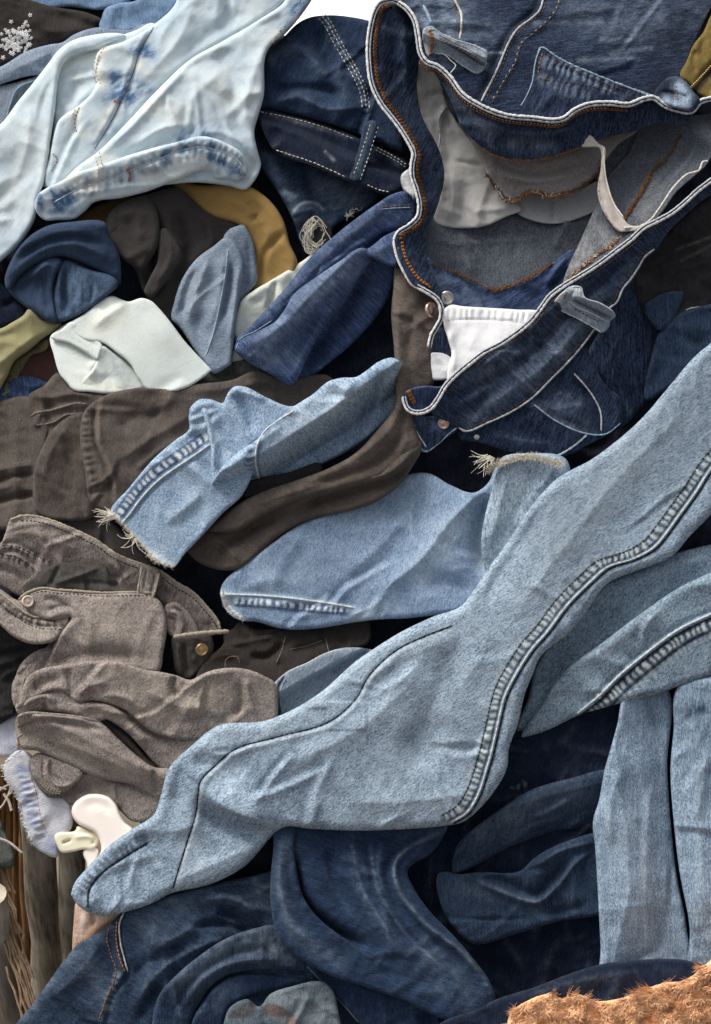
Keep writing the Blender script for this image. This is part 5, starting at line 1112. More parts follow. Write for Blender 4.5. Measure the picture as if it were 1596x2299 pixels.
cord(WBF, shift(OUT[4:], -3, -3), 2.2, 'thread_grey', lift=2, name='waistband_seam'); stitch(WBF, shift(OUT[4:], -10, -6), 'thread_rust', ln=7, r=1.2, lift=1.5); stitch(WBF, [(c[0] + 9, c[1] + 8) for c in RIMD[5:-6]], 'thread_rust', ln=6, gap=2, r=1.1, lift=1)
# belt loops
BL_A = patch('belt_loop', t, 'denim_hero_pale', [(951,64),(958,60),(970,58),(988,73),(1023,88),(1063,100),(1094,116),(1091,140),(1088,155),(1071,167),(1038,148),(1005,125),(973,120),(960,130),(953,112)], h=[(955,90,136),(1020,110,146),(1085,140,138)], er=3.5, ed=4, g=2.5, noise=1.5, skirt=14, folds=[([(978,78),(1010,97),(1050,118),(1090,142)], -8, 4), ([(975,105),(1020,122),(1065,150)], 4, 10)], tint=[([(980,74),(1090,128)], 6, 0.4, 0, 'n'), ([(952,75),(956,120)], 9, 0.9, 0, 'n'), ([(1000,96),(1090,148)], 3, 0.9, 1)])
stitch(BL_A, [(963,66),(970,85),(969,105),(964,125)], 'thread_bright', ln=7, gap=0.5, r=1.7, offs=(-2, 1), lift=1.5); cord(BL_A, [(983,82),(1015,98),(1050,114),(1089,138)], 1.6, 'thread_grey'); stitch(BL_A, [(990,92),(1030,112),(1085,148)], 'thread_dark', r=1.1)
cord(BL_A, [(960,66),(975,66),(990,75),(1023,90),(1063,102),(1092,117)], 1.6, 'thread_grey', lift=0); cord(BL_A, [(975,119),(1005,124),(1038,147),(1069,165)], 1.6, 'thread_grey', lift=0); stitch(BL_A, [(985,86),(1030,108),(1088,138)], 'thread_rust', r=0.9)
fray(BL_A, [(1063,100),(1094,116),(1090,150)], n=26, ln=8, mat='thread_grey', r=0.7)
cord(ST, [(990,118),(1000,124),(1012,136),(1023,147),(1017,157),(1010,165)], 1.3, 'plastic_clear', lift=6, name='tag_string', parent=t)
BL_B = patch('belt_loop', t, 'denim_hero', [(1466,217),(1478,193),(1495,177),(1520,171),(1543,186),(1558,207),(1572,224),(1553,248),(1522,246),(1492,236)], h=[(1470,215,122),(1520,190,128),(1520,235,142),(1560,225,126)], er=10, ed=14, g=2.5, noise=2, skirt=22, folds=[([(1480,205),(1515,210),(1550,222)], -7, 5), ([(1515,180),(1512,240)], -4, 4)], tint=[([(1480,200),(1500,180)], 18, 0.8, 1), ([(1525,195),(1540,215)], 13, 1.2, 0), ([(1495,225),(1540,236)], 10, 1.0, 0)])
stitch(BL_B, [(1517,192),(1519,225)], 'thread_orange', ln=5, gap=2, r=1.0, offs=(-2, 2))
BL_C = patch('belt_loop', t, 'denim_hero_pale', [(1239,682),(1249,670),(1261,657),(1282,642),(1304,644),(1312,666),(1347,679),(1377,699),(1382,710),(1370,722),(1368,733),(1350,748),(1332,736),(1297,716),(1264,700)], h=[(1250,675,138),(1300,680,148),(1370,715,134)], er=3.5, ed=4, g=2.5, noise=1.5, skirt=18, folds=[([(1283,672),(1320,690),(1370,722)], -9, 4), ([(1262,686),(1310,708),(1350,735)], 4, 9), ([(1290,652),(1275,672),(1262,690)], -5, 4)], tint=[([(1244,680),(1262,662)], 8, 1.0, 0), ([(1285,648),(1300,650)], 8, 0.8, 0), ([(1290,675),(1368,712)], 3, 0.8, 1)])
cord(BL_C, [(1280,676),(1290,686),(1320,700),(1368,724)], 1.8, 'thread_grey'); stitch(BL_C, [(1272,655),(1266,672)], 'thread_orange', ln=5, gap=1, r=1.3, offs=(-1.5, 1.5)); stitch(BL_C, [(1290,694),(1350,726)], 'thread_dark', r=1.1)
cord(BL_C, [(1284,644),(1304,646),(1312,668),(1347,681),(1378,701)], 1.6, 'thread_grey', lift=0); cord(BL_C, [(1242,683),(1264,699),(1297,715),(1332,735),(1349,746)], 1.6, 'thread_grey', lift=0)
BL_D = patch('belt_loop', t, 'denim_hero_pale', [(900,395),(912,382),(922,378),(924,400),(934,430),(930,450),(922,440),(905,425)], h=100, er=5, ed=6, g=2.5, noise=1.5, skirt=14, tint=[([(910,390),(920,430)], 12, 1.0, 0)])
cord(RB, [(925,452),(920,480),(923,500)], 1.8, 'thread_blue', lift=2)

# ------------------------------------------------------------------ right edge
t = thing('jacket', 'olive gold jacket with brass zipper at the right edge', 'jacket')
JK = patch('body', t, 'cotton_olivegold', [(1720,-60),(1640,-10),(1600,28),(1577,75),(1557,100),(1540,140),(1524,172),(1545,188),(1565,210),(1600,228),(1720,250)], h=[(1560,120,84),(1600,200,90),(1700,100,100)], er=16, ed=18, noise=3, folds=[([(1560,110),(1555,140),(1565,165)], -6, 7), ([(1580,80),(1575,120),(1590,140)], -5, 7), ([(1552,200),(1576,174),(1602,142),(1660,75)], -8, 10), ([(1590,170),(1600,200)], 4, 12)], tint=[([(1556,206),(1582,178),(1608,148),(1670,80)], 9, 1.2, 1)])
zc = smooth_curve([(1551,197),(1575,172),(1602,142),(1660,76)], False, 5.2)
for i, (x, y) in enumerate(zc):
    z = float(JK.field(np.array([x]), np.array([y]))[0]) + 5
    a = np.array([(-3.2, -1.4), (1.2, -3.4), (3.2, -0.6), (-1.2, 2.2)])
    q = np.r_[world_pt(x + a[:, 0], y + a[:, 1], np.full(4, z)), world_pt(x + a[:, 0] * .8, y + a[:, 1] * .8, np.full(4, z + 3))]
    link_mesh('zipper_tooth', q, [(3, 2, 1, 0), (4, 5, 6, 7), (0, 1, 5, 4), (1, 2, 6, 5), (2, 3, 7, 6), (3, 0, 4, 7)], 'metal_brass', JK.obj)
t = thing('trousers', 'black crumpled trousers behind the waistband at the right edge', 'trousers')
patch('leg', t, 'cotton_black', [(1420,610),(1480,545),(1540,480),(1600,445),(1720,420),(1720,700),(1600,700),(1520,720),(1440,700)], h=10, er=24, ed=24, noise=6, nl=50, crumple=(16, 60, -0.7, 2.0), tint=[([(1520,560),(1600,530)], 3, 0.8, 0, 'n'), ([(1530,585),(1600,548)], 3, 0.6, 0, 'n')])
t = thing('jeans', 'dark ink blue jeans with pale seam at the right edge above the faded leg', 'jeans')
DK = patch('leg', t, 'denim_ink', [(1462,800),(1480,745),(1500,720),(1540,698),(1600,682),(1720,670),(1720,780),(1610,790),(1540,850),(1490,880),(1450,900)], h=[(1480,800,15),(1600,730,30)], er=24, ed=24, noise=4, folds=[([(1528,712),(1560,696),(1620,690)], 5, 6), ([(1500,740),(1560,770),(1600,760)], -7, 14)])
cord(DK, [(1530,705),(1545,694),(1600,690),(1660,688)], 2.0, 'thread_grey')
patch('pocket', t, 'denim_ink', [(1445,690),(1470,668),(1500,656),(1535,655),(1525,690),(1508,722),(1478,742),(1462,725)], h=24, er=14, ed=14, noise=3)
# ------------------------------------------------------------------ the faded leg that runs across the heap
t = thing('jeans', 'faded blue-grey jeans leg with ladder side seam lying diagonally across the heap', 'jeans')
SEAM = [(1680,960),(1596,1052),(1560,1108),(1523,1159),(1498,1194),(1468,1229),(1423,1254),(1363,1274),(1328,1304),(1273,1359),(1228,1419),(1193,1459),(1158,1514),(1133,1564),(1118,1624),(1103,1689),(1093,1724),(1073,1784),(1048,1824),(1013,1846)]
LAD = [(x - 15, y - 9) for x, y in SEAM]
INSEAM = [(1015,1405),(950,1430),(890,1460),(830,1515),(798,1570),(740,1620),(625,1654),(525,1684),(480,1722),(450,1754),(445,1779),(440,1824),(420,1890),(395,1970),(388,1994)]
HEM = [(330,1893),(280,1924),(225,1964),(200,1999),(197,2036)]
main = patch('leg', t, 'denim_main',
    [(1720,690),(1680,700),(1596,770),(1560,800),(1500,870),(1440,940),(1390,985),(1330,1030),(1250,1075),(1183,1149),(1148,1204),(1098,1274),(1053,1339),(1033,1362),(973,1384),(898,1420),(828,1464),(798,1485),(720,1554),(645,1599),(590,1619),(490,1629),(430,1674),(380,1724),(360,1789),(345,1829),(300,1859),(250,1894),(190,1954),(166,1985),(159,2008),(159,2008),(172,2030),(192,2046),(192,2046),(225,2056),(275,2049),(350,2024),(375,2009),(475,1984),(550,1944),(615,1874),(640,1857),(700,1861),(798,1865),(898,1862),(998,1854),(1038,1846),(1078,1814),(1118,1764),(1138,1724),(1143,1679),(1163,1624),(1178,1559),(1198,1509),(1213,1474),(1248,1444),(1278,1419),(1323,1364),(1353,1319),(1373,1304),(1423,1284),(1508,1249),(1548,1204),(1583,1169),(1610,1140),(1720,1060)],
    h=[(1650,900,95),(1300,1150,120),(1150,1450,140),(900,1650,140),(650,1750,125),(450,1760,115),(300,1950,70),(500,1900,80)],
    er=75, ed=58, wr=0.5, grain=0.9, g=3.5, noise=3.0, nl=90, skirt=60, tuck=14,
    folds=[(LAD, 1.3, 9, 'b'), (LAD, 0.6, 15, 'p'), (SEAM, 2.0, 4), (shift(SEAM, 6, 3), -3, 4),
           (INSEAM, -3.5, 3.5), (shift(INSEAM, 6, 8), 3, 8),
           (HEM, -4, 4), ([(320,1880),(270,1910),(210,1958),(183,2000)], 2.0, 14, 'p'),
           ([(630,1862),(560,1838),(500,1812),(452,1768)], 36, 60, 's'),
           ([(1040,1410),(1010,1490),(975,1575),(945,1640),(885,1700)], -7, 26),
           ([(1010,1600),(950,1680),(900,1740)], -10, 40), ([(960,1500),(800,1640),(640,1720)], 9, 40),
           ([(1560,900),(1400,1060),(1250,1250),(1130,1420)], 10, 60), ([(1230,1120),(1120,1290),(1070,1380)], -6, 22),
           ([(480,1730),(420,1700),(400,1760),(390,1830)], -8, 22), ([(600,1890),(480,1940),(380,1985)], 8, 30), ([(560,1870),(480,1850),(450,1800)], -10, 18),
           ([(1080,1780),(1000,1790),(900,1800),(760,1800)], 8, 40), ([(1050,1420),(900,1480),(800,1540)], 5, 30)],
    tint=[(LAD, 8, 0.7, 1), (LAD, 7.5, 0.95, 0, 'lad'), (shift(LAD,-12,-8), 8, 0.25, 0, 'lad'), (shift(LAD, 9, 5), 3, 0.9, 1), (shift(LAD, -8, -5), 3, 0.9, 1), (shift(SEAM,6,3), 3.5, 0.9, 1), (SEAM, 3, 0.6, 0),
          (INSEAM, 2.5, 0.8, 1), (shift(INSEAM, 6, 8), 7, 0.25, 0), (HEM, 3, 1.0, 1),
          ([(320,1880),(270,1910),(210,1958),(183,2000)], 14, 0.5, 1, 'lad'), ([(420,1880),(450,1960)], 24, 0.25, 0, 'n'), ([(860,1440),(640,1620),(500,1650)], 40, 0.25, 0, 'n'),
          ([(1500,900),(1300,1110),(1100,1400),(900,1780)], 130, 0.14, 0, 'n'), ([(1650,850),(1450,1020),(1250,1200)], 90, 0.30, 1), ([(1010,1560),(940,1660)], 40, 0.22, 1, 'n'), ([(560,1850),(480,1800)], 26, 0.2, 1, 'n')])  # last two dark strokes paint shade: in the dent and under the overhang
cord(main, SEAM, 1.6, 'thread_seam', lift=0.5, wob=0.35)
stitch(main, shift(LAD, -8, -5), 'thread_dark', r=1.2, ln=7, gap=1.5)
cord(main, INSEAM, 1.3, 'thread_dark', lift=0.6, wob=0.4)
cord(main, HEM, 1.6, 'thread_dark', lift=0.6, wob=0.4)
cord(main, shift(SEAM, 5, 3), 1.5, 'thread_dark', lift=0.4, wob=0.4)
t = thing('jeans', 'blue-grey jeans leg with pale ladder seam at right, below the long diagonal leg', 'jeans')
R1 = patch('leg', t, 'denim_second', [(1160,1640),(1185,1570),(1205,1490),(1260,1410),(1335,1325),(1375,1300),(1430,1280),(1510,1245),(1570,1228),(1600,1222),(1720,1205),(1720,1420),(1596,1470),(1450,1530),(1300,1590),(1220,1630)], h=[(1200,1560,38),(1400,1320,58),(1600,1250,62),(1500,1500,45)], er=36, ed=34, grain=0.6, noise=3, skirt=60,
      folds=[([(1210,1540),(1260,1470),(1340,1400),(1420,1360)], -14, 22), ([(1380,1320),(1480,1285),(1600,1250)], 8, 22)])
S2 = [(1700,1330),(1596,1379),(1523,1414),(1448,1469),(1388,1519),(1343,1564),(1296,1602)]
L2 = shift(S2, 13, 17)
R2 = patch('leg', t, 'denim_second', [(1720,1225),(1596,1285),(1523,1320),(1423,1389),(1348,1446),(1278,1496),(1243,1536),(1213,1586),(1174,1640),(1170,1655),(1190,1652),(1225,1641),(1300,1606),(1390,1580),(1475,1559),(1525,1540),(1596,1517),(1720,1480)],
      h=[(1200,1630,58),(1350,1520,86),(1500,1440,92),(1600,1380,96),(1600,1500,80)], er=40, ed=40, grain=0.65, g=3.5, noise=3, nl=90, skirt=60, tuck=12,
      folds=[(L2, 2, 11, 'b'), (L2, 0.7, 15, 'p'), (S2, 3, 5), (shift(S2, -5, -5), -4, 5), ([(1300,1500),(1400,1430),(1520,1350)], 6, 30), ([(1240,1560),(1280,1560),(1320,1540)], -4, 16)],
      tint=[(L2, 11, 0.8, 1), (L2, 8.5, 1.0, 0, 'lad'), (shift(L2, 9, 11), 4, 0.9, 1), (shift(L2, -6, -8), 4, 0.9, 1), (S2, 3, 0.6, 0), (shift(L2, 16, 18), 8, 0.4, 0, 'lad')])
cord(R2, S2, 2.2, 'thread_seam', lift=0.8, wob=0.3)
stitch(R2, [(1340,1557),(1348,1570)], 'thread_bone', ln=7, gap=0.5, r=1.6, offs=(-2, 1))
cord(R2, shift(S2, 5, 6), 1.5, 'thread_dark', lift=0.4, wob=0.4)
# ------------------------------------------------------------------ lower left: olive jeans
t = thing('jeans', 'olive brown jeans with waistband, bone button and bunched legs at lower left', 'jeans')
OR = [(22,1168),(50,1159),(82,1160),(112,1168),(162,1188),(215,1213),(262,1245),(320,1268),(355,1280),(399,1310),(430,1328),(465,1364),(488,1394),(495,1414)]
OW = patch('waistband', t, 'twill_olive', OR + [(470,1430),(420,1430),(392,1420),(376,1370),(350,1345),(250,1338),(180,1330),(100,1335),(50,1340),(0,1315),(-90,1300),(-90,1225),(0,1220),(12,1196)],
      h=[(30,1180,42),(160,1195,50),(260,1250,50),(360,1290,46),(480,1395,34),(100,1300,22),(250,1310,18),(0,1260,40),(400,1390,24)], er=7, ed=6, g=3, noise=3, nl=60, grain=0.45, skirt=26,
      folds=[([(-20,1228),(30,1218),(60,1232),(95,1250),(118,1262)], -7, 6), ([(-20,1248),(30,1236),(70,1262),(95,1280)], -6, 5), ([(-20,1240),(30,1228),(70,1250)], 4, 6), ([(10,1200),(60,1196),(120,1215),(190,1240)], 4, 12), ([(240,1255),(285,1300),(300,1320)], 6, 8), ([(-20,1268),(40,1290),(60,1310)], -8, 8), ([(420,1340),(455,1375),(470,1405)], 5, 9)],
      tint=[([(10,1225),(60,1240),(110,1265)], 8, 0.8, 1, 'lad'), ([(-10,1245),(50,1262),(80,1285)], 7, 0.8, 1, 'lad'), ([(120,1230),(200,1255),(230,1265)], 22, 0.3, 1, 'n'), ([(270,1275),(370,1320)], 22, 0.7, 1, 'n'), ([(400,1350),(450,1400)], 24, 0.7, 1, 'n'), ([(60,1185),(150,1205)], 14, 0.3, 0, 'n')])
cord(OW, OR, 3.6, 'thread_olive', lift=0, name='waistband_edge'); stitch(OW, [(x - 3, y + 10) for x, y in OR[1:]], 'thread_dark', r=1.1, ln=7, gap=2)
for s_ in ([(5,1225),(40,1228),(75,1245),(118,1265)], [(-5,1243),(40,1252),(80,1282)]): stitch(OW, s_, 'thread_dark', r=1.1)
OB = patch('belt_loop', t, 'twill_olive', [(317,1270),(328,1268),(360,1284),(352,1320),(344,1345),(330,1340),(308,1330),(312,1300)], h=58, er=5, ed=7, g=2.5, noise=1, skirt=18, folds=[([(330,1275),(322,1330)], -4, 3), ([(350,1285),(338,1340)], -4, 3)], tint=[([(340,1280),(325,1335)], 14, 0.6, 1, 'n')])
cord(OB, [(319,1272),(312,1310),(310,1328)], 2.0, 'thread_olive'); cord(OB, [(358,1286),(350,1320),(342,1343)], 2.0, 'thread_olive')
patch('pocket_bag', t, 'twill_olive_dark', [(50,1318),(82,1293),(105,1278),(130,1263),(150,1263),(180,1266),(215,1270),(234,1258),(246,1290),(280,1310),(320,1330),(225,1340),(100,1336),(58,1332)], h=[(60,1320,38),(150,1280,42),(240,1280,34),(290,1325,36)], er=6, ed=4, g=3, noise=2.5, nl=40, skirt=14, folds=[([(225,1273),(170,1295),(118,1312)], 8, 6), ([(135,1268),(120,1300),(112,1318)], -7, 6), ([(150,1300),(220,1310),(290,1318)], -5, 7), ([(85,1297),(100,1320)], 5, 6)])
OF = [(42,1348),(52,1338),(64,1330),(95,1321),(125,1324),(170,1327),(225,1331),(315,1330),(338,1331)]
OL = patch('front_panel', t, 'twill_olive', [(40,1352),(52,1340),(66,1331),(95,1322),(125,1325),(225,1332),(320,1331),(345,1338),(364,1356),(373,1385),(374,1420),(367,1462),(357,1508),(330,1512),(260,1500),(170,1500),(110,1515),(100,1500),(112,1472),(124,1440),(145,1410),(158,1388),(130,1392),(90,1390),(60,1372)],
      h=[(60,1345,64),(180,1340,64),(340,1345,60),(250,1420,88),(330,1480,70),(130,1480,60),(100,1375,66)], er=12, ed=14, g=3, noise=3, nl=70, grain=0.7, skirt=40, folds=[([(155,1388),(130,1440),(108,1490)], 9, 14), ([(160,1370),(130,1350),(95,1345)], -7, 10), ([(110,1490),(200,1470),(330,1480)], -12, 18), ([(170,1360),(180,1390),(160,1400)], 8, 14), ([(100,1372),(150,1362),(170,1380)], -7, 7)], tint=[([(250,1400),(300,1440)], 60, 0.3, 0, 'n'), ([(200,1450),(320,1470)], 30, 0.3, 1, 'n')])
cord(OL, OF, 3.4, 'thread_olive', lift=1, name='waistband_edge'); stitch(OL, shift(OF[2:], 0, 7), 'thread_dark', r=1.1)
disc(OL, 62, 1350, 13, 7, 'button_bone', lift=2)
OJ = patch('waistband_front', t, 'twill_olive', [(-90,1285),(0,1322),(30,1343),(48,1352),(75,1378),(100,1390),(155,1385),(156,1395),(146,1412),(124,1438),(95,1446),(62,1444),(25,1426),(0,1404),(-90,1360)], h=[(0,1350,66),(80,1410,76),(140,1400,66)], er=26, ed=28, g=3, noise=2, skirt=50, folds=[([(-20,1352),(35,1385),(80,1404),(145,1408)], -7, 5), ([(-20,1335),(30,1368),(80,1390),(150,1394)], -5, 4), ([(0,1350),(50,1385),(90,1398)], 1.5, 8, 'p')], tint=[([(20,1370),(80,1397),(140,1402)], 8, 0.7, 1, 'lad'), ([(60,1425),(120,1425)], 16, 0.35, 0, 'n')])
cord(OJ, [(-10,1325),(27,1352),(55,1375),(80,1386),(110,1387),(155,1386)], 2.6, 'thread_olive'); stitch(OJ, [(-10,1345),(35,1384),(80,1408),(145,1413)], 'thread_dark', r=1.1)
OC = patch('fly', t, 'twill_olive', [(370,1362),(382,1352),(398,1352),(425,1376),(442,1402),(446,1424),(420,1432),(392,1432),(376,1420)], h=[(380,1370,46),(430,1410,44)], er=8, ed=8, g=2.5, noise=1.5, folds=[([(376,1372),(395,1376),(408,1400),(408,1425)], 8, 4), ([(376,1385),(390,1392),(394,1425)], -8, 4), ([(385,1360),(412,1380),(425,1420)], -8, 4)], tint=[([(380,1380),(430,1420)], 30, 0.5, 1, 'n')])
cord(OW, [(389,1430),(430,1424),(470,1420),(500,1418),(514,1417)], 5.0, 'thread_olive', h=hz(64), name='waistband_edge', parent=t)
OD = patch('fly_flap', t, 'twill_olive_dark', [(386,1432),(420,1428),(470,1424),(480,1450),(470,1480),(448,1505),(425,1526),(398,1515),(388,1470)], h=[(400,1440,46),(460,1450,44),(420,1510,30)], er=8, ed=8, g=3, noise=2, folds=[([(398,1440),(402,1480),(410,1520)], 6, 5), ([(412,1440),(418,1480),(424,1515)], -9, 5), ([(430,1450),(436,1490)], 5, 7)])
disc(OD, 452, 1457, 14, 9, 'metal_brass', lift=4)
patch('cuff', t, 'twill_olive', [(34,1520),(44,1495),(70,1468),(98,1455),(122,1452),(120,1480),(100,1510),(75,1530),(60,1560),(50,1590),(36,1590),(26,1540)], h=36, er=20, ed=22, g=3, noise=4, nl=30, folds=[([(48,1492),(70,1490),(95,1468)], -5, 4), ([(40,1510),(58,1525)], -5, 4), ([(60,1515),(50,1560)], 5, 6)])
OM = patch('leg', t, 'twill_olive', [(34,1588),(42,1572),(50,1545),(62,1520),(90,1502),(125,1495),(170,1488),(215,1483),(265,1485),(325,1503),(360,1508),(395,1516),(428,1526),(450,1515),(475,1505),(520,1499),(560,1504),(595,1518),(616,1532),(625,1580),(610,1640),(540,1650),(490,1650),(450,1680),(420,1705),(375,1735),(345,1712),(318,1680),(285,1645),(258,1625),(240,1616),(215,1622),(160,1604),(105,1596),(75,1598),(45,1606)],
      h=[(80,1540,62),(200,1530,88),(330,1560,92),(480,1560,96),(590,1570,84),(350,1680,70),(100,1585,66)], er=30, ed=30, g=3, noise=3, nl=70, grain=0.7, skirt=50, tuck=10,
      folds=[([(165,1575),(220,1570),(275,1590),(310,1625),(370,1650),(420,1655)], -22, 13), ([(165,1588),(230,1582),(270,1600),(305,1640),(350,1690)], 14, 13), ([(45,1590),(80,1568),(104,1564),(125,1580)], 9, 9), ([(70,1560),(100,1535),(140,1530)], -9, 16), ([(150,1500),(160,1545),(162,1570)], -8, 10), ([(170,1565),(200,1540),(230,1535)], 7, 14), ([(395,1516),(390,1540),(400,1560)], -12, 10), ([(420,1540),(470,1515),(530,1510)], 8, 16), ([(535,1530),(540,1570),(530,1615)], -8, 10), ([(555,1520),(560,1570),(575,1610)], 6, 10), ([(100,1575),(104,1595),(112,1605)], -10, 7), ([(320,1545),(400,1580),(470,1585)], 6, 22), ([(400,1620),(460,1610),(520,1630)], -5, 16), ([(60,1520),(48,1560),(44,1585)], 4, 4)],
      tint=[([(300,1530),(400,1570),(500,1560)], 50, 0.35, 0, 'n'), ([(160,1595),(260,1605)], 12, 0.3, 0, 'n'), ([(380,1620),(450,1640)], 40, 0.3, 0, 'n')])
patch('leg_fold', t, 'twill_olive', [(38,1590),(42,1572),(50,1545),(62,1520),(90,1502),(125,1495),(170,1488),(215,1483),(265,1485),(325,1503),(360,1508),(395,1516),(428,1526),(450,1515),(475,1505),(520,1499),(560,1504),(595,1518),(616,1532),(625,1580),(610,1640),(540,1650),(480,1657),(430,1662),(385,1657),(340,1642),(308,1616),(276,1592),(240,1579),(205,1573),(174,1578),(160,1568),(148,1556),(126,1550),(102,1556),(78,1570),(56,1586)],
      h=[(70,1545,72),(200,1520,98),(330,1560,104),(480,1560,108),(590,1570,94),(400,1640,92)], er=9, ed=11, g=3, noise=3, nl=70, grain=0.7, skirt=24, tuck=8,
      folds=[([(70,1560),(100,1532),(140,1525)], -8, 12), ([(150,1500),(160,1545),(164,1568)], -8, 8), ([(176,1562),(205,1538),(235,1533)], 7, 10), ([(395,1516),(388,1545),(402,1565)], -12, 8), ([(420,1545),(470,1515),(530,1510)], 8, 14), ([(535,1530),(540,1570),(530,1615)], -8, 8), ([(555,1520),(560,1570),(575,1610)], 6, 8), ([(320,1545),(400,1585),(470,1590)], 6, 18), ([(390,1630),(450,1612),(520,1630)], -5, 12), ([(230,1560),(290,1570),(330,1610)], 6, 9)], tint=[([(300,1530),(400,1570),(500,1560)], 50, 0.35, 0, 'n')])
patch('leg_fold', t, 'twill_olive', [(38,1608),(60,1598),(110,1600),(170,1606),(222,1618),(238,1632),(215,1634),(160,1626),(100,1620),(60,1626),(40,1634)], h=[(60,1612,74),(150,1612,82),(225,1628,72)], er=7, ed=9, g=3, noise=2, nl=50, grain=0.3, skirt=16)
stitch(OM, [(62,1512),(52,1545),(42,1580)], 'thread_olive', r=1.3, ln=7); cord(OM, [(56,1520),(48,1550),(38,1580)], 2.2, 'thread_olive')
patch('leg', t, 'twill_olive', [(230,1610),(250,1625),(290,1655),(330,1700),(380,1745),(350,1745),(300,1690),(260,1660),(236,1640)], h=38, er=12, ed=12, g=3, noise=2, tint=[([(250,1640),(330,1710)], 30, 0.6, 1)])
ON = patch('leg', t, 'twill_olive', [(35,1640),(37,1612),(56,1600),(110,1602),(170,1608),(228,1624),(262,1655),(300,1690),(345,1722),(385,1728),(390,1770),(355,1795),(338,1786),(305,1764),(250,1753),(195,1736),(125,1704),(82,1686),(48,1680)], h=[(60,1630,58),(180,1670,74),(330,1750,70)], er=32, ed=34, g=3, noise=3, nl=60, grain=0.5, skirt=50, folds=[([(45,1632),(100,1618),(180,1628),(230,1640)], -10, 8), ([(120,1660),(220,1700),(310,1740)], 8, 16), ([(345,1725),(350,1760),(352,1785)], -8, 8), ([(60,1612),(120,1608),(190,1616)], 5, 7)], tint=[([(60,1660),(180,1690),(300,1740)], 26, 0.3, 0, 'n')])
cord(ON, [(50,1648),(38,1658),(40,1672),(50,1682)], 2.6, 'thread_olive', lift=0)
OK_ = patch('cuff', t, 'twill_olive', [(70,1702),(84,1690),(112,1697),(187,1736),(160,1766),(136,1788),(112,1790),(88,1770),(70,1732)], h=[(90,1710,36),(140,1770,40)], er=14, ed=16, g=2.5, noise=1.5, folds=[([(106,1700),(108,1740),(130,1765),(165,1760)], 6, 4), ([(97,1700),(98,1745),(120,1775)], -5, 3), ([(114,1702),(118,1738),(140,1757)], -6, 4)], tint=[([(80,1750),(110,1785),(140,1785)], 14, 0.6, 1)])
for of in (0, 5, 10): stitch(OK_, [(100 - of, 1745 + of * 1.2), (112, 1768 + of), (140, 1773 + of)], 'thread_olive', r=0.9, ln=5, gap=2)
patch('leg', t, 'twill_olive', [(130,1790),(187,1733),(250,1750),(305,1762),(360,1790),(350,1835),(300,1845),(262,1815),(200,1792),(160,1808)], h=[(200,1760,26),(300,1800,34)], er=16, ed=16, g=3, noise=2.5, folds=[([(255,1755),(258,1790),(272,1815)], 6, 8), ([(262,1755),(310,1770),(345,1790)], -7, 6)], tint=[([(170,1780),(250,1770)], 30, 0.5, 1)])

t = thing('trousers', 'black trousers with pocket seams between the olive jeans and bright blue leg', 'trousers')
BK = patch('leg', t, 'cotton_blackbrown', [(500,1420),(522,1412),(539,1395),(573,1412),(646,1405),(730,1400),(820,1380),(830,1440),(792,1460),(764,1462),(725,1476),(674,1500),(635,1525),(615,1540),(560,1515),(490,1515),(440,1525),(465,1478),(502,1444)], h=[(480,1490,42),(560,1440,30),(700,1440,24),(620,1510,50)], er=16, ed=16, g=3, noise=3, nl=50, grain=0.1,
      folds=[([(560,1470),(590,1478),(620,1462),(640,1440)], -14, 10), ([(505,1450),(560,1440),(620,1425)], 6, 8), ([(640,1430),(630,1465),(618,1495)], 6, 5), ([(655,1460),(700,1450),(740,1430)], -9, 9), ([(540,1410),(570,1425)], 4, 5), ([(460,1480),(520,1470),(560,1490)], 8, 14)], tint=[([(545,1410),(565,1425)], 8, 0.5, 0, 'n')])
cord(BK, [(505,1500),(507,1482),(518,1474),(534,1476),(538,1490)], 1.0, 'thread_brown', lift=0); cord(BK, [(576,1425),(620,1420),(645,1412)], 1.0, 'thread_dark'); cord(BK, [(641,1428),(634,1455),(620,1490)], 0.9, 'thread_brown', lift=0); cord(BK, [(730,1430),(736,1455),(740,1470)], 0.9, 'thread_brown', lift=0); cord(BK, [(650,1458),(690,1450),(725,1437)], 0.8, 'thread_brown', lift=0)
t = thing('jeans', 'grey blue jeans cuff with stitched hem tucked behind the long faded leg', 'jeans')
GB = patch('cuff', t, 'denim_grey', [(597,1625),(598,1600),(601,1567),(612,1538),(646,1507),(688,1488),(730,1466),(767,1455),(815,1455),(860,1470),(800,1540),(710,1600),(640,1630)], h=[(615,1570,66),(700,1520,78),(800,1470,66)], er=9, ed=9, g=3, noise=2, grain=0.6, skirt=30, folds=[([(636,1520),(624,1545),(622,1570),(628,1604)], -5, 3.5), ([(780,1480),(740,1510)], -7, 12)], tint=[([(636,1520),(624,1545),(622,1570),(628,1604)], 3, 1.2, 1), ([(616,1545),(612,1600)], 7, 0.5, 0, 'lad')])
cord(GB, [(600,1605),(603,1567),(614,1540),(646,1509),(688,1490),(730,1468),(767,1457)], 1.8, 'thread_grey', lift=-1); cord(GB, [(642,1522),(631,1546),(629,1570),(634,1600)], 1.2, 'thread_blue')
t = thing('jeans', 'pale lilac denim with a fluffy raw hem beside the wooden post', 'jeans')
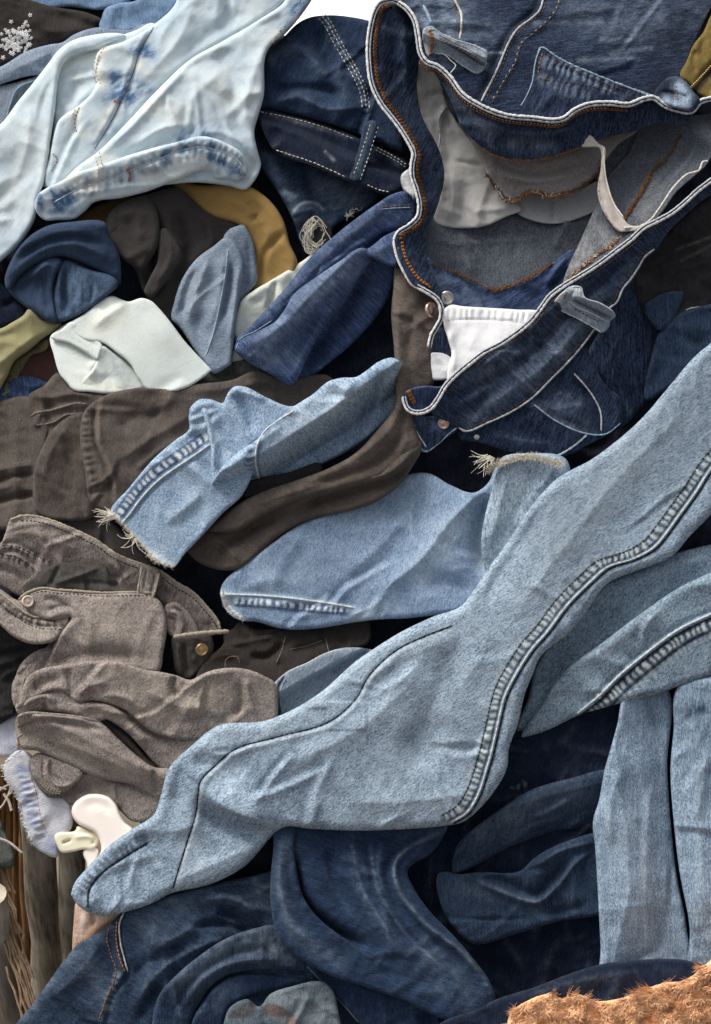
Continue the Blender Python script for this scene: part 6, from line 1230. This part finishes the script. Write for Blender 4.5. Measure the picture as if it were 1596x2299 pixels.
LL = patch('leg', t, 'denim_lilac', [(8,1720),(42,1684),(74,1700),(72,1730),(90,1770),(114,1790),(145,1785),(163,1828),(162,1855),(133,1898),(127,1925),(96,1915),(75,1897),(55,1845),(38,1785),(14,1755)], h=[(40,1720,0),(120,1840,8),(100,1900,-10)], er=12, ed=12, g=3, noise=2.5, grain=1.2, skirt=20, folds=[([(80,1783),(92,1843),(112,1882)], -3, 3), ([(60,1750),(75,1820),(95,1890)], 2.5, 12, 'p')], tint=[([(50,1730),(60,1790),(80,1860)], 14, 0.9, 1, 'lad'), ([(105,1890),(120,1905)], 14, 0.9, 1, 'n')])
stitch(LL, [(70,1745),(82,1783),(94,1843),(112,1882)], 'thread_orange', r=0.8)
fray(LL, [(44,1686),(10,1720),(16,1755),(38,1785),(55,1845),(75,1897)], n=220, ln=11, mat='thread_pale', r=0.8, ang=2.9)
patch('leg', t, 'denim_lilac', [(-30,1640),(0,1625),(40,1604),(62,1618),(50,1660),(40,1690),(10,1700),(-20,1690)], h=-14, er=14, ed=14, tint=[([(0,1650),(40,1660)], 30, 0.5, 1, 'n')])
t = thing('trousers', 'black shiny trousers at the left edge under the olive waistband', 'trousers')
patch('leg', t, 'cotton_black', [(-90,1380),(0,1395),(40,1430),(110,1440),(80,1475),(45,1510),(30,1560),(36,1600),(-90,1610)], h=6, er=18, ed=18, noise=5, nl=40, folds=[([(-30,1440),(20,1450),(70,1445)], 10, 8), ([(-30,1480),(20,1465),(70,1450)], -12, 8), ([(-30,1500),(20,1485),(50,1475)], 10, 8), ([(0,1530),(20,1510),(45,1500)], 8, 8)])
t = thing('cloth_scrap', 'ragged grey green cloth scrap hanging on the twig screen', 'cloth')
SC_ = patch('cloth', t, 'cotton_camo', [(-60,1820),(0,1838),(12,1870),(28,1900),(34,1930),(30,1945),(0,1950),(-60,1955)], h=-80, er=8, ed=8, noise=4, nl=30, tint=[], skirt=15)
t = thing('cloth_scrap', 'mossy olive cloth scrap beside the olive jeans cuff', 'cloth')
patch('cloth', t, 'cotton_camo', [(-60,1560),(0,1558),(30,1570),(36,1595),(20,1615),(-60,1640)], h=-30, er=10, ed=10, noise=5, nl=20)

# ------------------------------------------------------------------ plastic clip
t = thing('hanger_clip', 'cream plastic hanger clip sticking out from behind the tip of the faded leg', 'clip')
HD = patch('handle', t, 'plastic_cream', [(160,1822),(165,1806),(178,1793),(196,1784),(225,1783),(247,1791),(262,1808),(270,1828),(280,1845),(300,1864),(280,1890),(240,1925),(205,1960),(208,1940),(226,1912),(226,1896),(215,1872),(196,1860),(178,1852),(165,1838)], h=[(210,1810,46),(240,1870,50),(220,1940,44)], er=9, ed=12, g=2.2, noise=0, skirt=16, tuck=4, folds=[([(185,1815),(215,1803),(240,1815),(235,1830)], -2.5, 14)])
JW = patch('jaw', t, 'plastic_ivory', [(122,1877),(127,1871),(137,1868),(170,1864),(172,1856),(184,1856),(200,1864),(224,1875),(222,1893),(206,1908),(190,1907),(155,1914),(137,1914),(127,1897)], h=[(130,1890,22),(210,1885,26)], er=6, ed=8, g=2.2, noise=0, skirt=14, tuck=3, folds=[([(140,1893),(150,1889),(160,1885)], -9, 3), ([(165,1880),(200,1878),(215,1884)], 4, 6), ([(205,1895),(212,1890)], -5, 4)])
patch('jaw', t, 'plastic_cream', [(186,1912),(205,1900),(222,1905),(215,1935),(205,1960),(196,1990),(188,1985),(196,1945)], h=20, er=6, ed=8, g=2.2, noise=0, skirt=14)
t = thing('cloth_scrap', 'peach and brown cloth strip under the tip of the faded leg', 'cloth')
PC = patch('cloth', t, 'cotton_peach', [(150,2180),(160,2150),(163,2100),(166,2060),(172,2025),(200,2035),(240,2040),(300,2035),(300,2070),(230,2110),(185,2140)], h=[(170,2080,2),(230,2070,12),(160,2160,-10)], er=12, ed=12, noise=3, nl=25, grain=0.1, folds=[([(205,2045),(212,2062),(208,2080)], -8, 6)], tint=[([(160,2165),(200,2110),(270,2065)], 14, 1.2, 1), ([(170,2040),(165,2110)], 8, 0.5, 1, 'n'), ([(188,2050),(180,2090)], 6, 1.0, 0)])

# ------------------------------------------------------------------ bottom: ink jeans and indigo folds
t = thing('jeans', 'ink blue jeans with orange double stitching filling the bottom left', 'jeans')
K1 = [(278,2048),(268,2074),(270,2114),(278,2149),(287,2182),(262,2222),(250,2240),(238,2299),(225,2380)]
IK = patch('leg', t, 'denim_ink', [(-80,2440),(35,2299),(75,2252),(112,2200),(150,2148),(175,2120),(205,2102),(240,2080),(275,2048),(350,2020),(420,1998),(475,1984),(560,1968),(640,1955),(680,2000),(680,2080),(760,2200),(830,2299),(830,2440)],
      h=[(60,2290,-20),(200,2150,22),(330,2080,46),(560,2000,40),(600,2150,30),(300,2290,24),(700,2250,10)], er=46, ed=44, g=3.5, noise=4, nl=90, grain=2.1, skirt=90, tuck=20,
      folds=[(K1, -8, 7), (shift(K1, -9, 0), 4, 10), ([(430,2082),(470,2074),(520,2080),(570,2092)], -18, 9), ([(485,2042),(530,2056),(570,2082),(600,2090)], -18, 12), ([(440,2020),(520,2020),(590,2060)], 12, 20), ([(340,2140),(420,2090),(470,2060)], 8, 18), ([(290,2200),(350,2150),(430,2120)], -8, 16), ([(300,2260),(360,2180),(440,2130),(520,2100)], 10, 16), ([(310,2299),(340,2240),(370,2200)], -10, 12), ([(120,2240),(180,2180),(230,2110)], 8, 26)],
      tint=[([(590,1975),(620,2020)], 40, 0.2, 0, 'n'), ([(60,2290),(110,2215),(160,2150),(220,2100)], 14, 0.3, 0, 'n'), ([(200,2170),(230,2230)], 24, 0.25, 0, 'n'), ([(262,2190),(240,2260)], 9, 0.5, 0, 'lad'), ([(400,2030),(330,2080)], 40, 0.2, 0, 'n')])
cord(IK, K1[:5], 1.8, 'thread_grey', lift=6); stitch(IK, [(243,2085),(240,2110),(252,2152),(261,2182),(252,2210),(236,2250),(220,2297)], 'thread_orange', ln=7, gap=2, r=1.4, lift=1.5)
stitch(IK, [(262,2068),(261,2110),(270,2155),(281,2182)], 'thread_bright', ln=7, gap=2, r=1.4, lift=3)
IK2 = patch('rolled_leg', t, 'denim_ink', [(335,2420),(340,2330),(345,2270),(360,2229),(396,2189),(442,2150),(505,2108),(562,2087),(620,2078),(650,2110),(710,2180),(640,2176),(560,2178),(508,2190),(472,2216),(442,2262),(424,2310),(418,2420)], h=[(360,2290,56),(450,2170,66),(600,2110,62),(680,2170,40)], er=34, ed=36, g=3.5, noise=3, nl=70, skirt=60, folds=[([(380,2290),(430,2210),(520,2145),(620,2125)], -7, 10), ([(410,2260),(450,2200),(530,2160),(640,2155)], 8, 12)], tint=[([(420,2190),(520,2125),(620,2110)], 34, 0.35, 0, 'n'), ([(580,2110),(640,2140)], 30, 0.25, 0, 'n')])
IK3 = patch('rolled_leg', t, 'denim_indigo', [(418,2420),(425,2310),(432,2288),(456,2248),(482,2216),(522,2192),(583,2186),(653,2194),(730,2204),(660,2216),(604,2226),(548,2244),(514,2266),(504,2300),(500,2420)], h=[(450,2280,48),(540,2210,44),(680,2205,20)], er=26, ed=28, g=3.5, noise=3, skirt=50, tint=[([(460,2270),(520,2215)], 24, 0.2, 0, 'n')])
t = thing('jeans', 'speckled slate denim with a rusty stain at the bottom edge', 'jeans')
SL = patch('leg', t, 'denim_slate', [(498,2420),(504,2290),(516,2262),(555,2243),(582,2260),(606,2232),(653,2215),(725,2204),(748,2225),(758,2262),(770,2420)], h=[(520,2290,58),(640,2250,80),(740,2240,70),(640,2400,70)], er=20, ed=22, g=3.5, noise=4, nl=50, skirt=60, folds=[([(560,2250),(590,2275),(600,2320)], -8, 12), ([(600,2250),(640,2262),(680,2299)], 6, 14)], tint=[([(610,2265),(640,2280),(660,2310)], 14, 0.7, 1, 'n'), ([(530,2280),(560,2265)], 10, 0.5, 1, 'n'), ([(640,2240),(740,2280)], 40, 0.3, 0, 'n')])

t = thing('jeans', 'navy mid-right jeans folded behind the faded leg seam', 'jeans')
patch('leg', t, 'denim_navy', [(930,1860),(1060,1800),(1150,1660),(1300,1600),(1420,1570),(1440,1700),(1400,2000),(1400,2250),(1150,2290),(1060,2180),(960,2040),(900,1950)], h=[(1000,1900,0),(1200,1800,14),(1350,2000,5),(1200,2200,-30)], er=20, ed=16, g=5, noise=8, nl=90, grain=0.3, crumple=(18, 110, 0.4, 2.0), skirt=30, wr=1.5)
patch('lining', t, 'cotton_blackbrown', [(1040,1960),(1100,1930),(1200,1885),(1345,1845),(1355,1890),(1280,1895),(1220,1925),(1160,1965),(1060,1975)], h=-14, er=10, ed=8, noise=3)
N1 = patch('seat', t, 'denim_navy', [(1120,1670),(1170,1645),(1300,1595),(1400,1560),(1420,1640),(1370,1760),(1278,1765),(1188,1790),(1110,1830),(1080,1800)], h=[(1200,1680,26),(1350,1640,22),(1200,1780,10)], er=24, ed=20, noise=3, folds=[([(1150,1770),(1220,1745),(1290,1735)], 3, 8)], tint=[([(1150,1772),(1220,1747),(1290,1735)], 7, 0.35, 0, 'lad')])
N2 = patch('leg', t, 'denim_ink', [(1018,1962),(1020,1912),(1040,1880),(1078,1848),(1118,1820),(1188,1775),(1278,1748),(1380,1732),(1380,1810),(1340,1848),(1248,1866),(1148,1900),(1078,1937),(1040,1957)], h=[(1050,1900,36),(1200,1820,56),(1350,1780,56)], er=34, ed=36, g=3.5, noise=3, nl=80, grain=0.2, skirt=50, tint=[([(1080,1870),(1200,1800),(1300,1770)], 30, 0.25, 0, 'n')])
N3 = patch('leg', t, 'denim_ink', [(983,1962),(1000,1957),(1030,1962),(1078,1958),(1168,1955),(1195,1930),(1218,1914),(1280,1886),(1350,1872),(1370,1910),(1370,2040),(1248,2070),(1148,2100),(1063,2120),(1020,2085),(990,2032)], h=[(1000,1980,30),(1180,2010,48),(1330,1920,44),(1150,2080,30)], er=20, ed=22, g=3.5, noise=3, nl=80, skirt=50,
      folds=[([(1060,1975),(1120,2000),(1175,2020),(1208,2024),(1250,1990),(1290,1940),(1335,1905)], 14, 9), ([(1080,1962),(1140,1985),(1200,2010),(1230,1985),(1280,1925)], -18, 16), ([(1210,2020),(1230,2045),(1320,2030)], -8, 12), ([(1000,2060),(1080,2065),(1200,2062)], -5, 6), ([(1200,1945),(1260,1910),(1340,1890)], 9, 9)], tint=[([(1080,1980),(1150,2010),(1205,2024)], 7, 0.22, 0, 'n'), ([(1020,1990),(1100,2010)], 18, 0.15, 0, 'n')])  # narrow pale stroke is a highlight painted along the ridge
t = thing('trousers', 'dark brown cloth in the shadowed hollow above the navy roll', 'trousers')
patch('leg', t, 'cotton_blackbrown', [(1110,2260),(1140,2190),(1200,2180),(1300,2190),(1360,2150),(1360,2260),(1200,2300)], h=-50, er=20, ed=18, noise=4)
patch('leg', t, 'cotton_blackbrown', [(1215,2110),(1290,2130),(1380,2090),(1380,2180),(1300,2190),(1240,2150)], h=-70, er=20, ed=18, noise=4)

t = thing('jeans', 'indigo jeans draped in deep vertical folds at the bottom centre', 'jeans')
D2 = patch('under_fold', t, 'denim_indigo', [(655,2130),(690,2170),(730,2212),(770,2255),(806,2296),(850,2440),(1100,2440),(1080,2270),(950,2230),(800,2180)], h=[(680,2150,42),(800,2280,36),(1000,2290,30)], er=8, ed=8, g=3.5, noise=4, crumple=(14, 80, 0.6, 1.5), skirt=20)
cord(D2, [(660,2138),(690,2170),(730,2212),(770,2255),(806,2296)], 1.8, 'thread_navy', lift=-1, name='hem_edge')
DR = [(1000,1862),(950,1885),(910,1908),(890,1932),(885,1960),(903,2012),(935,2052),(965,2084),(1038,2139),(1080,2190),(1102,2225)]
D1 = patch('leg', t, 'denim_indigo', [(625,1835),(612,1920),(607,1975),(607,2024),(616,2078),(632,2115),(670,2150),(741,2190),(808,2212),(898,2243),(1000,2290),(1060,2300),(1112,2252),(1100,2204),(1070,2162),(1024,2107),(966,2047),(930,1995),(915,1955),(930,1938),(965,1918),(1004,1860),(1010,1825),(800,1820)],
      h=[(640,1950,84),(640,2080,82),(760,1950,68),(780,2120,78),(900,1900,60),(900,2050,82),(1000,2180,72),(1080,2230,56),(960,1890,40)], er=28, ed=26, g=3.5, noise=3.5, nl=100, grain=1.9, skirt=70, tuck=14,
      folds=[([(652,1900),(660,1960),(672,2010),(702,2050),(755,2092),(830,2130)], -34, 14), ([(625,1890),(625,1980),(640,2060),(690,2110),(770,2150)], 10, 20), (DR, 12, 7), (shift(DR, -16, 8), -5, 10), ([(780,1880),(800,1980),(850,2080),(930,2170)], 8, 16), ([(820,1880),(840,1980),(890,2070),(980,2160)], -7, 10), ([(740,1890),(750,1980),(790,2060)], -10, 18), ([(860,1880),(850,1960),(880,2030)], 6, 14), ([(700,2120),(800,2160),(900,2200)], -6, 14)],
      tint=[(DR, 6, 0.35, 0, 'n'), ([(640,1920),(630,2040),(690,2110)], 26, 0.3, 0, 'n'), ([(790,1900),(810,1990),(870,2090)], 4, 0.3, 0, 'n'), ([(830,1900),(850,2000),(900,2080),(990,2170)], 4, 0.3, 0, 'n'), ([(950,2140),(1060,2240)], 40, 0.2, 0, 'n')])

D3 = patch('leg_fold', t, 'denim_indigo', [(627,1830),(613,1920),(608,1975),(608,2024),(617,2078),(633,2115),(671,2150),(742,2190),(808,2211),(860,2215),(845,2160),(800,2125),(752,2092),(712,2058),(682,2015),(668,1965),(660,1900),(664,1830)], h=[(640,1880,92),(635,2020,98),(690,2110,98),(820,2190,80)], er=16, ed=18, g=3.5, noise=3, nl=70, grain=1.9, skirt=34, tuck=10, folds=[([(632,1880),(630,1990),(655,2075),(730,2140)], 7, 12), ([(650,1900),(652,1990),(690,2070)], -5, 8)], tint=[([(640,1900),(632,2020),(670,2100),(760,2160)], 18, 0.35, 0, 'n')])
t = thing('jeans', 'grey blue jeans with straight legs hanging at the right edge', 'jeans')
patch('leg', t, 'denim_greyblue', [(1520,1545),(1512,1640),(1505,1724),(1512,1840),(1526,1960),(1548,2080),(1552,2230),(1730,2240),(1730,1490),(1600,1515)], h=[(1530,1700,58),(1560,2050,58),(1570,2200,40),(1680,1800,76),(1690,2200,50)], er=24, ed=26, g=3.5, noise=3, nl=110, grain=0.05, skirt=60, folds=[([(1560,1600),(1570,1800),(1580,2100)], 6, 26)], tint=[([(1530,1600),(1600,1590)], 20, 0.9, 1, 'n'), ([(1560,1740),(1596,1730)], 14, 0.7, 1, 'n'), ([(1560,1650),(1560,1700)], 20, 0.4, 1, 'n')])
patch('leg', t, 'denim_greyblue', [(1404,1555),(1385,1629),(1365,1700),(1358,1724),(1344,1799),(1331,1844),(1336,1904),(1343,2024),(1348,2124),(1352,2230),(1450,2230),(1546,2225),(1540,2074),(1519,1964),(1504,1824),(1498,1724),(1496,1540),(1450,1535)], h=[(1440,1600,52),(1420,1800,78),(1440,2000,80),(1440,2200,45)], er=30, ed=30, g=3.5, noise=3, nl=110, grain=0.0, skirt=60, tuck=12, folds=[([(1400,1720),(1370,1800),(1372,1900)], 7, 16), ([(1440,1600),(1445,1800),(1450,2100)], 5, 34), ([(1380,1640),(1400,1700)], -5, 14)], tint=[([(1450,1570),(1440,1620)], 40, 0.35, 1, 'n'), ([(1445,1900),(1450,2130)], 5, 0.35, 0, 'n'), ([(1400,1850),(1420,2100)], 40, 0.2, 0, 'n')])
t = thing('trousers', 'smooth navy rolled trousers behind the orange plush', 'trousers')
patch('leg', t, 'denim_navy', [(940,2440),(960,2330),(990,2296),(1068,2267),(1116,2243),(1198,2217),(1298,2179),(1353,2164),(1448,2154),(1530,2154),(1575,2165),(1640,2200),(1640,2440)], h=[(1020,2300,90),(1200,2260,116),(1450,2200,136),(1300,2400,140)], er=36, ed=44, g=3.5, noise=2.5, skirt=80, folds=[([(1068,2267),(1100,2285),(1110,2330)], -8, 10), ([(1150,2250),(1300,2205),(1450,2180)], 6, 20)])

t = thing('plush', 'fluffy orange plush in the bottom right corner', 'plush')
PL_O = [(1130,2440),(1136,2330),(1146,2275),(1178,2250),(1230,2232),(1264,2242),(1298,2232),(1335,2247),(1390,2242),(1445,2222),(1490,2207),(1540,2200),(1572,2176),(1605,2148),(1730,2090),(1730,2440)]
plain('fur_orange', (0.88, 0.52, 0.29), rough=0.9, var=0.10, scale=90, spec=0.15)
PL = patch('body', t, 'fur_orange', PL_O, h=[(1180,2290,152),(1300,2270,166),(1450,2250,178),(1580,2200,184),(1650,2300,196),(1400,2420,190)], er=36, ed=40, g=5, noise=14, nl=36, skirt=80)
x = RNG.uniform(1120, 1680, 60000); y = RNG.uniform(2080, 2400, 60000)
k = inside(x, y, PL.C); x = x[k][:34000]; y = y[k][:34000]
z = PL.field(x, y)
nz1 = vnoise(x / 34, y / 34, 5); nz2 = vnoise(x / 34, y / 34, 6)
V = np.zeros((len(x), 9, 3)); F = []
ang = 1.2 + nz1 * 2.4 + RNG.normal(0, 0.5, len(x))
ln = 24 * (0.7 + 0.5 * RNG.random(len(x))) * (1 + 0.3 * nz2)
e_ = poly_dist(x, y, PL.C, True, reach=30)[0]
gx_ = np.where(e_ < 25, 1, 0)
for j, (t_, w_, lift) in enumerate(((0, 1.0, -1), (0.5, 0.9, 12), (1.0, 0.12, 14))):
    out_ang = ang
    cx = x + np.cos(out_ang + 0.5 * t_ * nz2) * ln * t_; cy = y + np.sin(out_ang + 0.5 * t_ * nz2) * ln * t_ - 8 * t_
    for q, a in enumerate((0, 2.1, 4.2)):
        r = 1.15 * w_
        V[:, j * 3 + q] = world_pt(cx + np.cos(a) * r, cy + np.sin(a) * r * 0.8, z + lift + (0.8 if q == 0 else 0))
b = np.arange(len(x))[:, None] * 9
F = np.concatenate([b + np.array([[j * 3 + q, j * 3 + (q + 1) % 3, j * 3 + 3 + (q + 1) % 3, j * 3 + 3 + q]]) for j in range(2) for q in range(3)])
o = link_mesh('fur', V.reshape(-1, 3), F, 'fur_orange', PL.obj); o["kind"] = "stuff"
# ------------------------------------------------------------------ put each Empty at the base of its thing
from mathutils import Matrix
bpy.context.view_layer.update()
for o in [o for o in bpy.data.objects if o.type == 'EMPTY']:
    pts = [c.matrix_world @ Vector(b) for c in o.children if c.type == 'MESH' for b in c.bound_box]
    if not pts: continue
    base = Vector((sum(p.x for p in pts) / len(pts), sum(p.y for p in pts) / len(pts), min(p.z for p in pts)))
    o.location = base
    for c in o.children: c.matrix_parent_inverse = Matrix.Translation(-base)
